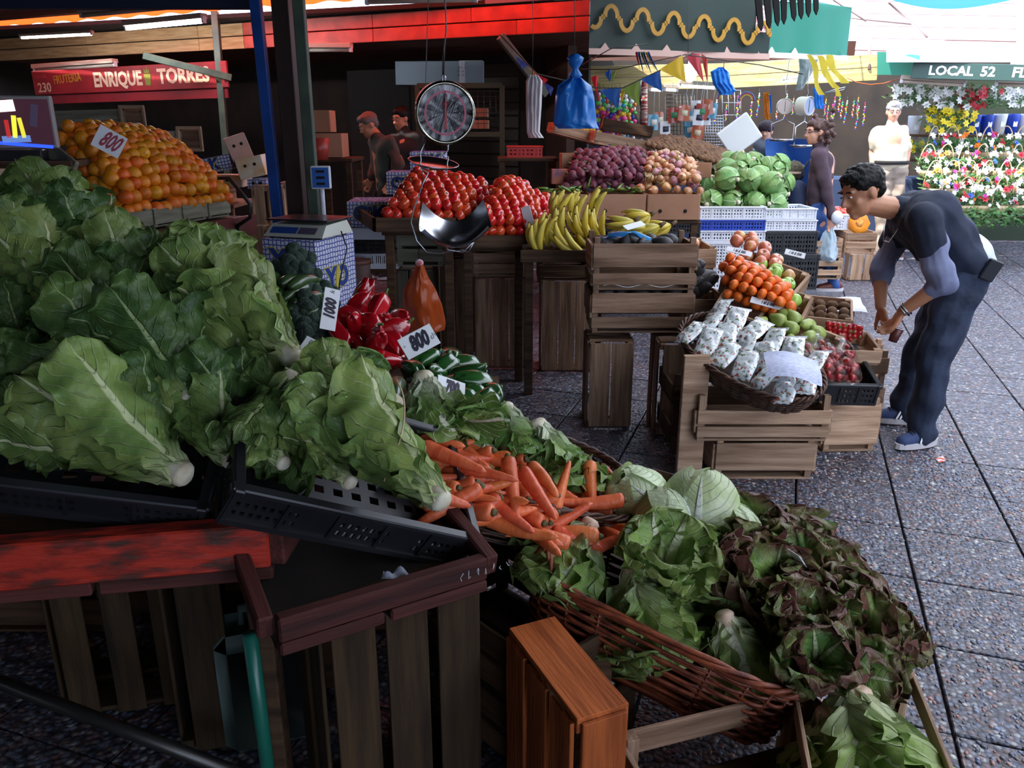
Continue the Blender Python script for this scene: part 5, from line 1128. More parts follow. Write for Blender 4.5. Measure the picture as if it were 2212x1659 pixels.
crate(T(P(1508, 640, Y=4.1) + V((0, 0, -.12))), .22, .3, .12, M_['crate'], 'crate under the avocado heap right of the stack')
DO, DN = V((0, 4.3, .957)), V((0, -.5, 1))
def dp(px, py, up=0): return PL(px, py, DO, DN) + V((0, 0, up))
def dq(c, up=0): return [dp(x, y, up) for x, y in c]
def dcrate(c0, c1, W, H, lab, m='crate_pale', off=0):
    a, b = dp(*c0), dp(*c1); f = FR(a, b - a, DN); L = (b - a).length
    return crate(f @ T((L / 2, W / 2 + off, -H + .02)), L, W, H, M_[m], lab, sides=((.5, H * .9),), ends=((.5, H * .95),), bottom=3, t=.012)
dcrate((1562, 610), (1690, 662), .30, .09, 'pale tilted crate of apples, highest of the fruit display')
dcrate((1548, 668), (1712, 722), .30, .09, 'pale tilted crate of mandarins in the middle of the display')
dcrate((1600, 745), (1765, 815), .30, .09, 'pale tilted crate of green pears next to the strawberry bags')
place(APR, heap(dq([(1640, 600), (1702, 610), (1640, 532), (1578, 520)], .03), .034, jit=.2, bulge=.03, layers=1), 'reddish yellow apple in the highest crate of the display', 'apple', 'reddish apples in the display', tilt=50)
place(APG, heap(dq([(1660, 642), (1712, 665), (1695, 612), (1620, 582)], .04), .034, jit=.2, bulge=.02), 'green apple in the display above the mandarins', 'apple', 'green apples in the display', tilt=50)
place(MAN, heap(dq([(1572, 652), (1712, 708), (1702, 655), (1560, 580)], .04), .025, jit=.2, bulge=.05, layers=2), 'orange mandarin heaped in the middle crate of the display', 'mandarin', 'mandarins in the display', tilt=60)
place(PEA, heap(dq([(1640, 720), (1740, 790), (1768, 742), (1690, 700)], .05), .033, jit=.25, bulge=.02), 'green pear in the lowest crate of the display', 'pear', 'green pears in the display', tilt=70)
for (x, y, w, h, lab, up) in ((1606, 600, .13, .035, 'white price slip over the mandarins, nearer one', (.6, .3, .6)), (1594, 575, .13, .03, 'white price slip at the top of the mandarins', (.6, .3, .6)), (1655, 690, .16, .035, 'white price slip below the mandarins', (.6, .3, .6)), (1714, 580, .10, .035, 'white price slip at the right edge of the apples', (.6, .3, .6))):
    c = dp(x, y, .075); card_sign(c, V((-.1, -.7, .7)), V((.35, .6, .6)), w, h, '1 kl $ 500', lab, size=.022, sx=.7, bold=.001, name='price_slip')
c = P(1140, 468, Y=4.7); card_sign(c, toward(c) + V((-.5, 0, 0)), (-.35, 0, .9), .06, .12, '', 'small white price slip leaning between tomatoes and bananas', name='price_slip')
c = P(1370, 487, Y=4.1); card_sign(c, V((.2, -.5, 1)), (-.4, .5, .2), .13, .04, '', 'white paper slip lying on the bananas of the crate stack', name='price_slip')
c = P(1560, 655, Y=3.75)
# wicker basket with bags of cut soup vegetables
bl, br = P(1488, 700, Y=3.56), P(1772, 866, Y=3.02); bx_ = (br - bl)
bfm = FR((bl + br) / 2 + V((.02, .1, -.09)), bx_, (-.05, -.55, 1))
basket(bfm, .31, .16, .10, M_['wicker'], 'long dark wicker basket tilted with packets of cut vegetables', rows=10, stakes=44, flare=1.15, p=2.2, rim_r=.008)
M_['packet'] = mat('vegetable_packet_film', 'e8eef0', .22, c2='6f9470', scale=55, coat=.8, lo=.38, hi=.46, detail=4, rh=.0, rv=.05, c3='e8e0d8')
def redblots(m):
    t = m.node_tree; N = t.nodes; L = t.links; b = N['Principled BSDF']; tc = N.new('ShaderNodeTexCoord'); n = N.new('ShaderNodeTexNoise'); n.inputs['Scale'].default_value = 38; n.inputs['Detail'].default_value = 2
    mp = N.new('ShaderNodeMapping'); mp.inputs['Location'].default_value = (5, 2, 1); L.new(tc.outputs['Object'], mp.inputs[0]); L.new(mp.outputs[0], n.inputs['Vector'])
    cr = N.new('ShaderNodeValToRGB'); cr.color_ramp.elements[0].position = .60; cr.color_ramp.elements[1].position = .63; L.new(n.outputs[0], cr.inputs[0])
    mx = N.new('ShaderNodeMix'); mx.data_type = 'RGBA'; L.new(cr.outputs[0], mx.inputs[0]); src = b.inputs['Base Color'].links[0].from_socket; L.new(src, mx.inputs[6]); mx.inputs[7].default_value = lin('b86050'); L.new(mx.outputs[2], b.inputs['Base Color'])
redblots(M_['packet'])
def pillow(L, W, H, seed, name='packet', m=None, crimp=.02):
    rg = random.Random(seed)
    def f(sg_):
        def g_(u, v):
            x = (u - .5) * W * (1 - .12 * abs(v - .5) * 2); y = (v - .5) * L; k = (max(0, 1 - (2 * u - 1) ** 2)) ** .5 * (max(0, 1 - (2 * v - 1) ** 4)) ** .6
            return V((x, y, sg_ * H / 2 * k * (1 + .5 * noise.noise((u * 5, v * 6, seed + sg_))) + .004 * math.sin(u * 20 + seed) * (abs(v - .5) > .45)))
        return g_
    return G().grid(f(1), 12, 16).grid(f(-1), 12, 16).mesh(name, m or M_['packet'])
PK = [pillow(.19, .12, .05, s) for s in range(4)]
seal = slat_me(.125, .018, .001, M_['paper'], 'seal')
up_ = V((-.05, -.55, 1)).normalized(); k = 0
for r_ in range(3):
    for c_ in range(6):
        q = bfm @ V((-.27 + c_ * .105 + .03 * (r_ % 2), -.075 + .085 * r_, .10 + .015 * r_ + rnd(0, .012)))
        lab = '%s packet of cut vegetables from the left in the %s row of the basket' % (ORD[c_], ('front', 'middle', 'back')[r_]); px = V((.80, -.6, -.1))
        inst(dict(n='vegetable_packet', m=PK[k % 4], k=[kid('seal', seal, T((0, .095, 0), (90, 0, 0)))]), FR(q, px, up_) @ T((0, 0, .01), (rnd(5, 22), rnd(-30, 5), rnd(-20, 20)), .82), lab, 'packet', 'vegetable packets in the basket'); k += 1
O('newspaper', G().grid(lambda u, v: V((.22 * u, .16 * v, .02 * math.sin(u * 4) + .012 * math.sin(v * 5))), 12, 10).mesh('newspaper', mat('printed_newspaper', 'd8dcf0', .8, c2='a8b0d0', scale=60, stretch=(1, 6, 1))), None, FR(P(1655, 815, Y=3.02), (1, -.15, -.08), (-.1, -.5, 1)), label='printed paper sheet lying across the packets at the basket end', cat='newspaper')
# strawberries in clear bags, black plastic crate
bpc = FR(P(1700, 858, Y=3.3), V((.5, -.06, -.02)), (0, -.35, 1))
pcrate(FR(P(1885, 868, Y=3.42) - V((.50, 0, 0)), (1, -.02, -.02), (0, -.3, 1)) @ T((.25, .17, 0)), .50, .34, .11, M_['black_plastic'], 'black plastic crate holding the strawberry bags', nx=52, ny=7, hole=lambda i, j: i % 2 == 1 and j % 2 == 1 and i > 34)
M_['berry'] = mat('strawberry_skin', 'b81c1c', .3, c2='8a1418', scale=50, rv=.15, coat=.5)
M_['clear'] = mat('clear_bag_film', 'f0f0ff', .08, trans=1, alpha=.28, spec=.8)
bpf = [(1e-4, -.02), (.008, -.015), (.014, .0), (.013, .008), (.007, .013), (1e-4, .014)]
berry = dict(n='strawberry', m=G().lathe(bpf, 8).mesh('strawberry', M_['berry']), k=[kid('calyx', star(5, .009, M_['calyx'], 'calyx', .0135))])
for i, (x0, y0, x1, y1) in enumerate(((1735, 735, 1768, 815), (1765, 725, 1790, 812), (1790, 745, 1812, 818), (1820, 735, 1842, 820), (1722, 745, 1742, 800), (1775, 750, 1768, 822))):
    a, b = P(x0, y0, Y=3.46), P(x1, y1, Y=3.2); d = b - a; fr_ = FZ(b, a - b, (1, 0, 0)); Lb = d.length
    bag = G().lathe([(1e-4, -.01), (.03, -.005), (.042, .02), (.044, Lb * .5), (.042, Lb * .75), (.03, Lb * .9), (.008, Lb), (.012, Lb + .02), (.02, Lb + .03)], 14, None, lambda p, a_, j: V((p.x * (1 + .07 * math.sin(a_ * 5 + j)), p.y * .8, p.z)))
    lab = ['strawberry bag at the left of the black crate', 'strawberry bag with twisted top in the second place', 'tall clear strawberry bag in the middle front', 'tall clear strawberry bag at the right of the crate', 'short strawberry bag against the pears', 'front strawberry bag with shiny folds'][i]
    inst(dict(n='strawberry_bag', m=bag.mesh('strawberry_bag', M_['clear']), k=[kid('tie', G().lathe([(.010, Lb - .003), (.010, Lb + .004)], 8).mesh('tie', M_['paper']))]), fr_, lab, 'bag')
    for q in range(16):
        an = q * 2.4; p = fr_ @ V((.024 * math.cos(an) * (q % 3 > 0), .02 * math.sin(an), .015 + (Lb * .72) * q / 16)); inst(berry, Matrix.Translation(p) @ Euler((q, q * 2, q)).to_matrix().to_4x4(), 'strawberry inside one of the clear bags', 'strawberry', 'strawberries in bags')
for q in range(26): inst(berry, T(P(1790 + (q % 7) * 11, 700 + (q // 7) * 9 + (q % 7) * 1.5, Y=3.75) , (q * 40, q * 70, 0), 1.2), 'loose strawberry in the crate behind the bags', 'strawberry', 'loose strawberries behind the bags')
crate(T(P(1790, 735, Y=3.72) + V((0, 0, -.06)), (6, 0, -8)), .40, .26, .07, M_['crate_pale'], 'shallow pale crate with loose strawberries behind the clear bags', sides=((.5, .06),), ends=((.5, .06),))
kx = FR(P(1768, 700, Y=4.05), (1, -.35, -.04), (0, -.25, 1)); crate(kx @ T((0, .12, -.03)), .30, .26, .08, M_['crate_pale'], 'shallow pale crate of brownish kiwis right of the mandarins', sides=((.5, .07),), ends=((.5, .07),))
for q in range(15): inst(KIW[0], kx @ T((-.12 + .06 * (q % 5), .03 + .075 * (q // 5), .03), (rnd(0, 90), rnd(0, 90), 0), 1.05), 'brown kiwi lying in the shallow crate at the lane', 'kiwi', 'kiwis in the shallow crate')
nw = O('newspaper', G().grid(lambda u, v: V((.36 * u, .26 * v, .006 * math.sin(u * 9) + .006 * math.sin(v * 7))), 10, 8).mesh('newspaper', mat('folded_newspaper', 'e4e4ea', .8, c2='b8bcc8', scale=50, stretch=(1, 5, 1))), None, FR(P(1722, 668, Y=4.3), (1, -.25, 0), (0, -.1, 1)), label='folded newspaper under two bananas beside the kiwi crate', cat='newspaper')
crate(FR(P(1770, 672, Y=4.35) + V((0, .1, -.1)), (1, -.25, 0)), .38, .26, .09, M_['crate_pale'], 'pale crate under the folded newspaper')
inst(bananas(2, 9, L=.14), FZ(P(1770, 652, Y=4.42), (1, 0, .1), (0, 0, -1)), 'two small bananas on the folded newspaper', 'banana')
# crates under the display
crate(T((1.10, 3.44, .20)), .57, .34, .20, M_['crate_pale'], 'wide crate with one broad and one narrow slat under the wicker basket', sides=((.52, .062), (.18, .048)), ends=((.4, .1),), t=.012)
crate(T((1.125, 3.43, .012)), .43, .30, .185, M_['crate_pale'], 'lowest pale crate on the paving under the wicker basket', sides=((.55, .13),), ends=((.5, .13),), t=.012)
O('upright_board', G().box((0, 0, .285), (.115, .03, .57), b=.003).mesh('upright_board', M_['crate_pale'], False), None, T((.80, 3.32, 0), (0, 0, 4)), label='single upright pale board propping the wicker basket', cat='board')
crate(T((1.02, 3.75, 0)), .5, .34, .4, M_['crate_dark'], 'dark crate in the shade behind the upright board')
crate(T((1.63, 3.77, .013), (0, 0, 3)), .25, .34, .26, M_['crate_pale'], 'pale crate showing its end board under the black plastic crate', sides=((.5, .2),), ends=((.5, .2),), t=.012)
crate(T((1.35, 4.0, .013)), .5, .34, .36, M_['crate'], 'crate hidden in the middle under the fruit display')
crate(T((1.30, 4.25, .38)), .5, .34, .26, M_['crate'], 'crate under the apples of the display')
crate(T((1.80, 4.35, .013)), .5, .34, .34, M_['crate_pale'], 'crate under the kiwi crate at the lane')
crate(T((1.95, 4.75, .013)), .5, .34, .30, M_['crate_pale'], 'crate under the folded newspaper at the lane')
# ================================================================= BACK STALL: boxes of chilies, beets, onions, kiwis, cabbages
def cbox(pl, pr, W, z0, z1, m, lab, flaps=True, holes=2, name='cardboard_box'):
    a, b = V(pl), V(pr); a.z = b.z = z0; L = (b - a).length; h = z1 - z0; f = FR(a, b - a)
    o = O(name, None, None, f, label=lab, cat='box'); t = .006
    for (nm, x, y, l, r_) in (('front_panel', L / 2, 0, L, 0), ('back_panel', L / 2, W, L, 0), ('side_panel', 0, W / 2, W, 90), ('side_panel', L, W / 2, W, 90)):
        part(nm, slat_me(l - .004, h, t, m, nm), o, T((x, y, h / 2), (0, 0, r_)))
    part('bottom_panel', G().box((L / 2, W / 2, .004), (L, W, .006)).mesh('bottom_panel', m, False), o)
    for i in range(holes): part('hand_hole', G().lathe([(.014, 0), (.014, .008), (1e-4, .008)], 12).mesh('hand_hole', M_['dark']), o, T((L * (.25 + .48 * i), -.0005, h * .35), (90, 0, 0)))
    return o
zt, zb = 1.03, .84
for i, (x0, x1) in enumerate(((1176, 1274), (1279, 1394), (1398, 1511))):
    cbox(P(x0, 450, Y=6.2), P(x1, 450, Y=6.2), .4, zb, zt, M_['card'], ['cardboard box of green chilies nearest the tomatoes', 'cardboard box of green chilies in the middle with two holes', 'cardboard box with round holes under the onions'][i])
table('stall_table', P(1176, 500, Y=6.2).x, P(1512, 500, Y=6.2).x, 6.22, 8.2, zb - .002, M_['crate_dark'], 'dark table carrying the cardboard boxes')
M_['chili'] = mat('green_chili_skin', '6f9438', .3, c2='4c7428', scale=12, coat=.4, rv=.25)
ch = [dict(n='chili', m=G().tube([(0, 0, 0), (.004 * s, .0, .03), (.010 * s, .002, .06), (.02 * s, .004, .10)], [.009, .011, .008, .001], 6).mesh('chili', M_['chili']), k=[kid('stem', G().tube([(0, 0, 0), (-.002, 0, -.02)], [.003, .002], 5).mesh('stem', M_['calyx']))]) for s in (1, -1)]
for i in range(46):
    x = rnd(1182, 1268) if i % 2 else rnd(1285, 1390); p = P(x, 414 if True else 0, Y=rnd(6.25, 6.5)); p.z = 1.035 + rnd(0, .03)
    inst(ch[i % 2], FZ(p, V((rnd(-1, 1), rnd(-1, 1), rnd(-.1, .2)))), 'long green chili in the cardboard boxes', 'chili', 'green chilies in the boxes')
place(BEE, heap([P(1222, 400, Y=6.45), P(1385, 405, Y=6.45), P(1395, 338, Y=7.1), P(1245, 345, Y=7.1)], .04, jit=.35, bulge=.06, layers=2), 'dusty purple beetroot heaped left of the onions', 'beetroot', 'beetroots heaped on the back table', tilt=80)
place(ONI, heap([P(1385, 408, Y=6.35), P(1510, 410, Y=6.35), P(1500, 362, Y=6.9), P(1395, 345, Y=6.95)], .04, jit=.4, bulge=.05, layers=2), 'brown-skinned onion heaped between beetroots and cabbages', 'onion', 'onions heaped on the back table', tilt=80)
place(ONI, heap([P(1395, 370, Y=6.6), P(1450, 360, Y=6.6), P(1440, 335, Y=7.0), P(1400, 330, Y=7.0)], .04, jit=.4), 'brown-skinned onion heaped between beetroots and cabbages', 'onion', 'onions heaped on the back table', tilt=60)
for i in range(12):
    p = P(rnd(1390, 1470), rnd(325, 400), Y=6.35); g_ = G().tube([p, p + V((rnd(-.05, .05), -.02, rnd(-.08, .06))), p + V((rnd(-.12, .12), -.03, rnd(-.1, .1)))], [.006, .004, .002], 5, flat=.4)
    if i == 0: gg = G()
    gg.v += [] ; n0 = len(gg.v); gg.v += g_.v; gg.uv += g_.uv; gg.f += [tuple(a + n0 for a in f) for f in g_.f]; gg.m += g_.m
O('onion_tops', gg.mesh('onion_tops', mat('dry_green_onion_tops', '8a9250', .7)), label='withered green tops hanging among the onions', cat='leaves', kind='stuff')
kq = heap([P(1400, 312, Y=7.1), P(1590, 362, Y=6.9), P(1608, 345, Y=7.8), P(1440, 288, Y=8.1)], .0265, jit=.2, bulge=.05, trim=285)
place(KIW, kq, 'brown kiwi in the large sloping heap behind the onions', 'kiwi', 'kiwis in the sloping heap', tilt=80)
table('stall_table', P(1400, 330, Y=7.1).x, P(1600, 350, Y=7.1).x, 7.0, 8.2, 1.16, M_['crate_dark'], 'table under the sloping heap of kiwis')
cbox(P(1370, 330, Y=6.98), P(1535, 372, Y=6.75), .02, 1.12, 1.24, M_['card'], 'long cardboard strip before the kiwi heap', holes=0)
cbox(P(1213, 345, Y=7.15), P(1290, 345, Y=7.15), .3, 1.10, 1.30, M_['card'], 'cardboard box behind the beetroots at left', holes=0)
cbox(P(1282, 330, Y=7.35), P(1372, 330, Y=7.3), .3, 1.16, 1.34, M_['card'], 'cardboard box behind the beetroots in the middle', holes=0)
crate(T(P(1245, 300, Y=7.7), (0, 14, 10)), .5, .3, .09, M_['crate_pale'], 'tilted pale crate with lemons behind the beetroots', sides=((.5, .08),), ends=((.5, .08),))
crate(T(P(1335, 318, Y=7.5), (0, 10, 6)), .5, .3, .11, M_['crate_pale'], 'tilted long pale crate below the red fruit crate', sides=((.5, .08),), ends=((.5, .08),))
crate(T(P(1350, 288, Y=7.8), (0, 9, 0)), .44, .3, .10, M_['crate_dark'], 'dark crate of small red fruits on the pale crates', sides=((.5, .09),), ends=((.5, .09),))
small = rnd_spec('red_plum', M_['tomato'], .016, None, 8)
for i in range(40): inst(small, T(P(1312 + (i % 20) * 4.2, 270 + (i % 20) * .8 + (i // 20) * 3, Y=7.85)), 'small red plum in the dark crate at the back', 'plum', 'small red plums')
for i in range(18): inst(LEM[0], T(P(1247 + (i % 6) * 7, 280 + (i // 6) * 5, Y=7.7), (i * 50, i * 30, 0), .8), 'yellow lemon in the tilted crate at the back', 'lemon', 'lemons in the tilted crate')
place(CAB, heap([P(1532, 432, Y=6.5), P(1672, 440, Y=6.55), P(1700, 385, Y=7.3), P(1545, 375, Y=7.2)], .082, jit=.25, bulge=.05, layers=2), 'round green cabbage heaped over the plastic crates', 'cabbage', 'green cabbages heaped over the crates', free=True)
place(ONI, heap([P(1640, 378, Y=7.35), P(1690, 385, Y=7.35), P(1690, 368, Y=7.8), P(1640, 362, Y=7.8)], .04, jit=.3), 'small reddish onion behind the cabbages', 'onion', 'reddish onions behind the cabbages', tilt=60)
# plastic crates under the cabbages
Yc = 6.35
def pcr(px0, px1, y0, y1, m, lab, Y=6.35, W=.38, **k):
    a, b = P(px0, y1, Y=Y), P(px1, y1, Y=Y); h = P(px0, y0, Y=Y).z - a.z; L = b.x - a.x
    return pcrate(T(((a.x + b.x) / 2, Y + W / 2, a.z)), L, W, h, m, lab, **k)
hx = lambda i, j: i % 2 == 1 and j % 2 == 1
pcr(1513, 1650, 446, 474, M_['white_plastic'], 'white plastic crate directly under the cabbages at left', nx=44, ny=7, hole=hx)
pcr(1513, 1650, 475, 497, M_['blue_plastic'], 'bright blue plastic crate, second under the cabbages', nx=44, ny=5, hole=hx)
pcr(1513, 1650, 498, 520, M_['white_plastic'], 'white plastic crate under the blue one', nx=44, ny=5, hole=hx)
pcr(1513, 1650, 521, 572, M_['white_plastic'], 'tall white plastic crate with fine mesh below the others', nx=44, ny=13, hole=hx)
pcr(1513, 1650, 573, 625, M_['white_plastic'], 'lowest white plastic crate of the left column', nx=44, ny=9, hole=hx)
pcr(1653, 1760, 450, 474, M_['white_plastic'], 'white plastic crate under the cabbages at right', nx=34, ny=7, hole=hx)
pcr(1653, 1760, 475, 498, M_['white_plastic'], 'second white plastic crate of the right column', nx=34, ny=7, hole=hx)
pcr(1653, 1760, 499, 548, M_['black_plastic'], 'black plastic crate below the white ones at right', nx=34, ny=9, hole=hx)
pcr(1653, 1760, 549, 625, M_['black_plastic'], 'lowest black plastic crate of the right column', nx=34, ny=11, hole=hx)
pcr(1410, 1510, 479, 504, M_['black_plastic'], 'black pierced crate below the third cardboard box', nx=34, ny=5, hole=hx, Y=6.25)
pcr(1280, 1408, 479, 540, M_['black_plastic'], 'black crate in the shadow below the middle cardboard box', nx=34, ny=5, hole=hx, Y=6.3)
# crates and pumpkin at the lane behind the woman
pcr(1788, 1830, 462, 496, M_['white_plastic'], 'white plastic crate with tomatoes right of the walking woman', Y=7.3, nx=16, ny=9, hole=hx)
place(TOM, heap([P(1790, 462, Y=7.35), P(1828, 462, Y=7.35), P(1826, 452, Y=7.6), P(1792, 452, Y=7.6)], .034, jit=.2), 'tomato in the white plastic crate at the lane', 'tomato', 'tomatoes in the white crate')
a = P(1860, 545, Y=7.2); crate(T((a.x, 7.4, a.z)), .26, .34, P(1860, 503, Y=7.2).z - a.z, M_['crate_pale'], 'pale slatted crate with the cut pumpkin on it', sides=((.35, .06), (.8, .06)))
upx(1860, 607, 56, 550, .3, M_['crate_pale'], 'pale crate on end at the lane under the slatted crate', bottom=2, bw=.9)
for (x, y0, y1) in ((1775, 520, 560), (1775, 562, 605)):
    a = P(x, y1, Y=7.1); crate(T((a.x, 7.3, a.z + .01)), .34, .34, P(x, y0, Y=7.1).z - a.z, M_['crate_pale'], 'pale crate behind the woman, upper one' if y0 == 520 else 'pale crate on the paving behind the woman', sides=((.3, .05), (.75, .05)))
M_['pumpkin'] = mat('pumpkin_flesh', 'f29a1e', .5, c2='e07a10', scale=10)
pk = dict(n='pumpkin_half', m=G().lathe([(1e-4, 0), (.03, .0), (.085, .004), (.095, -.02), (.08, -.07), (.04, -.10), (1e-4, -.10)], 18, None, lambda p, a, i: V((p.x * (1 + .06 * math.cos(a * 7)), p.y * (1 + .06 * math.cos(a * 7)), p.z))).mesh('pumpkin_half', M_['pumpkin']), k=[kid('seed_hollow', G().ell((0, 0, .002), (.035, .035, .012), 12, 6).mesh('seed_hollow', mat('pumpkin_seeds', 'b8500c', .8, c2='f0c060', scale=90)))])
inst(pk, FZ(P(1857, 482, Y=7.25), (-.1, -1, .25)), 'cut orange pumpkin half standing on the pale slatted crate', 'pumpkin')
O('plastic_bag', G().ell((0, 0, 0), (.05, .04, .06), 12, 8, None, lambda p, a, i: p * (1 + .15 * noise.noise(p * 3))).mesh('plastic_bag', M_['white_plastic']), None, T(P(1808, 470, Y=7.0)), label='small white bag beside the tomatoes at the lane', cat='bag')
# ================================================================= ORANGES AT THE LEFT
OQ = [P(250, 458, Y=3.95), P(490, 428, Y=4.95), P(330, 305, Y=5.15), P(125, 290, Y=4.35)]
place(ORA, heap(OQ, .036, jit=.3, bulge=.10, layers=2), 'ripe orange in the big heap at upper left', 'orange', 'oranges heaped at the upper left', free=True)
oa, ob = P(262, 500, Y=3.9), P(500, 462, Y=4.95); of = FR(oa, ob - oa); oL = (ob - oa).length
for i in range(4):
    w = oL / 4; crate(of @ T((w * (i + .5), .075, .0)), w - .03, .14, .09, M_['crate_grey'], ['leftmost shallow crate along the front of the oranges', 'second shallow crate along the front of the oranges', 'third shallow crate along the front of the oranges', 'rightmost shallow crate along the front of the oranges'][i], sides=((.5, .075),), ends=((.5, .08),), post=.03, m_end=M_['crate_grey'])
rb = O('orange_table', None, None, of, label='dark red painted plank table under the orange crates', cat='table')
part('front_board', slat_me(oL + .25, .12, .03, mat('dark_red_board_paint', '6e2822', .55, c2='4c1e1a', scale=6), 'front_board'), rb, T((oL / 2 + .04, -.06, -.075)))
part('table_top', G().box((oL / 2, .6, -.03), (oL + .2, 1.3, .02)).mesh('table_top', M_['crate_dark'], False), rb)
for x in (.1, oL + .1): part('leg', G().box((x, .05, -.58), (.05, .05, 1.05)).mesh('leg', M_['crate_dark'], False), rb)
for i, (x0, y0, x1, y1, Y0, Y1, h, lab) in enumerate(((75, 262, 262, 255, 5.3, 5.6, .115, 'grey-green crate board behind the oranges, left of the two end frames'), (292, 300, 385, 300, 5.4, 5.6, .10, 'grey-green crate board behind the oranges at right'))):
    o = O('wooden_crate', None, None, Matrix.Identity(4), label=lab, cat='crate'); a, b = P(x0, y0, Y=Y0), P(x1, y1, Y=Y1)
    bboard('board', a, b, h, .02, M_['crate_grey'], o)
    bboard('board', a + V((0, .3, 0)), b + V((0, .3, 0)), h, .02, M_['crate_grey'], o); 
    # open end frame
    c = b; s = .07
    for dz in (-s, s): bboard('frame_slat', c + V((0, -.02, dz)), c + V((.17, -.02, dz)), .022, .02, M_['crate_pale'], o)
    for dx in (0.01, .16): bboard('frame_slat', c + V((dx, -.02, -s)), c + V((dx, -.02, s)), .022, .02, M_['crate_pale'], o, up=(1, 0, 0))
    part('end_panel', G().box((0, 0, 0), (.13, .01, .12)).mesh('end_panel', M_['crate'], False), o, Matrix.Translation(c + V((.085, .02, 0))))
bboard('side_plank', P(72, 300, Y=4.3), P(160, 372, Y=3.85), .10, .02, M_['crate_grey'], up=(.4, .2, 1), label='grey plank holding the oranges in at the left', cat='board')
# black metal frame at the right end of the oranges
fr2 = O('metal_frame', None, None, Matrix.Identity(4), label='black angular metal frame at the right end of the orange table', cat='frame')
for k, pl in enumerate(([(440, 385), (495, 385), (540, 440), (540, 470), (510, 490)], [(515, 490), (522, 560), (445, 525)])):
    part('rail', G().tube([P(x, y, Y=4.85) for x, y in pl], .012, 6).mesh('rail', M_['black_plastic']), fr2)
# sunlit crates behind
for i, (x0, x1, y0, y1, Y, lab) in enumerate(((430, 475, 400, 440, 6.3, 'sunlit pale crate low behind the oranges'), (520, 572, 405, 490, 5.9, 'tall pinkish crate on end left of the blue post'), (440, 510, 498, 548, 5.9, 'slatted crate lying lit through the black frame'), (515, 572, 492, 552, 5.8, 'lower crate on end left of the blue post'), (600, 612, 400, 560, 6.0, 'pale crate seen between the posts'))):
    a, b = P(x0, y1, Y=Y), P(x1, y0, Y=Y); crate(T(((a.x + b.x) / 2, Y + .17, (a.z + b.z) / 2), (0, 90, 0)) @ T((0, 0, -.0)), b.z - a.z, .3, b.x - a.x, M_['crate_pale'], lab, sides=((.25, (b.x - a.x) * .36), (.75, (b.x - a.x) * .36)), bottom=3) if i in (1, 3, 4) else crate(T(((a.x + b.x) / 2, Y + .17, a.z)), b.x - a.x, .3, b.z - a.z, M_['crate_pale'], lab)
table('stall_table', P(430, 400, Y=5.9).x, P(620, 400, Y=5.9).x, 5.75, 6.6, P(520, 556, Y=5.8).z, M_['crate'], 'low brown table under the sunlit crates')
table('stall_table', P(380, 400, Y=6.3).x, P(500, 400, Y=6.3).x, 6.3, 6.9, P(450, 442, Y=6.3).z, M_['crate'], 'table under the printed fruit boxes at left')
# printed fruit boxes
def lattice():
    m = bpy.data.materials.new('blue_lattice_print'); m.use_nodes = True; N = m.node_tree.nodes; L = m.node_tree.links; b = N['Principled BSDF']
    tc = N.new('ShaderNodeTexCoord'); v = N.new('ShaderNodeTexVoronoi'); v.feature = 'DISTANCE_TO_EDGE'; v.inputs['Scale'].default_value = 42; v.inputs['Randomness'].default_value = .25
    L.new(tc.outputs['Object'], v.inputs['Vector']); cr = N.new('ShaderNodeValToRGB'); cr.color_ramp.elements[0].color = lin('3c4c9c'); cr.color_ramp.elements[1].color = lin('d4d6e4'); cr.color_ramp.elements[0].position = .10; cr.color_ramp.elements[1].position = .16
    L.new(v.outputs[0], cr.inputs[0]); L.new(cr.outputs[0], b.inputs['Base Color']); b.inputs['Roughness'].default_value = .6; return m
M_['lattice'] = lattice(); M_['letblue'] = mat('blue_box_letters', '1c3c8c', .5); M_['letyel'] = mat('yellow_box_outline', 'c8b840', .5)
def pbox(f, L, W, H, lab, words=(('front', 'CiK', .8),), m=None, holes=True, letm=None):
    m = m or M_['lattice']; o = O('fruit_box', G().box((L / 2, W / 2, H / 2), (L, W, H), b=.003).mesh('fruit_box', m, False), None, f, label=lab, cat='box')
    for face, s, k in words:
        M = T((L / 2, -.001, H * (.5 if H < .35 else .74)), (90, 0, 0)) if face == 'front' else T((L + .001, W / 2, H / 2), (90, 0, 90)); wd = L if face == 'front' else W
        tb_ = text(s, 1, M_['letblue'], bold=.05, ext=.0005); xs = [v.co.x for v in tb_.vertices]; ys = [v.co.y for v in tb_.vertices]; sc = min(k * wd / (max(xs) - min(xs)), .8 * H / (max(ys) - min(ys)))
        part('printed_letters', tb_, o, M @ T((0, 0, .0015), (0, 0, 0), (sc, sc, 1)))
        tb2 = text(s, 1, M_['letyel'], bold=.085, ext=.0002); part('letter_outline', tb2, o, M @ T((0, 0, .0006), (0, 0, 0), (sc, sc, 1)))
        lm = G().ell((0, 0, 0), (.3, 1, .1), 10, 6).mesh('printed_leaf', M_['letyel']); part('printed_leaf', lm, o, M @ T((0, 0, .002), (0, 0, -12), (H * .16, H * .16, .004)))
    for k in range(2 if holes else 0): part('vent_hole', G().lathe([(.012, 0), (.012, .002), (1e-4, .002)], 12).mesh('vent_hole', M_['dark']), o, T((L * (.32 + .36 * k), -.0005, H * .62), (90, 0, 0)))
    return o
bxl = P(577, 640, Y=4.05); bxr = P(690, 655, Y=3.95); bxl.z = bxr.z = .55
fbx = FR(bxl, bxr - bxl); Lb = (bxr - bxl).length
hb = P(690, 520, Y=3.95).z - .55
pbox(fbx, Lb, .38, hb, 'blue and white lattice printed fruit box carrying the electronic scale', (('front', 'YO', .75), ('side', 'YO', .6)))
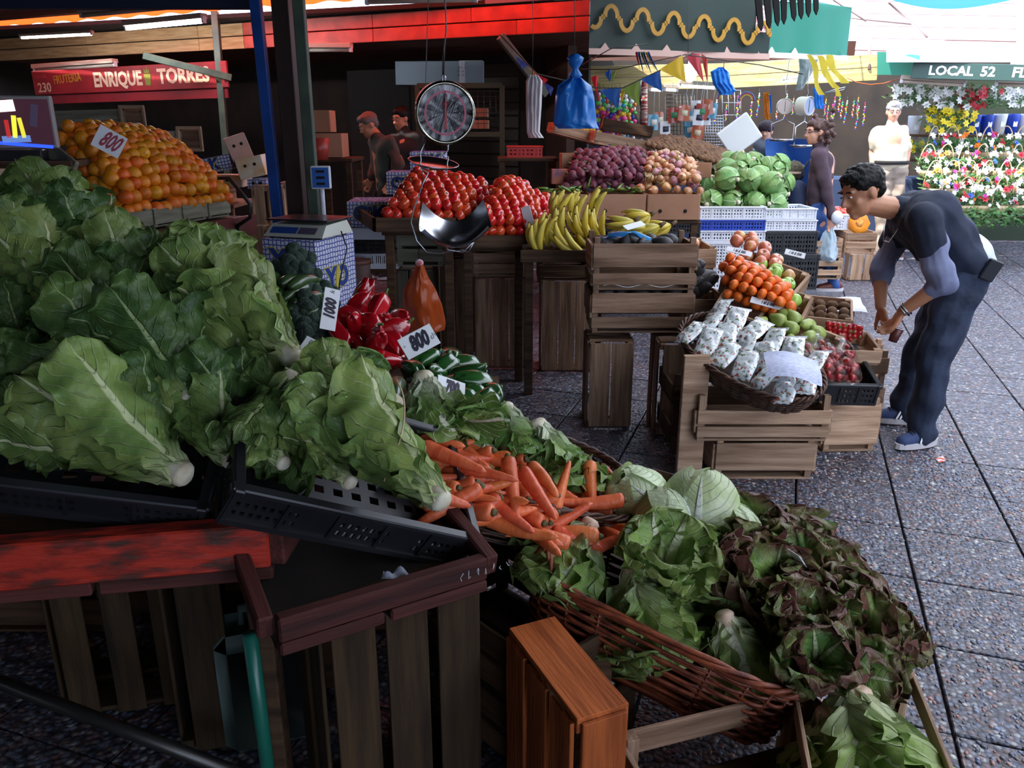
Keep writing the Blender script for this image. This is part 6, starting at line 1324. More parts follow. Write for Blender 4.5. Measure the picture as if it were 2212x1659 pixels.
pbox(fbx @ T((0, 0, -.275)), Lb, .38, .27, 'second lattice printed fruit box under the one with the scale', (('side', 'CiK', .8), ('front', 'CiK', .8)))
pbox(fbx @ T((0, 0, -.549)), Lb, .38, .27, 'lowest lattice printed fruit box on the paving', (('side', 'CiK', .8),))
def pb(x0, x1, y0, y1, Y, yaw, lab, W=.3, words=(('front', 'CiK', .8),), roll=0, **k):
    a, b = P(x0, y1, Y=Y), P(x1, y0, Y=Y); return pbox(T(a, (0, roll, yaw)), b.x - a.x, W, b.z - a.z, lab, words, **k)
pb(752, 845, 436, 490, 5.1, 3, 'lattice printed fruit box with yellow leaf on the white crates', W=.36)
pb(836, 905, 372, 420, 5.9, 3, 'lattice printed fruit box behind the left tomatoes')
pb(886, 962, 328, 368, 6.2, 2, 'pinkish lattice fruit box behind the hanging scale')
M_['boxpink'] = mat('printed_pale_carton', 'd8b0a0', .7, c2='c89a88', scale=4)
M_['boxgold'] = mat('golden_carton', 'd8a860', .7, c2='e8e0d0', scale=7)
pb(432, 500, 345, 378, 6.2, 4, 'blue and silver printed box lying tilted behind the oranges', roll=-10, words=(('front', 'K', .4),), holes=False)
pb(425, 520, 380, 405, 6.3, 2, 'white and yellow fruit carton under the tilted blue box', m=M_['boxgold'], words=())
pb(505, 545, 298, 352, 6.2, 20, 'pinkish carton with holes balanced on the boxes', m=M_['boxpink'], words=(), roll=-18)
pb(520, 572, 345, 390, 6.1, 8, 'golden printed carton left of the blue post', m=M_['boxgold'], words=(), roll=-12)
pb(535, 575, 388, 408, 6.05, 0, 'blue printed carton at the bottom of the carton pile', words=())
# boxes on the dark side behind the posts
cbox(P(680, 310, Y=7.4), P(738, 310, Y=7.4), .3, P(700, 340, Y=7.4).z, P(700, 288, Y=7.4).z, M_['card'], 'brown carton standing in the dark right of the green post', holes=0)
cbox(P(672, 260, Y=7.5), P(712, 260, Y=7.5), .25, P(700, 288, Y=7.4).z + .01, P(690, 238, Y=7.5).z, M_['card'], 'open carton with raised flap in the dark', holes=0)
table('stall_table', P(665, 340, Y=7.3).x, P(760, 340, Y=7.3).x, 7.3, 7.9, P(700, 341, Y=7.4).z - .003, M_['crate_dark'], 'dark table in the shop under the cartons')
O('red_bucket', G().lathe([(.07, 0), (.085, .18), (.088, .18), (.07, .0)], 16).mesh('red_bucket', mat('red_bucket_plastic', 'a83c34', .4)), None, T(P(692, 345, Y=7.2)), label='red plastic bucket hanging between green post and dark cartons', cat='bucket')
# white plastic crates left of the tomatoes
pcr(752, 857, 492, 517, M_['white_plastic'], 'dusty white plastic crate under the lattice fruit box', Y=5.1, nx=36, ny=5, hole=lambda i, j: 0)
pcr(765, 857, 518, 546, M_['black_plastic'], 'black plastic crate between the two white ones', Y=5.12, nx=36, ny=5, hole=hx)
pcr(760, 858, 548, 580, M_['white_plastic'], 'lowest dusty white crate with a comb of slots', Y=5.1, nx=46, ny=5, hole=lambda i, j: i % 2 == 1 and j > 1)
table('stall_table', P(752, 580, Y=5.1).x, P(858, 580, Y=5.1).x, 5.12, 5.5, P(800, 581, Y=5.1).z - .002, M_['crate_dark'], 'low stand under the white plastic crates')
pl = P(778, 660, z=0); pl = P(778, 640, Y=4.7); pail = O('paint_pail', G().lathe([(.062, 0), (.072, .22), (.076, .22), (.076, .235), (.07, .235), (.06, .02)], 20).mesh('paint_pail', mat('grubby_pink_pail', 'b09088', .6, c2='8a6c68', scale=12)), None, T((pl.x, pl.y, pl.z - .02)), label='grubby pale pail standing behind the red peppers', cat='bucket')
part('rim', G().lathe([(.078, .215), (.080, .24), (.072, .24)], 20).mesh('rim', mat('rusty_rim', '6a4438', .6)), pail)
O('small_block', G().box((0, 0, (pl.z - .02) / 2), (.2, .2, pl.z - .022), b=.004).mesh('small_block', M_['crate_dark'], False), None, T((pl.x, pl.y, 0)), label='dark block under the grubby pail', cat='block')
# electronic scale
ef = fbx @ T((Lb * .5 + .02, .16, hb))
es_ = O('electronic_scale', None, None, ef, label='pale electronic scale with blue panel and steel plate on the lattice box', cat='scale')
g = G(); w, d_ = .17, .15
g.add([(-w, -d_, .01), (w, -d_, .01), (w, d_, .01), (-w, d_, .01), (-w * .92, -d_ * .55, .065), (w * .92, -d_ * .55, .065), (w * .92, d_ * .8, .075), (-w * .92, d_ * .8, .075)], [(0, 3, 2, 1), (4, 5, 6, 7), (0, 1, 5, 4), (1, 2, 6, 5), (2, 3, 7, 6), (3, 0, 4, 7)])
part('housing', g.mesh('housing', mat('pale_scale_plastic', 'c4c6b8', .45), False), es_)
Mp = T((0, -.118, .039), (38, 0, 0)); part('keypad', G().box((-.065, 0, .001), (.15, .042, .002)).mesh('keypad', mat('blue_keypad', '2c4c9c', .3), False), es_, Mp); part('display', G().box((.07, 0, .001), (.1, .042, .002)).mesh('display', mat('grey_display', '5c5468', .2), False), es_, Mp)
part('weighing_plate', G().box((0, .02, .088), (.36, .26, .008), b=.004).mesh('weighing_plate', mat('dark_steel_plate', '5a5c5e', .3, metal=.9), False), es_)
for x in (-.14, .14):
    for y in (-.12, .12): part('foot', G().lathe([(.012, 0), (.012, .012)], 8).mesh('foot', M_['black_plastic']), es_, T((x, y, 0)))
O('cable', G().tube([ef @ V((.19, .0, .03)), ef @ V((.23, -.02, -.05)), ef @ V((.225, -.1, -.2)), ef @ V((.215, -.13, -.33))], .004, 6).mesh('cable', M_['black_plastic']), label='black cable hanging down the side of the lattice box', cat='cable')
sd_ = O('price_display', None, None, FR(P(700, 470, Y=4.45), (1, .1, 0)), label='small blue price display on a white stalk beside the green post', cat='display')
hh = P(700, 383, Y=4.45).z - P(700, 470, Y=4.45).z
part('stalk', G().tube([(0, 0, 0), (0, 0, hh)], .012, 8).mesh('stalk', M_['white_plastic']), sd_)
part('casing', G().box((0, -.01, hh), (.105, .04, .12), b=.006).mesh('casing', M_['white_plastic'], False), sd_); part('face', G().box((0, -.032, hh), (.088, .004, .104)).mesh('face', mat('blue_display_face', '2a62b4', .3), False), sd_)
for z in (-.032, 0, .032): part('window', G().box((0, -.035, hh + z), (.045, .003, .014)).mesh('window', M_['dark'], False), sd_)
part('base', G().box((0, .03, -.02), (.12, .12, .04), b=.004).mesh('base', M_['white_plastic'], False), sd_)
table('stall_table', P(640, 470, Y=4.5).x + .08, P(745, 470, Y=4.5).x, 4.42, 4.66, P(700, 470, Y=4.45).z - .042, M_['crate_dark'], 'narrow dark stand under the price display')
# ================================================================= HANGING SCALE
hc = P(959, 243, Y=3.5); hf = FR(hc, (1, .26, 0), (.0, -.10, 1)); hs_ = O('hanging_scale', None, None, hf, label='round hanging dial scale with red needle and chrome rim above the tomatoes', cat='scale')
RR = .122
M_['dialface'] = mat('white_dial_face', 'f4f5fb', .7, spec=.1); M_['dialpink'] = mat('pink_dial_ring', 'd06a82', .5)
part('casing', G().lathe([(1e-4, .05), (RR * .9, .05), (RR, .035), (RR * 1.0, -.02), (RR * 1.04, -.03), (RR * 1.02, -.042), (RR * .93, -.046), (RR * .9, -.036), (RR * .9, -.02), (1e-4, -.02)], 48).mesh('casing', M_['chrome']), hs_, T((0, 0, 0), (-90, 0, 0)) @ Matrix.Identity(4))
part('dial', G().lathe([(1e-4, -.034), (RR * .92, -.034)], 48).mesh('dial', M_['dialface']), hs_, T((0, 0, 0), (-90, 0, 0)))
# the lathe axis was laid along y; the dial looks at -y
for ch_ in KIDS[hs_.name]: ch_.matrix_local = T((0, 0, 0), (-90, 0, 0))
part('pink_ring', G().lathe([(RR * .655, -.0355), (RR * .72, -.0355)], 48, cap=False).mesh('pink_ring', M_['dialpink']), hs_, T((0, 0, 0), (-90, 0, 0)))
g = G()
for i in range(100):
    a = 2 * math.pi * i / 100; r0 = RR * (.63 if i % 10 == 0 else .665); r1 = RR * .71; g.add([V((r0 * math.sin(a - .004), -.0365, r0 * math.cos(a - .004))), V((r1 * math.sin(a - .004), -.0365, r1 * math.cos(a - .004))), V((r1 * math.sin(a + .004), -.0365, r1 * math.cos(a + .004))), V((r0 * math.sin(a + .004), -.0365, r0 * math.cos(a + .004)))], [(0, 1, 2, 3)])
part('tick_marks', g.mesh('tick_marks', M_['ink'], False), hs_)
for i in range(10):
    a = -2 * math.pi * i / 10; part('numeral', text(str(i), .029, M_['ink'], bold=.0012), hs_, T((RR * .54 * math.sin(a), -.0365, RR * .54 * math.cos(a)), (90, 0, 0)))
g = G().prism([(-.0012, .09), (.0012, .09), (.0035, 0), (.006, -.062), (-.006, -.062), (-.0035, 0)], .0015); part('needle', g.mesh('needle', mat('red_needle', 'b01830', .4), False), hs_, T((0, -.042, 0), (90, 0, 0)))
part('emblem', G().lathe([(1e-4, 0), (.014, 0)], 16).mesh('emblem', M_['dialpink']), hs_, T((0, -.0366, .035), (90, 0, 0)))
for x in (-1, 1): part('screw', G().ell((0, 0, 0), (.004, .002, .004), 8, 5).mesh('screw', M_['steel']), hs_, T((x * .058, -.037, 0)))
part('eyelet', G().tube([(0.008 * math.cos(t / 8 * 6.28), 0, RR + .012 + .012 * math.sin(t / 8 * 6.28)) for t in range(8)], .003, 6, closed=True).mesh('eyelet', M_['steel']), hs_)
zt_ = 2.7 - hc.z
part('wire', G().tube([(0, 0, RR + .02), (.004, 0, RR + .12), (.012, .0, RR + .2), (.003, 0, RR + .45), (.0, 0, zt_)], .0028, 6).mesh('wire', M_['wire']), hs_)
part('wire', G().tube([(-.004, 0, RR + .02), (-.004, 0, RR + .1)], .002, 6).mesh('wire', M_['wire']), hs_)
def hp(px, py): return hf.inverted() @ P(px, py, Y=3.5)
part('hook', G().tube([hp(968, 306), hp(968, 325), hp(962, 330), hp(958, 335), hp(963, 342), hp(968, 338)], .003, 6).mesh('hook', M_['steel']), hs_)
part('small_pan', G().lathe([(1e-4, .0), (.06, .002), (.095, .016), (.11, .024), (.105, .024), (.09, .018)], 32, None, lambda p, a, i: V((p.x, p.y * .8, p.z))).mesh('small_pan', M_['steel']), hs_, Matrix.Translation(hp(935, 362)) @ T((0, 0, 0), (8, 6, 0)))
part('pan_wire', G().tube([hp(968, 338), hp(966, 355), hp(966, 372), hp(945, 362)], .003, 6).mesh('pan_wire', M_['steel']), hs_)
part('pan_wire', G().tube([hp(920, 300), hp(908, 330), hp(910, 365), hp(925, 373), hp(912, 400), hp(893, 455), hp(888, 480), hp(900, 520), hp(922, 545), hp(950, 548), hp(1000, 540), hp(1012, 545), hp(1030, 512)], .0035, 6).mesh('pan_wire', M_['steel']), hs_)
part('pan_wire', G().tube([hp(955, 515), hp(968, 540), hp(1000, 545), hp(1025, 522), hp(1015, 540)], .0035, 6).mesh('pan_wire', M_['steel']), hs_)
scp = G().grid(lambda u, v: V(((u - .5) * .31 * (1 - .15 * (2 * v - 1) ** 2), (v - .5) * .2, .085 * (2 * u - 1) ** 2 * (1 + .2 * v) + .06 * (2 * v - 1) ** 2 - .055)), 24, 16).mesh('scoop', M_['steel'])
part('scoop', scp, hs_, Matrix.Translation(hp(984, 505)) @ T((0, 0, 0), (18, -3, -8)))
# ================================================================= HANGING BAGS
def wire(x, y0, y1, Y, x0=None, lab='thin wire', r=.0022):
    a = P(x, y1, Y=Y); b = P(x if x0 is None else x0, y0, Y=Y); t = (2.7 - a.z) / (b.z - a.z); b = a + (b - a) * t
    return O('hanging_wire', G().tube([a, a.lerp(b, .3) + V((.004, 0, 0)), a.lerp(b, .7), b], r, 5).mesh('hanging_wire', M_['wire']), label=lab, cat='wire')
def bag(name, pts, Y, th, m, lab, folds=6, knot=None, seed=0, cat='bag'):
    """limp hanging bag: outline given by left/right edges from the top down"""
    L_ = [P(l, y, Y=Y) for (l, r_, y) in pts]; R_ = [P(r_, y, Y=Y) for (l, r_, y) in pts]; n = len(pts) - 1
    def side(sg):
        def f(u, v):
            k = v * n; i = min(n - 1, int(k)); t = k - i; a = L_[i].lerp(L_[i + 1], t); b = R_[i].lerp(R_[i + 1], t); p = a.lerp(b, u)
            bul = math.sin(u * math.pi) ** .7 * min(1, v * 1.6 + .15)
            p.y += sg * th * bul * (1 + .5 * noise.noise((u * 3, v * 3, seed + sg))) + .35 * th * math.sin(u * folds * 6.28 + 2 * math.sin(v * 3)) * (1 - v * .6) + .012 * noise.noise((u * 8, v * 8, seed))
            return p
        return f
    g = G().grid(side(-1), 32, 24).grid(side(1), 32, 24)
    o = O(name, g.mesh(name, m), label=lab, cat=cat); return o
M_['bagblue'] = thin('blue_bag_film', '2f86dc', .3, .25); M_['bagorange'] = thin('orange_bag_film', 'b85020', .35, .25); M_['bagwhite'] = thin('white_bag_film', 'd8d4d8', .3, .4)
bb = bag('plastic_bag_bundle', [(1228, 1256, 168), (1205, 1278, 185), (1200, 1284, 210), (1196, 1290, 268), (1206, 1294, 278)], 4.3, .05, M_['bagblue'], 'bundle of blue plastic bags hanging on a wire, largest one', seed=1, folds=2)
part('gathered_neck', G().lathe([(.012, 0), (.03, .02), (.012, .05), (.03, .075), (.036, .1), (.015, .12)], 14, None, lambda p, a, i: V((p.x * (1 + .3 * math.sin(a * 5 + i)), p.y, p.z))).mesh('gathered_neck', M_['bagblue']), bb, Matrix.Translation(P(1242, 172, Y=4.3)))
wire(1240, 0, 150, 4.3, lab='thin wire holding the large blue bag bundle')
ob_ = bag('plastic_bag', [(898, 915, 572), (885, 925, 600), (870, 940, 625), (868, 955, 660), (872, 963, 700), (874, 960, 713)], 4.2, .06, M_['bagorange'], 'translucent orange plastic bag hanging by its handles before the crates', seed=5, folds=1)
part('knot', G().ell((0, 0, 0), (.022, .015, .02), 10, 8).mesh('knot', mat('red_white_knot', 'c83c3c', .5, c2='e8e8f0', scale=30)), ob_, Matrix.Translation(P(906, 568, Y=4.2)))
wire(904, 0, 558, 4.2, x0=925, lab='long thin wire holding the orange bag')
bag('plastic_bag_bundle', [(1142, 1162, 162), (1136, 1172, 175), (1136, 1170, 230), (1138, 1166, 285), (1142, 1175, 298)], 5.2, .03, M_['bagwhite'], 'bundle of white plastic bags hanging left of the blue bundle', seed=8, folds=4)
wire(1150, 60, 165, 5.2, lab='thin wire holding the white bag bundle')
b3 = bag('plastic_bag_bundle', [(1552, 1562, 145), (1535, 1575, 155), (1540, 1580, 180), (1550, 1592, 196), (1555, 1578, 205)], 6.5, .03, M_['bagblue'], 'small blue bag bundle hanging below the green awning', seed=9, folds=4)
wire(1486, 40, 140, 6.6, lab='thin wire under the green awning by the bright lamp')
# ================================================================= PEOPLE
def head_geo(g, Mh, s=1.0, fat=0):
    def q(x, y, z): return Mh @ V((x * s, y * s, z * s))
    def el(c, r): g.ell(c, r, 14, 10, Mh @ Matrix.Diagonal((s, s, s, 1)))
    el((0, -.012, .03), (.074, .092, .086)); el((0, .028, -.028), (.056 + fat, .060, .075)); el((0, .035, -.045), (.045 + fat, .045, .05))
    g.cap(q(0, .062, -.088), q(0, .066, -.082), .018 * s, .02 * s)
    g.cap(q(0, .086, .022), q(0, .108, -.018), .007 * s, .012 * s, 8); g.cap(q(-.011, .094, -.024), q(.011, .094, -.024), .008 * s, .008 * s, 8)
    g.cap(q(-.038, .072, .034), q(.038, .072, .034), .013 * s, .013 * s, 8)
    g.cap(q(-.020, .083, -.050), q(.020, .083, -.050), .006 * s, .006 * s, 8); g.cap(q(-.016, .082, -.060), q(.016, .082, -.060), .007 * s, .007 * s, 8)
    for x in (-1, 1): el((x * .075, -.006, .0), (.008, .020, .032)); el((x * .036, .056, -.02), (.02, .02, .02))
def hand_geo(g, Mh, s=1.0, curl=.6, th=1):
    g.ell((0, 0, .048), (.040, .015, .050), 12, 8, Mh @ Matrix.Diagonal((s, s, s, 1)))
    for i, (x, L) in enumerate(((.031, .070), (.0105, .079), (-.0105, .074), (-.031, .058))):
        p = V((x, 0, .085)); a = curl * (.3 + .06 * i); pts = [p]
        for k, f in enumerate((.46, .30, .24)): p = p + V((x * .12, math.sin(a), math.cos(a))) * L * f; a += curl * .7; pts.append(p)
        for k in range(3): g.cap(Mh @ (pts[k] * s), Mh @ (pts[k + 1] * s), (.0088 - .0006 * k) * s, (.0082 - .0006 * k) * s, 8)
    t = [V((.026 * th, .004, .022)), V((.050 * th, .014, .052)), V((.056 * th, .026, .078)), V((.050 * th, .034, .098))]
    for k in range(3): g.cap(Mh @ (t[k] * s), Mh @ (t[k + 1] * s), (.013 - .0015 * k) * s, (.0115 - .0015 * k) * s, 8)
def person(J, label, skin, top, legs, shoe, hair, voxel=.012, s=1.0, hand=.6, sleeve=1.0, fat=0, top_r=1.0, leg_r=1.0, hair_geo=None, under=None, shoe_dir=None, group=None):
    """J: joint positions in the place; face = where the face looks, up = crown of the head"""
    RM = Matrix.Translation(V((J['pel'].x, J['pel'].y, 0))); root = O('person', None, None, RM, label=label, cat='person'); inv = RM.inverted()
    Lc = lambda p: inv @ V(p)
    fw = V(J['face']).normalized(); up = V(J['up']); rt = fw.cross(up).normalized(); up = rt.cross(fw)
    Mh = Matrix((rt, fw, up)).transposed().to_4x4(); Mh.translation = Lc(J['head'])
    j = {k: Lc(v) for k, v in J.items() if k not in ('face', 'up', 'front')}
    g = G(); head_geo(g, Mh, s, fat * .1)
    g.cap(j['neck'], Mh @ V((0, -.02, -.06)), .056 * s, .050 * s)
    g.cap(j['shL'], j['shR'], .06 * s, .06 * s); g.cap(j['chest'], j['pel'], .115 * s + fat * .5, .12 * s + fat * .5); g.cap(j['chest'], j['neck'], .10 * s, .05 * s)
    for S in 'LR':
        g.cap(j['sh' + S], j['el' + S], .050 * s, .040 * s); g.cap(j['el' + S], j['wr' + S], .041 * s, .026 * s)
        g.cap(j['hip' + S], j['kn' + S], .085 * s, .056 * s); g.cap(j['kn' + S], j['an' + S], .055 * s, .036 * s)
        d = j['ha' + S] - j['wr' + S]; hd = FZ(j['wr' + S], d, V(J.get('palm', (1, 0, 0)))); hand_geo(g, hd, s, hand, 1 if S == 'L' else -1)
    part('body', remesh(g, voxel, skin, 2, 'body'), root)
    # eyes, brows
    for x in (-1, 1):
        e = part('eye', G().ell((0, 0, 0), (.011, .007, .0055), 10, 6).mesh('eye', M_['eye']), root, Mh @ T((x * .031 * s, .081 * s, .013 * s), s=s))
        part('iris', G().ell((0, .0055, -.001), (.0050, .003, .0048), 8, 6).mesh('iris', M_['ink']), e)
        part('eyebrow', G().tube([(-.018, 0, 0), (0, .004, .005), (.018, 0, 0)], .004, 6).mesh('eyebrow', hair), root, Mh @ T((x * .032 * s, .084 * s, .035 * s), s=s))
    # top
    g = G(); fr_ = V(J.get('front', fw)).normalized()
    side = (j['shL'] - j['shR']) * .5; hs = (j['hipL'] - j['hipR']) * .5
    for k in (-1, 1): g.cap(j['chest'] + side * k * .52, j['pel'] + hs * k * .75 + (j['chest'] - j['pel']).normalized() * .02, .118 * s * top_r, (.118 * s + fat) * top_r)
    g.cap(j['chest'], j['chest'].lerp(j['pel'], .75) + fr_ * fat * .9, .12 * s * top_r, (.12 * s + fat) * top_r)
    g.cap(j['shL'], j['shR'], .075 * s, .075 * s); g.cap(j['chest'], j['neck'], .11 * s, .068 * s)
    for S in 'LR':
        if sleeve <= 1: g.cap(j['sh' + S], j['sh' + S].lerp(j['el' + S], sleeve), .076 * s, .066 * s)
        else: g.cap(j['sh' + S], j['el' + S], .070 * s, .058 * s); g.cap(j['el' + S], j['el' + S].lerp(j['wr' + S], sleeve - 1), .056 * s, .040 * s)
    def wr(me, amp, sc_):
        n = len(me.vertices); co = np.empty(n * 3, dtype=np.float32); me.vertices.foreach_get('co', co); no = np.empty(n * 3, dtype=np.float32); me.vertex_normals.foreach_get('vector', no)
        co = co.reshape(-1, 3); no = no.reshape(-1, 3); k = np.array([noise.noise(V(c) * sc_) for c in co])[:, None] * amp
        me.vertices.foreach_set('co', (co + no * k).ravel()); me.update(); return me
    part('shirt', wr(remesh(g, voxel * 1.1, top, 4, 'shirt'), .022, 9), root)
    if under:
        for S in 'LR':
            g = G(); a, b = j['sh' + S].lerp(j['el' + S], sleeve * .7), j['el' + S] + (j['wr' + S] - j['el' + S]) * under[1]; g.cap(a, j['el' + S], .064 * s, .060 * s); g.cap(j['el' + S], b, .060 * s, .048 * s)
            part('sleeve', wr(remesh(g, voxel, under[0], 2, 'sleeve'), .02, 14), root)
    g = G(); g.cap(j['hipL'], j['hipR'], .118 * s * leg_r + fat * .4, .118 * s * leg_r + fat * .4); g.cap(j['pel'], j['pel'].lerp(j['chest'], .22), .125 * s * leg_r + fat * .5, .12 * s * leg_r + fat * .5)
    for S in 'LR': g.cap(j['hip' + S], j['kn' + S], .108 * s * leg_r, .082 * s * leg_r); g.cap(j['kn' + S], j['an' + S] + (j['an' + S] - j['kn' + S]).normalized() * .02, .08 * s * leg_r, .064 * s * leg_r)
    part('trousers', wr(remesh(g, voxel * 1.1, legs, 4, 'trousers'), .026, 11), root)
    for S in 'LR':
        sd = V((shoe_dir or {}).get(S, fr_)); sd.z = 0 if not (shoe_dir and len(shoe_dir) > 2) else sd.z; sd.normalize(); f = FR(j['an' + S] + V((0, 0, -.075 * s)), sd, J.get('soleup' + S, (0, 0, 1)))
        g = G(); g.cap((-.05, 0, .05), (.02, 0, .055), .044 * s, .043 * s); g.cap((.0, 0, .045), (.12, 0, .030), .046 * s, .036 * s); g.cap((-.03, 0, .06), (-.02, 0, .10), .042 * s, .042 * s)
        me = remesh(g, .009, shoe, 2, 'shoe'); 
        for v in me.vertices: v.co.z = max(v.co.z, .016)
        sh = part('shoe', me, root, f)
        g = G(); g.prism([(.165 * math.cos(t) * (1 if math.cos(t) > 0 else .6), .052 * math.sin(t)) for t in [i / 20 * 6.283 for i in range(20)]], .028); 
        part('sole', g.mesh('sole', M_['sole'], False), sh, T((0, 0, .014)))
        if voxel < .008:
            for k in range(5): part('lace', G().tube([(.0, -.02, 0), (.0, 0, .012), (0, .02, 0)], .003, 5).mesh('lace', mat('dark_lace', '1c2436', .7)), sh, T((.02 + k * .016, 0, .092 - k * .006)))
            for k in range(3):
                for sy in (-1, 1): part('stripe', G().box((0, 0, 0), (.010, .004, .05), b=.001).mesh('stripe', M_['paper'], False), sh, T((.012 + k * .019, sy * .0465, .052), (sy * 10, -28, 0)))
    if hair_geo:
        g = G(); hair_geo(g, Mh, s); me = remesh(g, voxel * .8, hair, 1, 'hair')
        wr(me, .006, 60)
        part('hair', me, root)
    return root, Mh, j
M_['eye'] = mat('eye_white', 'e8e4e0', .2); M_['sole'] = mat('off_white_rubber_sole', 'c8c4c8', .5)
def short_hair(g, M, s):
    def el(c, r): g.ell(c, r, 14, 10, M @ Matrix.Diagonal((s, s, s, 1)))
    el((0, -.026, .05), (.082, .098, .082)); el((0, .030, .088), (.060, .052, .034)); el((0, -.06, .01), (.070, .052, .065)); el((-.05, .0, .055), (.034, .06, .04)); el((.05, .0, .055), (.034, .06, .04))
def thick_hair(g, M, s):
    short_hair(g, M, s)
    for i in range(60):
        rg = random.Random(i); a = rg.uniform(0, 6.28); b = rg.uniform(.35, 1.5); d = V((math.cos(a) * math.cos(b) * .07, math.sin(a) * math.cos(b) * .08 - .02, .05 + math.sin(b) * .078)); g.cap(M @ (d * s), M @ ((d * 1.05 + V((0, .032, -.004))) * s), .010, .004, 7)
W = lambda x, y, Y: P(x, y, Y=Y)
M_['navy'] = mat('dark_navy_cotton', '232c42', .85, c2='1a2133', scale=6, bump=.2, bs=30); M_['jeans'] = mat('dark_blue_denim', '2c3850', .85, c2='1e283c', scale=9, bump=.3, bs=50)
M_['greyslv'] = mat('grey_blue_jersey', '7f86a4', .85, c2='6c7290', scale=8); M_['shoe_navy'] = mat('navy_canvas_shoe', '2a3c66', .7)
M_['jeans_blue'] = mat('mid_blue_denim', '3f62a4', .85, c2='2f4c88', scale=9); M_['brownknit'] = mat('brown_purple_knit', '54424c', .9, c2='443440', scale=9)
M_['cream_shirt'] = mat('cream_polo', 'd2c6ae', .8); M_['khaki'] = mat('khaki_trousers', '9c8c80', .85); M_['grey_hair'] = mat('grey_hair', 'b4b6bc', .6, c2='8c8e96', scale=30, bump=.5, bs=200)
M_['vest'] = mat('grey_green_vest', '3c4640', .85); M_['brown_slv'] = mat('brown_sleeve', '4c3a34', .85); M_['black_cloth'] = mat('black_cloth', '18181c', .9); M_['brown_hair'] = mat('reddish_brown_hair', '4a2c24', .5, bump=.7, bs=120)
M_['tan_shoe'] = mat('brown_leather_shoe', '6c3428', .5)
# the young man bending over the fruit
J = dict(head=W(1862, 418, 3.80), face=(-.90, -.22, -.36), up=(-.34, 0, .94), neck=W(1940, 452, 3.83), chest=W(1995, 472, 3.83), pel=W(2080, 578, 3.85), shL=W(2000, 478, 3.63), shR=W(1952, 470, 4.03),
         elL=W(2035, 612, 3.56), wrL=W(1950, 672, 3.64), haL=W(1920, 712, 3.70), elR=W(1903, 590, 4.02), wrR=W(1902, 662, 3.90), haR=W(1925, 735, 3.80),
         hipL=W(2082, 602, 3.74), hipR=W(2070, 590, 3.96), knL=W(2022, 770, 3.68), knR=W(1990, 762, 3.98), anL=P(1990, 945, Y=3.68), anR=P(1952, 905, Y=4.0), front=(-1, -.05, 0), palm=(0, -1, .2))
J['anL'].z = .085; J['anR'].z = .085
man, Mh, j = person(J, 'young man in navy t-shirt and dark jeans bending over the fruit crates at right', M_['skin'], M_['navy'], M_['jeans'], M_['shoe_navy'], M_['hair_black'], voxel=.0065, sleeve=.42, top_r=1.12, leg_r=1.02, hair_geo=thick_hair, under=(M_['greyslv'], .18), shoe_dir={'L': (-1, -.42, 0), 'R': (-1, .05, 0)}, hand=.9)
for v_, o_ in ((.96, -.01), (.90, .0)):
    p = j['elL'].lerp(j['wrL'], v_); part('bracelet', G().lathe([(.034, -.003), (.037, 0), (.034, .003)], 16).mesh('bracelet', M_['steel']), man, FZ(p, j['wrL'] - j['elL']))
ms = G(); c0 = j['chest'].lerp(j['pel'], .80); dd = (j['pel'] - j['chest']).normalized()
g = G(); g.cap(c0 + V((0, -.07, 0)), c0 + V((0, -.07, 0)) + dd * .06, .138, .120); g.cap(c0 + V((0, .07, 0)), c0 + V((0, .07, 0)) + dd * .06, .138, .120)
part('undershirt_hem', remesh(g, .012, mat('white_undershirt', 'c6cede', .85), 3, 'undershirt_hem'), man)
part('phone_case', G().box((0, 0, 0), (.07, .02, .10), b=.005).mesh('phone_case', mat('dark_case', '20242c', .4), False), man, T(j['hipL'] + V((.05, -.118, .06)), (8, 20, 0)))
nk = [j['neck'] + V((.01, -.06, -.03)), j['neck'] + V((-.02, -.055, -.10)), j['neck'] + V((-.035, -.03, -.15)), j['neck'] + V((-.04, .02, -.15)), j['neck'] + V((-.03, .05, -.08))]
part('necklace', G().tube(nk, .003, 6).mesh('necklace', M_['steel']), man)
inst(dict(n='brown_cup', m=G().lathe([(.020, 0), (.028, .07), (.026, .07), (.018, .004)], 14).mesh('brown_cup', mat('dark_brown_cup', '5a2c28', .4)), k=[kid('cup_rim', G().tube([(.028 * math.cos(t / 12 * 6.28), .028 * math.sin(t / 12 * 6.28), .07) for t in range(12)], .002, 5, closed=True).mesh('cup_rim', M_['paper']))]), T(W(1928, 738, 3.73), (0, 14, 0)), 'small dark cup held in both hands of the bending young man', 'cup')
# the walking woman
Y = 7.35
def curly(g, M, s):
    rg = random.Random(2)
    short_hair(g, M, s)
    for i in range(60): 
        c = V((rg.gauss(0, .05), -.075 + rg.gauss(0, .05), .02 + rg.gauss(0, .06))); g.ell(c * s, .026, 8, 6, M)
J = dict(head=W(1762, 287, Y), face=(-.96, -.22, -.08), up=(0, 0, 1), neck=W(1772, 318, Y), chest=W(1776, 350, Y), pel=W(1768, 438, Y), shL=W(1768, 335, Y - .15), shR=W(1778, 335, Y + .16), elL=W(1786, 408, Y - .22), wrL=W(1796, 470, Y - .22), haL=W(1793, 492, Y - .22), elR=W(1765, 400, Y + .2), wrR=W(1730, 430, Y + .2), haR=W(1715, 435, Y + .2),
         hipL=W(1766, 450, Y - .08), hipR=W(1770, 450, Y + .08), knL=W(1782, 535, Y - .08), knR=W(1742, 530, Y + .08), anL=W(1800, 612, Y - .08), anR=W(1728, 598, Y + .1), front=(-1, 0, 0))
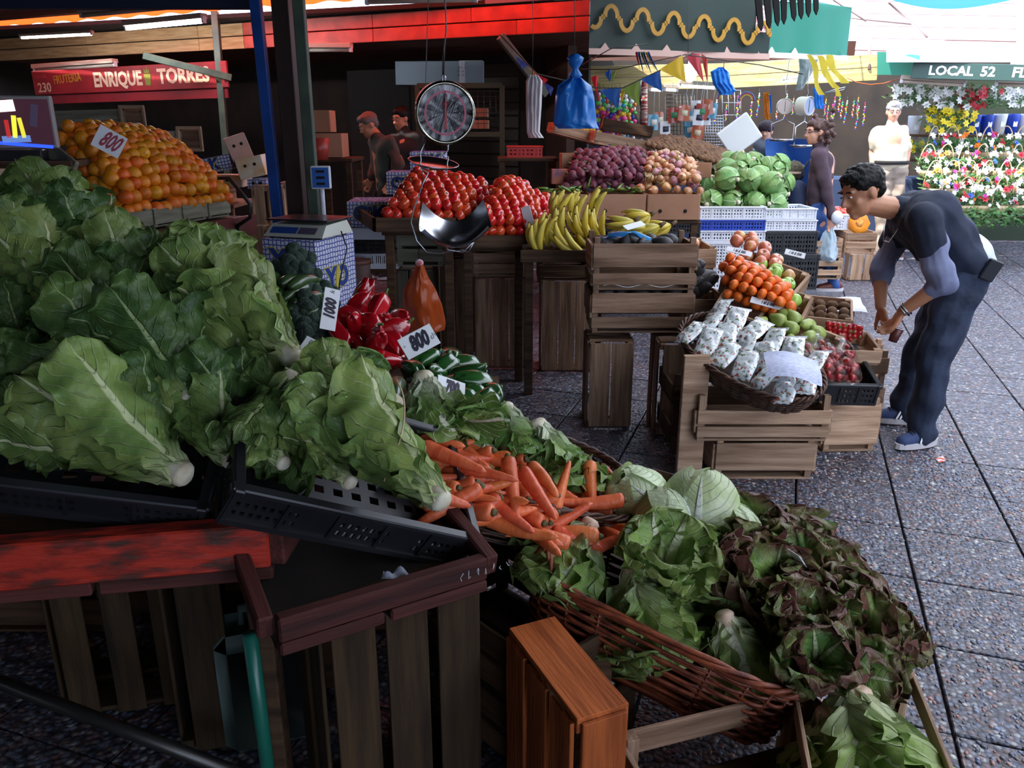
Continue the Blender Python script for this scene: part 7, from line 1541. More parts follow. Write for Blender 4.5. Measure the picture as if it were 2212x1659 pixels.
wom, Mw, jw = person(J, 'woman in brown turtleneck and blue jeans walking left along the lane', M_['skin_pale'], M_['brownknit'], M_['jeans_blue'], M_['tan_shoe'], M_['brown_hair'], voxel=.011, s=.92, sleeve=1.9, leg_r=.82, top_r=.92, hair_geo=curly)
part('glasses', G().tube([Mw @ V((-.03, .10, .012)), Mw @ V((-.07, .07, .015)), Mw @ V((-.075, .0, .015))], .003, 5).tube([Mw @ V((-.045, .1, .0)), Mw @ V((-.02, .104, .0)), Mw @ V((-.02, .104, .022)), Mw @ V((-.045, .1, .024))], .002, 5, closed=True).mesh('glasses', M_['ink']), wom)
part('sock', G().cap(jw['anL'] + V((0, 0, .14)), jw['anL'] + V((0, 0, -.01)), .056, .046).mesh('sock', mat('striped_grey_sock', 'b8b0ac', .9, c2='6c6870', scale=60)), wom)
hbg = O('shoulder_bag', remesh(G().cap(W(1722, 410, Y + .1), W(1725, 455, Y + .1), .09, .12), .02, mat('navy_canvas_bag', '1f2c4c', .7), 3, 'shoulder_bag'), label='navy shoulder bag behind the walking woman', cat='bag')
part('strap', G().tube([W(1722, 395, Y + .1), W(1745, 350, Y + .16), W(1775, 330, Y + .12)], .012, 6, flat=.3).mesh('strap', mat('bag_strap', '1a2440', .7)), hbg)
O('red_scarf', G().grid(lambda u, v: W(1690 + 24 * u + 6 * math.sin(v * 5), 425 + 95 * v, Y + .12 + .03 * math.sin(u * 9)), 10, 14).mesh('red_scarf', mat('dark_red_scarf_cloth', '9c2c28', .85)), label='dark red scarf hanging from the shoulder bag', cat='scarf')
b4 = bag('plastic_bag', [(1788, 1800, 492), (1778, 1806, 505), (1768, 1812, 530), (1766, 1812, 552), (1775, 1805, 563)], Y - .22, .05, thin('pale_blue_bag_film', 'c8dce8', .35, .3), 'pale bluish plastic bag carried by the walking woman', seed=12, folds=1)
# the elderly man
Y = 9.7
J = dict(head=W(1930, 243, Y), face=(-.25, -.96, -.1), up=(0, 0, 1), neck=W(1928, 268, Y), chest=W(1924, 300, Y), pel=W(1922, 360, Y), shL=W(1950, 284, Y), shR=W(1895, 286, Y), elL=W(1960, 328, Y + .05), wrL=W(1957, 362, Y - .02), haL=W(1948, 376, Y - .04), elR=W(1884, 330, Y + .05), wrR=W(1884, 362, Y - .02), haR=W(1892, 375, Y - .04),
         hipL=W(1936, 372, Y), hipR=W(1908, 372, Y), knL=W(1940, 455, Y - .02), knR=W(1906, 455, Y), anL=W(1942, 530, Y), anR=W(1904, 530, Y), front=(-.15, -1, 0))
for a in ('anL', 'anR'): J[a].z = .085
old, Mo, jo = person(J, 'elderly man in cream polo shirt standing by the flower stall with hands in pockets', M_['skin_pale'], M_['cream_shirt'], M_['khaki'], M_['tan_shoe'], M_['grey_hair'], voxel=.013, sleeve=.7, fat=.03, hair_geo=short_hair, top_r=.95)
part('belt', G().lathe([(.195, -.02), (.2, 0), (.195, .02)], 24, None, lambda p, a, i: V((p.x, p.y * .85, p.z))).mesh('belt', M_['black_cloth']), old, Matrix.Translation(jo['pel'] + V((0, -.02, .05))))
for x in (-1, 1): part('glasses', G().tube([Mo @ V((x * .03 + .02 * math.cos(t), .100, .012 + .014 * math.sin(t))) for t in [i / 12 * 6.28 for i in range(12)]], .002, 5, closed=True).mesh('glasses', M_['ink']), old)
part('pocket', G().box((0, 0, 0), (.09, .008, .10), b=.002).mesh('pocket', mat('cream_pocket', 'e4d8c4', .8), False), old, T(jo['chest'] + V((.11, -.165, -.02)), (0, 0, 8)))
# the two men in the dark shop
Y = 8.3
J = dict(head=W(796, 272, Y), face=(-.8, -.5, -.45), up=(-.25, -.1, 1), neck=W(815, 296, Y), chest=W(828, 325, Y), pel=W(838, 405, Y), shL=W(840, 308, Y - .15), shR=W(812, 310, Y + .16), elL=W(860, 352, Y - .18), wrL=W(845, 390, Y - .2), haL=W(838, 402, Y - .2), elR=W(812, 350, Y + .1), wrR=W(802, 385, Y), haR=W(797, 398, Y), hipL=W(846, 420, Y - .06), hipR=W(832, 420, Y + .06), knL=W(838, 500, Y), knR=W(830, 500, Y + .1), anL=W(845, 580, Y), anR=W(835, 580, Y + .1), front=(-.8, -.5, 0))
for a in ('anL', 'anR'): J[a].z = .085
m1, M1, _ = person(J, 'man with grey hair and moustache in a grey-green vest looking down in the dark shop', M_['skin'], M_['vest'], M_['black_cloth'], M_['black_cloth'], mat('dark_grey_hair', '5c5854', .6), voxel=.014, sleeve=.35, hair_geo=short_hair, under=(M_['brown_slv'], .9))
part('moustache', G().tube([M1 @ V((-.022, .09, -.042)), M1 @ V((0, .1, -.036)), M1 @ V((.022, .09, -.042))], .006, 6).mesh('moustache', mat('dark_moustache', '3c3430', .7)), m1)
Y = 8.75
J = dict(head=W(866, 258, Y), face=(-.6, -.75, -.2), up=(0, 0, 1), neck=W(872, 283, Y), chest=W(876, 315, Y), pel=W(878, 400, Y), shL=W(900, 298, Y - .05), shR=W(852, 300, Y + .05), elL=W(910, 350, Y), wrL=W(900, 395, Y - .05), haL=W(896, 408, Y - .05), elR=W(846, 350, Y), wrR=W(850, 390, Y - .1), haR=W(852, 402, Y - .1), hipL=W(886, 412, Y), hipR=W(870, 412, Y), knL=W(888, 490, Y), knR=W(868, 490, Y), anL=W(888, 560, Y), anR=W(868, 560, Y), front=(-.5, -.85, 0))
for a in ('anL', 'anR'): J[a].z = .085
m2, M2, _ = person(J, 'man in black clothes with glasses standing behind the moustached man', M_['skin'], M_['black_cloth'], M_['black_cloth'], M_['black_cloth'], M_['hair_black'], voxel=.014, sleeve=1.9, hair_geo=short_hair)
for x in (-1, 1): part('glasses', G().tube([M2 @ V((x * .03 + .02 * math.cos(t), .100, .012 + .014 * math.sin(t))) for t in [i / 12 * 6.28 for i in range(12)]], .0025, 5, closed=True).mesh('glasses', M_['ink']), m2)
Y = 9.0
J = dict(head=W(1655, 285, Y), face=(-.5, -.8, -.1), up=(0, 0, 1), neck=W(1656, 305, Y), chest=W(1655, 328, Y), pel=W(1655, 395, Y), shL=W(1672, 316, Y), shR=W(1638, 316, Y), elL=W(1680, 350, Y), wrL=W(1672, 380, Y - .1), haL=W(1668, 390, Y - .1), elR=W(1632, 348, Y), wrR=W(1640, 375, Y - .15), haR=W(1645, 385, Y - .15), hipL=W(1663, 405, Y), hipR=W(1648, 405, Y), knL=W(1664, 470, Y), knR=W(1647, 470, Y), anL=W(1664, 530, Y), anR=W(1647, 530, Y), front=(-.2, -1, 0))
for a in ('anL', 'anR'): J[a].z = .085
def cap_hair(g, M, s): short_hair(g, M, s); g.ell(V((0, .0, .06)) * s, (.088, .1, .07), 12, 8, M)
person(J, 'person in dark cap and grey vest behind the cabbages', M_['skin_pale'], mat('grey_vest_cloth', '6a7080', .85), M_['jeans_blue'], M_['black_cloth'], mat('dark_cap_cloth', '3c2c34', .8), voxel=.014, s=.88, sleeve=.2, hair_geo=cap_hair, under=(mat('white_sleeve_cloth', 'dcdce8', .8), .8))
# ================================================================= BUNTING, LAMPS AND LITTLE THINGS
def flag(pts, Y, col, lab, name='pennant'):
    m = M_.setdefault('fl' + col, thin('pennant_cloth_' + col, col, .4, .7)); p = [P(x, y, Y=Y) for x, y in pts]
    def f(u, v): q = p[0].lerp(p[1], u).lerp(p[2], v); q.y += .02 * math.sin(u * 7 + v * 4) * (1 - v); return q
    return O(name, G().grid(f, 8, 8).mesh(name, m), label=lab, cat='flag')
cy, cb, cg_, cr_ = 'e0c040', '2a5ca8', '7a9444', 'c03038'
for pts, Y, c, lab in (([(1425, 150), (1475, 118), (1482, 178)], 5.6, cy, 'large yellow pennant under the green awning'), ([(1384, 172), (1427, 152), (1430, 198)], 5.7, cb, 'blue pennant left of the large yellow pennant'), ([(1342, 190), (1385, 174), (1380, 228)], 5.8, cg_, 'olive green pennant left of the blue one'), ([(1295, 194), (1342, 188), (1335, 236)], 5.9, cb, 'large blue pennant over the colourful toys'),
        ([(1276, 166), (1293, 162), (1290, 205)], 6.4, cr_, 'small red pennant right of the blue bag bundle'), ([(1306, 158), (1322, 146), (1318, 178)], 6.5, cb, 'small blue pennant in the back row'), ([(1320, 160), (1334, 150), (1322, 180)], 6.5, cg_, 'small green pennant in the back row'), ([(1478, 116), (1512, 116), (1520, 178)], 6.2, 'c8505c', 'faded red pennant beside the bright lamp'), ([(1110, 118), (1140, 140), (1128, 150)], 6.0, '4858a0', 'blue pennant at the left end of the string'), ([(1142, 145), (1160, 158), (1166, 178)], 6.0, 'd8843c', 'orange pennant left of the white bags'), ([(1160, 160), (1184, 172), (1174, 184)], 6.0, cr_, 'red pennant above the white bags'), ([(1172, 175), (1196, 190), (1190, 208)], 6.0, '3c4c94', 'dark blue pennant by the blue bag bundle'),
        ([(1342, 196), (1354, 190), (1342, 226)], 5.85, cy, 'narrow yellow pennant tip between blue and olive ones'), ([(1514, 112), (1530, 130), (1528, 180)], 6.3, 'b84c44', 'folded red pennant left of the small blue bag bundle')):
    flag(pts, Y, c, lab)
for k in range(6):
    x = 1372 + k * 5; flag([(x, 112), (x + 6, 112), (x + 10 + k * 4, 150 + (k * 13) % 24)], 6.1, (cr_, cb, cg_, cb, cy, cb)[k], ['narrow red streamer', 'narrow blue streamer', 'narrow green streamer', 'second narrow blue streamer', 'narrow yellow streamer', 'third narrow blue streamer'][k] + ' in the tangle under the awning hem', 'streamer')
for k, (x0, y0, x1, y1, Y, w) in enumerate(((1742, 118, 1770, 205, 7.4, 10), (1760, 120, 1796, 190, 7.4, 12), (1780, 118, 1812, 180, 7.5, 14), (1772, 122, 1804, 208, 7.45, 8))):
    A, B = P(x0, y0, Y=Y), P(x1, y1, Y=Y)
    O('streamer', G().grid(lambda u, v: A.lerp(B, v) + V((w / 250 * u * (1 + v * .3) + .02 * math.sin(v * 6 + k), .015 * math.sin(u * 3 + v * 7), 0)), 3, 14).mesh('streamer', M_.setdefault('ystream', thin('yellow_streamer_cloth', 'c8b43c', .35, .7))), label=['long yellow streamer above the small blue bags', 'yellow streamer in the middle under the light awning', 'right yellow streamer ending by the wire hanger', 'thin yellow streamer hanging lowest'][k], cat='streamer')
for k, pl in enumerate(([(1080, 75), (1160, 160), (1290, 190), (1345, 190), (1430, 150), (1500, 112)], [(1240, 150), (1330, 150), (1480, 118), (1640, 140), (1735, 160)], [(1258, 140), (1320, 105), (1400, 95)])):
    O('bunting_string', G().tube([P(x, y, Y=5.75 + .3 * k) for x, y in pl], .004, 5).mesh('bunting_string', M_['wire']), label=['string carrying the large pennants', 'black cord running under the green awning', 'short cord rising to the awning hem'][k], cat='string')
lamp = O('pendant_bulb', None, None, Matrix.Translation(P(1491, 157, Y=7.6)), label='bright glowing bulb hanging under the green awning', cat='lamp')
part('bulb', G().ell((0, 0, 0), (.06, .06, .08), 14, 10).mesh('bulb', mat('glowing_bulb', 'f2f6ff', .3, emit=22)), lamp); part('socket', G().lathe([(.025, .07), (.03, .13), (.012, .16)], 10).mesh('socket', M_['white_plastic']), lamp); part('cord', G().tube([(0, 0, .15), (0, 0, .55)], .005, 5).mesh('cord', M_['wire']), lamp)
for k, (x0, x1, y0, y1, Y) in enumerate(((1402, 1432, 193, 195, 9.3), (1434, 1464, 193, 195, 9.3), (1466, 1547, 185, 190, 9.0), (1690, 1790, 176, 170, 10.2))):
    tubelamp(x0, y0, x1, y1, Y, Y, ['first short lit tube lamp of the toy stall', 'second short lit tube lamp of the toy stall', 'long lit tube lamp of the toy stall', 'lit tube lamp under the yellow fascia'][k], on=7, w=.05)
tubelamp(1945, 175, 2085, 184, 9.9, 9.7, 'twin unlit tube lamp left under the flower stall sign', w=.06); tubelamp(2150, 182, 2240, 186, 9.6, 9.5, 'unlit tube lamp right under the flower stall sign', w=.06)
# toy stall: dark booth with hanging goods
bth = O('wall_booth', G().box((0, 0, 1.2), (6.2, .08, 2.4)).mesh('wall_booth', mat('dark_booth_wall', '2c2622', .85, c2='3c322a', scale=3), False), None, T((3.6, 11.7, 0), (0, 0, -3)), kind='structure')
O('stall_table', G().box((0, 0, .45), (5.2, .7, .9), b=.01).mesh('stall_table', mat('dark_cloth_counter', '2c3c5c', .8), False), None, T((3.4, 10.9, 0), (0, 0, -3)), label='long cloth-covered counter of the toy stall across the lane', cat='table')
cols = ['e83c8c', '38b0e8', 'f0c830', '58c860', 'e85040', '9858d0', 'f4f0f4', 'f08838', '3048c0']
bm_ = [mat('bead_' + c, c, .35) for c in cols]
def toy_chain(seed, n=13):
    rg = random.Random(seed); g = G()
    for i in range(n):
        g.mi = rg.randrange(len(cols)); g.ell((rg.uniform(-.02, .02), rg.uniform(-.02, .02), -.045 * i - .02), (rg.uniform(.018, .034), .025, rg.uniform(.018, .03)), 7, 5)
    return g.mesh('beads', bm_)
TCH = [dict(n='toy_chain', k=[kid('cord', G().tube([(0, 0, .1), (0, 0, -.5)], .003, 4).mesh('cord', M_['wire'])), kid('beads', toy_chain(s))]) for s in range(4)]
for i in range(26):
    x = 1292 + i * 3.6 if i < 18 else 1295 + (i - 18) * 11; inst(TCH[i % 4], T(P(x, 200 + (i * 7) % 18, Y=9.4 + .15 * (i % 3))), 'string of coloured toys and beads hanging in the toy stall', 'toy', 'bead strings in the toy stall')
for i in range(22):
    x = (1600, 1625, 1680, 1700, 1785, 1800, 1815, 1830, 1790, 1805, 1820, 1640, 1715, 1760, 1660, 1548, 1570, 1595, 1845, 1855, 1855, 1870)[i]; inst(TCH[(i + 1) % 4], T(P(x, 200 + (i * 11) % 30, Y=10.6), s=(.35, .35, .5 if i % 2 else .35)), 'small bead charm string hanging at the back of the trinket stall', 'toy', 'small charm strings at the back')
def packet(seed):
    g = G(); g.mi = 0; g.grid(lambda u, v: V(((u - .5) * .11 * (1 - .3 * (v > .9)), -.012 * math.sin(u * 3.14), -.14 * (1 - v))), 6, 8); g.grid(lambda u, v: V(((u - .5) * .11, .012 * math.sin(u * 3.14), -.14 * (1 - v))), 6, 8); g.mi = 1; g.box((.0, -.014, -.07), (.06, .004, .05)); return g
TPK = [dict(n='toy_packet', m=packet(s).mesh('toy_packet', [mat('packet_' + a, a, .3, coat=.5), mat('packet_' + b, b, .4)]), k=[kid('cord', G().tube([(0, 0, 0), (.0, .0, .22)], .002, 4).mesh('cord', M_['paper']))]) for s, (a, b) in enumerate((('c86848', 'f0e0c0'), ('4890b0', 'e8e4d8'), ('e0e0e4', '3c3c50'), ('b84c40', '50a070')))]
for i, (x, y) in enumerate(((1480, 235), (1492, 248), (1505, 225), (1518, 232), (1528, 222), (1540, 230), (1512, 245), (1455, 240), (1424, 250), (1412, 255), (1437, 270), (1498, 268), (1510, 278), (1490, 272), (1525, 245))):
    inst(TPK[i % 4], T(P(x, y - 8, Y=8.6 + .1 * (i % 3)), (0, rnd(-10, 10), rnd(-30, 30)), 1.1), 'small packet of sweets hanging in the bundle at the toy stall', 'packet', 'hanging packets at the toy stall')
O('spiral_post', G().tube([P(1392, 285, Y=9.2), P(1392, 175, Y=9.2)], .035, 10).mesh('spiral_post', mat('red_banded_post', 'e8d0c0', .4, c2='b83838', scale=14, stretch=(.3, .3, 3), lo=.48, hi=.52)), label='pale post with red bands in the toy stall', cat='post')
O('steel_post', G().tube([P(1385, 320, Y=9.25), P(1384, 175, Y=9.25)], .018, 8).mesh('steel_post', M_['steel']), label='thin shiny post beside the red banded post', cat='post')
def grid_panel(x0, x1, y0, y1, Y, n, m_, lab, mm):
    g = G(); A, B, C_, D = P(x0, y1, Y=Y), P(x1, y1, Y=Y), P(x1, y0, Y=Y), P(x0, y0, Y=Y)
    for i in range(n + 1): g.tube([A.lerp(B, i / n), D.lerp(C_, i / n)], .004, 4)
    for i in range(m_ + 1): g.tube([A.lerp(D, i / m_), B.lerp(C_, i / m_)], .004, 4)
    return O('wire_rack', g.mesh('wire_rack', mm), label=lab, cat='rack')
grid_panel(1518, 1562, 250, 325, 8.9, 8, 12, 'pale wire grid panel at the right of the hanging packets', M_['steel'])
grid_panel(1440, 1500, 205, 290, 9.6, 8, 10, 'wire grid behind the hanging packets', M_['wire'])
grid_panel(1560, 1600, 195, 275, 9.8, 3, 3, 'grey wire panel behind the small blue bags', M_['steel'])
wbx = O('white_tray', G().box((0, 0, 0), (.33, .04, .28), b=.01).mesh('white_tray', mat('white_foam_tray', 'eef6f8', .6), False), None, T(P(1597, 292, Y=7.9), (10, -38, -12)), label='white square tray hanging tilted behind the cabbages', cat='tray')
for k, (x, y) in enumerate(((1612, 212), (1567, 208))):
    g = G(); 
    for q, c in enumerate(range(3)):
        g.mi = q; g.tube([V(((.06 + .014 * q) * math.cos(t), 0, (.06 + .014 * q) * math.sin(t))) for t in [i / 12 * math.pi for i in range(13)]], .007, 5)
    O('rainbow_hook', g.mesh('rainbow_hook', [mat('rb_yellow', 'e0c860', .5), mat('rb_red', 'd06050', .5), mat('rb_blue', '6070b8', .5)]), None, T(P(x, y + 6, Y=9.0)), label=['rainbow shaped toy hook right of the packets', 'smaller rainbow toy hook behind the blue bags'][k], cat='toy')
# two scales across the lane
for k, (x, y, Y, lab, yaw) in enumerate(((1695, 230, 8.4, 'small pinkish dial scale with a frame tray, left of two across the lane', -10), (1741, 229, 8.2, 'white round dial scale seen from the side, right of two across the lane', 35))):
    o = O('hanging_scale', None, None, T(P(x, y, Y=Y), (0, 0, yaw), .9 if k == 0 else 1.05), label=lab, cat='scale'); RX = T((0, 0, 0), (-90, 0, 0)); r = .085
    part('casing', G().lathe([(1e-4, .07), (r * .95, .07), (r, .05), (r * .96, .0), (r, -.04), (r * .93, -.045), (r * .9, -.03), (1e-4, -.03)], 28).mesh('casing', mat('cream_scale_casing', 'd8d4c4', .4)), o, RX)
    part('dial', G().lathe([(1e-4, -.034), (r * .9, -.034)], 28, cap=False).mesh('dial', mat('pale_dial', 'dcc8c4' if k == 0 else '8c98b4', .4)), o, RX); part('needle', G().box((0, -.037, .0), (.004, .002, .11)).mesh('needle', M_['ink'], False), o)
    part('hook', G().tube([(0, 0, r), (.012, 0, r + .03), (0, 0, r + .05), (-.01, 0, r + .1), (0, 0, r + .42)], .004, 5).mesh('hook', M_['steel']), o)
    part('frame', G().tube([(0, 0, -r), (0, 0, -r - .05), (-.12, 0, -r - .1), (-.12, 0, -r - .28), (.12, 0, -r - .28), (.12, 0, -r - .1), (0, 0, -r - .05)], .005, 5).mesh('frame', M_['steel']), o)
    part('pan', G().lathe([(1e-4, 0), (.10, .004), (.14, .03), (.135, .03)], 24, None, lambda p, a, i: V((p.x, p.y * .7, p.z))).mesh('pan', M_['steel']), o, T((0, 0, -r - .29)))
bag('plastic_bag_bundle', [(1756, 1772, 190), (1758, 1778, 205), (1760, 1780, 235)], 8.0, .03, M_['bagblue'], 'blue bag bundle hanging behind the right scale across the lane', seed=14, folds=4)
bag('plastic_bag_bundle', [(1648, 1660, 200), (1650, 1662, 220), (1652, 1664, 258)], 8.2, .03, thin('orange_film', 'd8882c', .3, .4), 'narrow orange bag bundle left of the small dial scale', seed=15, folds=4)
bag('plastic_bag_bundle', [(1660, 1666, 205), (1660, 1668, 225), (1661, 1667, 245)], 8.3, .02, M_['bagblue'], 'narrow blue bag bundle beside the orange one', seed=16, folds=3)
bag('grey_tarp_flap', [(1725, 1770, 125), (1728, 1758, 150), (1722, 1745, 175), (1720, 1732, 195)], 8.9, .04, mat('grey_torn_tarp', '8c9494', .8), 'torn grey tarpaulin flap hanging under the light green awning', seed=17, folds=2, cat='tarpaulin')
O('coat_hanger', G().tube([P(1783, 200, Y=8.6), P(1805, 193, Y=8.6), P(1826, 188, Y=8.6), P(1822, 194, Y=8.6), P(1783, 201, Y=8.6)], .004, 5).tube([P(1806, 193, Y=8.6), P(1808, 185, Y=8.6), P(1803, 182, Y=8.6)], .003, 5).mesh('coat_hanger', M_['steel']), label='thin wire coat hanger hanging at the end of the yellow streamers', cat='hanger')
O('orange_cable', G().tube([P(x, y, Y=10.3) for x, y in ((1830, 168), (1850, 178), (1880, 183), (1910, 180), (1942, 170))], .006, 5).mesh('orange_cable', mat('orange_cable_skin', 'c86432', .5)), label='orange cable sagging below the yellow fascia', cat='cable')
O('blue_tarp_cover', G().grid(lambda u, v: P(1655 + 130 * u, 300 + 110 * v, Y=8.6 + .3 * math.sin(u * 5)) + V((0, .04 * math.sin(v * 9), 0)), 16, 12).mesh('blue_tarp_cover', mat('blue_tarp_cloth', '2858a0', .6)), label='blue tarpaulin hanging behind the walking woman', cat='tarpaulin')
inst(dict(n='garlic_bunch', m=G().ell((0, 0, 0), (.12, .08, .10), 14, 10, None, lambda p, a, i: p * (1 + .3 * noise.noise(p * 4))).mesh('garlic_bunch', mat('dark_herb_bunch', '3c3830', .9, c2='6a6450', scale=50, bump=.8, bs=80)), k=[kid('twine', G().lathe([(.1, -.01), (.1, .01)], 12, cap=False).mesh('twine', M_['stempink']))]), T(P(1710, 372, Y=7.6)), 'dark bunch of dried herbs behind the right cabbages', 'herbs')
# ---------------- flower stall
def petals(n, r, w, z, cup, g, c=(0, 0, 0), mi=0):
    g.mi = mi
    for i in range(n):
        a = 2 * math.pi * i / n; d = V((math.cos(a), math.sin(a), 0)); s = V((-math.sin(a), math.cos(a), 0)); c_ = V(c)
        g.add([c_, c_ + d * r * .5 + s * w + V((0, 0, cup * .6)), c_ + d * r + V((0, 0, z)), c_ + d * r * .5 - s * w + V((0, 0, cup * .6))], [(0, 1, 2, 3)])
M_['fwhite'] = mat('white_petal', 'f4f4f2', .6); M_['fyel'] = mat('yellow_petal', 'e8d020', .5); M_['fred'] = mat('red_petal', 'c02030', .5); M_['fpink'] = mat('magenta_petal', 'c838a0', .5); M_['fblue'] = mat('blue_petal', '3060c8', .5); M_['forg'] = mat('orange_petal', 'f08020', .5)
M_['fgreen'] = mat('flower_foliage', '4c7c34', .6, c2='2c5424', scale=20, rv=.2); M_['fcane'] = mat('pale_cane', 'c8b088', .5)
def foliage(n, R_, up, seed, L=.09, w=.012):
    rg = random.Random(seed); g = G()
    for i in range(n):
        d = V((rg.gauss(0, 1), rg.gauss(0, 1), rg.gauss(up, .6))).normalized(); c = V((rg.uniform(-1, 1) * R_[0], rg.uniform(-1, 1) * R_[1], rg.uniform(-1, 1) * R_[2])); s = d.orthogonal().normalized() * w
        g.add([c, c + d * L * .5 + s, c + d * L, c + d * L * .5 - s], [(0, 1, 2, 3)])
    return g.mesh('foliage', M_['fgreen'])
def bunch(seed, col, R_=(.2, .12, .12), n=12, fr=.055, kind=6):
    rg = random.Random(seed); ks = [kid('foliage', foliage(150, R_, .6, seed))]
    for i in range(n):
        g = G(); petals(kind, fr, fr * .28, fr * .2, fr * .5, g); g.ell((0, 0, fr * .2), fr * .13, 6, 4)
        ks.append(kid('flower', g.mesh('flower', col), FZ((rg.uniform(-1, 1) * R_[0], -R_[1] * rg.uniform(.3, 1), rg.uniform(-1, 1) * R_[2]), V((rg.uniform(-.6, .6), -1, rg.uniform(-.2, .6))))))
    return ks
BW = [bunch(s, M_['fwhite']) for s in (1, 2)]; BY = bunch(3, M_['fyel'], n=16); BR = bunch(4, M_['fred'], n=12, fr=.05)
for i, (x, y, k, lab) in enumerate(((1958, 210, BW[0], 'white lily bunch at the left end of the upper row'), (2000, 205, BW[1], 'white lily bunch with green buds, second of the upper row'), (2045, 215, BW[0], 'white lily bunch above the yellow lilies'), (2088, 210, BR, 'red flower bunch between white lilies, left'), (2118, 212, BR, 'red flower bunch between white lilies, right'), (2155, 208, BW[1], 'white lily bunch right of the red flowers'), (2200, 212, BW[0], 'white lily bunch at the right edge'), (2030, 258, BY, 'large bunch of yellow lilies'), (2060, 262, BY, 'second bunch of yellow lilies in front of blue buckets'), (1975, 320, BY, 'small hanging yellow flowers beside the elderly man'))):
    inst(dict(n='flower_bunch', k=k), T(P(x, y, Y=10.2 + .1 * (i % 2)), s=1.0 if i < 9 else .7), lab, 'flowers')
for i, (x, y0, y1, m) in enumerate(((2100, 248, 290, M_['blue_plastic']), (2128, 248, 290, M_['blue_plastic']), (2155, 246, 290, M_['white_plastic']), (2182, 246, 290, M_['blue_plastic']), (2208, 246, 290, M_['white_plastic']), (1970, 250, 300, M_['white_plastic']), (2002, 290, 330, M_['white_plastic']), (2010, 245, 290, M_['white_plastic']))):
    a, b = P(x, y1, Y=10.6), P(x, y0, Y=10.6); h = b.z - a.z; o = O('flower_bucket', G().lathe([(.06, 0), (.075, h), (.08, h), (.08, h - .02), (.065, .01)], 16).mesh('flower_bucket', m), None, Matrix.Translation(a), label=['leftmost blue bucket on the flower shelf', 'second blue bucket on the flower shelf', 'white bucket between blue buckets', 'blue bucket right of the white one', 'white bucket at the right edge of the shelf', 'white bucket behind the elderly man', 'white tub below the yellow lilies', 'white bucket behind the yellow lilies'][i], cat='bucket')
    part('paper_label', G().box((0, -.072, h * .5), (.05, .003, .06)).mesh('paper_label', M_['paper'], False), o)
for k, (x0, x1, y, Y) in enumerate(((1950, 2260, 292, 10.6), (1960, 2260, 345, 10.4), (1990, 2260, 400, 10.2))):
    bboard('shelf_board', P(x0, y, Y=Y), P(x1, y + 4, Y=Y - .3), .03, .4, M_['crate_dark'], label=['top plank shelf of the flower stall', 'middle plank shelf of the flower stall', 'lowest plank shelf of the flower stall'][k], cat='shelf')
O('wall_flower_stall', G().box((0, 0, 1.1), (4, .08, 2.2)).mesh('wall_flower_stall', mat('dark_green_backdrop', '26301f', .9), False), None, T((7.2, 11.4, 0), (0, 0, -8)), kind='structure')
def fbasket(seed):
    rg = random.Random(seed); ks = []
    ks.append(kid('cane_basket', G().lathe([(.07, 0), (.09, .06), (.10, .09), (.095, .09)], 14).mesh('cane_basket', M_['fcane']))); 
    ks.append(kid('hoop', G().tube([(.10 * math.cos(t), 0, .09 + .30 * math.sin(t)) for t in [i / 14 * math.pi for i in range(15)]], .007, 6).mesh('hoop', M_['fcane'])))
    ks.append(kid('foliage', foliage(110, (.11, .08, .07), .8, seed, .08, .012), T((0, 0, .15))))
    for i in range(13):
        g = G(); big = i % 3; r = (.045, .028, .02)[big]; petals(8 if big else 6, r, r * .3, .006, r * .3, g); g.ell((0, 0, .006), r * .25, 6, 4); col = M_['fwhite'] if rg.random() < .68 else M_[rg.choice(('fred', 'fred', 'fpink', 'fblue', 'forg'))]
        ks.append(kid('flower', g.mesh('flower', col), FZ((rg.uniform(-.13, .13), -rg.uniform(.03, .13), .1 + rg.uniform(0, .2)), V((rg.uniform(-.5, .5), -1, rg.uniform(0, .9))))))
    return dict(n='flower_basket', k=ks)
FB = [fbasket(s) for s in range(5)]
i = 0
for rr_, (y, x0, x1, Y, s) in enumerate(((345, 2010, 2215, 10.1, 1.0), (385, 1998, 2220, 9.8, 1.0), (425, 2010, 2225, 9.55, 1.05), (462, 2040, 2230, 9.3, 1.05))):
    x = x0; q_ = 0
    while x < x1: inst(FB[i % 5], T(P(x, y, Y=Y), (0, 0, rnd(-30, 30)), s), '%s hooped flower basket from the left on the %s tier' % (ORD[q_], ('highest', 'second', 'third', 'lowest')[rr_]), 'flower basket', 'flower baskets in the tiered display'); i += 1; q_ += 1; x += 38
for k, y in enumerate((346, 386, 426, 464)): bboard('display_step', P(1995 + 8 * k, y + 3, Y=(10.1, 9.8, 9.55, 9.3)[k]), P(2260, y + 3, Y=(10.1, 9.8, 9.55, 9.3)[k]), .02, .24, M_['crate_dark'], label=['highest step of the flower basket display', 'second step of the flower basket display', 'third step of the flower basket display', 'lowest step of the flower basket display'][k], cat='shelf')
g = foliage(900, (.75, .12, .10), .5, 77, .07, .013); O('foliage_bed', g, None, T(P(2120, 470, Y=9.15)), label='low bed of green leaves before the flower baskets', cat='plants', kind='stuff')
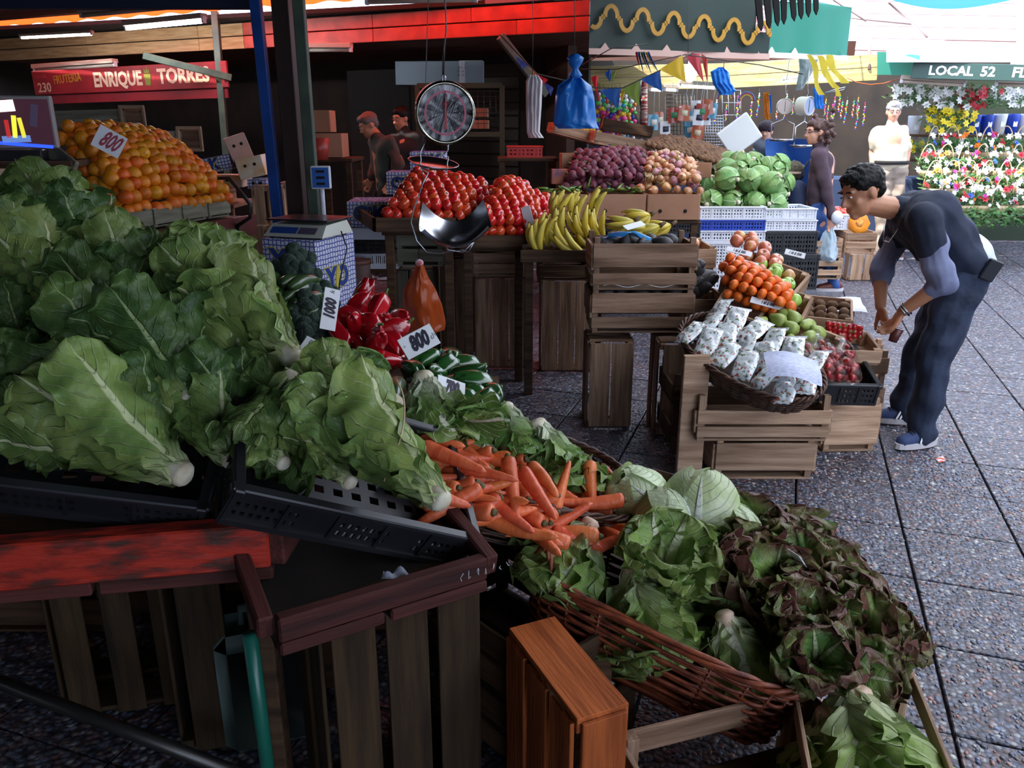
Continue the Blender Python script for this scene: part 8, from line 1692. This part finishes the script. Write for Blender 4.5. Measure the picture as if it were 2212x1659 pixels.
# ---------------- television at the left, calendar, wire cage, red crate
a, b = P(-30, 262, Y=3.9), P(76, 262, Y=3.9); tvf = FR(P(30, 264, Y=3.9), (1, .25, 0)); tv = O('television', None, None, tvf, label='glowing television screen at the left edge beside the oranges', cat='television')
hh = P(30, 195, Y=3.9).z - P(30, 300, Y=3.9).z
part('bezel', G().box((0, .02, 0), (.34, .04, hh + .02), b=.006).mesh('bezel', mat('silver_tv_bezel', 'a8a0a0', .4), False), tv); part('screen', G().box((0, -.002, 0), (.315, .004, hh - .01)).mesh('screen', mat('tv_dark_picture', '4a2c38', .3, emit=.5), False), tv)
for (x, z, w, h, c, e) in ((-.04, .07, .11, .05, 'fff0e0', 2.5), (.0, -.02, .02, .10, 'e8e040', 1.2), (.03, -.025, .018, .09, 'e8e040', 1.0), (-.03, -.03, .018, .08, 'c03030', .8), (.0, -.075, .12, .03, '6080c0', 1.0), (.09, .03, .03, .10, '403850', .6), (.0, -.098, .3, .015, '2848d0', 2.0)):
    part('picture_patch', G().box((0, 0, 0), (w, .002, h), b=.0005).mesh('picture_patch', mat('tv_patch_' + c, c, .4, emit=e), False), tv, T((x, -.0055, z), (0, rnd(-12, 12), 0)))
part('stand', G().box((0, .03, -hh / 2 - .04), (.2, .12, .05), b=.004).mesh('stand', M_['black_plastic'], False), tv)
O('stall_shelf', G().box((0, 0, 0), (.7, .4, .03)).mesh('stall_shelf', M_['crate_dark'], False), None, tvf @ T((-.1, .05, -hh / 2 - .08)), label='dark shelf under the television', cat='shelf')
wp = sign_board('wall_board', P(855, 158, Y=10.0), P(1045, 158, Y=9.7), P(950, 130, Y=9.8).z - P(950, 182, Y=9.8).z, mat('pale_blue_panel', '9cb0bc', .6), 'pale blue panel on the back wall behind the hanging scale')
cal = O('calendar', None, None, FR(P(1017, 155, Y=9.74), (1, -.13, 0)), label='paper wall calendar pinned on the pale panel', cat='calendar')
part('sheet', G().box((0, 0, 0), (.27, .004, .24)).mesh('sheet', M_['paper'], False), cal)
for r_ in range(4):
    part('dates', text('  '.join(str(1 + r_ * 7 + q) for q in range(7)), .03, M_['ink'], ext=.0005), cal, T((0, -.003, .085 - .04 * r_), (90, 0, 0)))
cg = O('wire_cage', None, None, FR(P(905, 290, Y=8.9), (1, -.05, 0)), label='green steel cage shelf with cartons behind the hanging scale', cat='cage')
cw, chh = P(1085, 290, Y=8.9).x - P(905, 290, Y=8.9).x, P(905, 185, Y=8.9).z - P(905, 290, Y=8.9).z
g = G()
for (x, z, w, h) in ((cw / 2, 0, cw, .05), (cw / 2, chh, cw, .05), (0, chh / 2, .05, chh), (cw, chh / 2, .05, chh)): g.box((x, 0, z), (w, .04, h))
part('cage_frame', g.mesh('cage_frame', mat('olive_cage_paint', '38442c', .5), False), cg)
g = G()
for i in range(14): g.tube([(cw * i / 14, 0, 0), (cw * i / 14, 0, chh)], .003, 4)
for i in range(9): g.tube([(0, 0, chh * i / 9), (cw, 0, chh * i / 9)], .003, 4)
part('wire_mesh', g.mesh('wire_mesh', M_['wire']), cg)
for x, z, w in ((.62, .10, .22), (.60, .22, .25), (.2, .08, .2)): part('shelf_carton', G().box((0, .2, 0), (w, .2, .09), b=.003).mesh('shelf_carton', M_['card'], False), cg, T((x, 0, z)))
part('cage_leg', G().box((0, 0, -.45), (.05, .04, .9)).mesh('cage_leg', mat('olive_leg', '38442c', .5), False), cg, T((0, 0, 0))); part('cage_leg', KIDS[cg.name][-1].data, cg, T((cw, 0, 0)))
a = P(1098, 340, Y=7.6); pcrate(T((a.x + .15, 7.72, a.z)), .31, .22, .10, mat('red_plastic', 'c02c28', .4), 'bright red plastic crate on the dark table behind the tomatoes', nx=16, ny=5)
table('stall_table', a.x - .1, a.x + .45, 7.5, 8.0, a.z - .002, M_['crate_dark'], 'dark table carrying the red plastic crate')
pb(1192, 1226, 366, 398, 6.6, 2, 'small blue and orange printed box beside the beetroots', m=mat('blue_orange_box', '2c3470', .6, c2='d07838', scale=8), words=(), holes=False, W=.1)
O('litter', G().add([(0, 0, 0), (.05, .01, .003), (.06, .04, .012), (.02, .045, .002)], [(0, 1, 2, 3)]).mesh('litter', mat('red_white_litter', 'e0d0d0', .6, c2='d04828', scale=40, lo=.45, hi=.5)), None, T(P(2030, 1000, z=.004), (0, 0, 20)), label='small red and white scrap of paper on the paving', cat='litter')
for o in PEND: COL.objects.link(o)
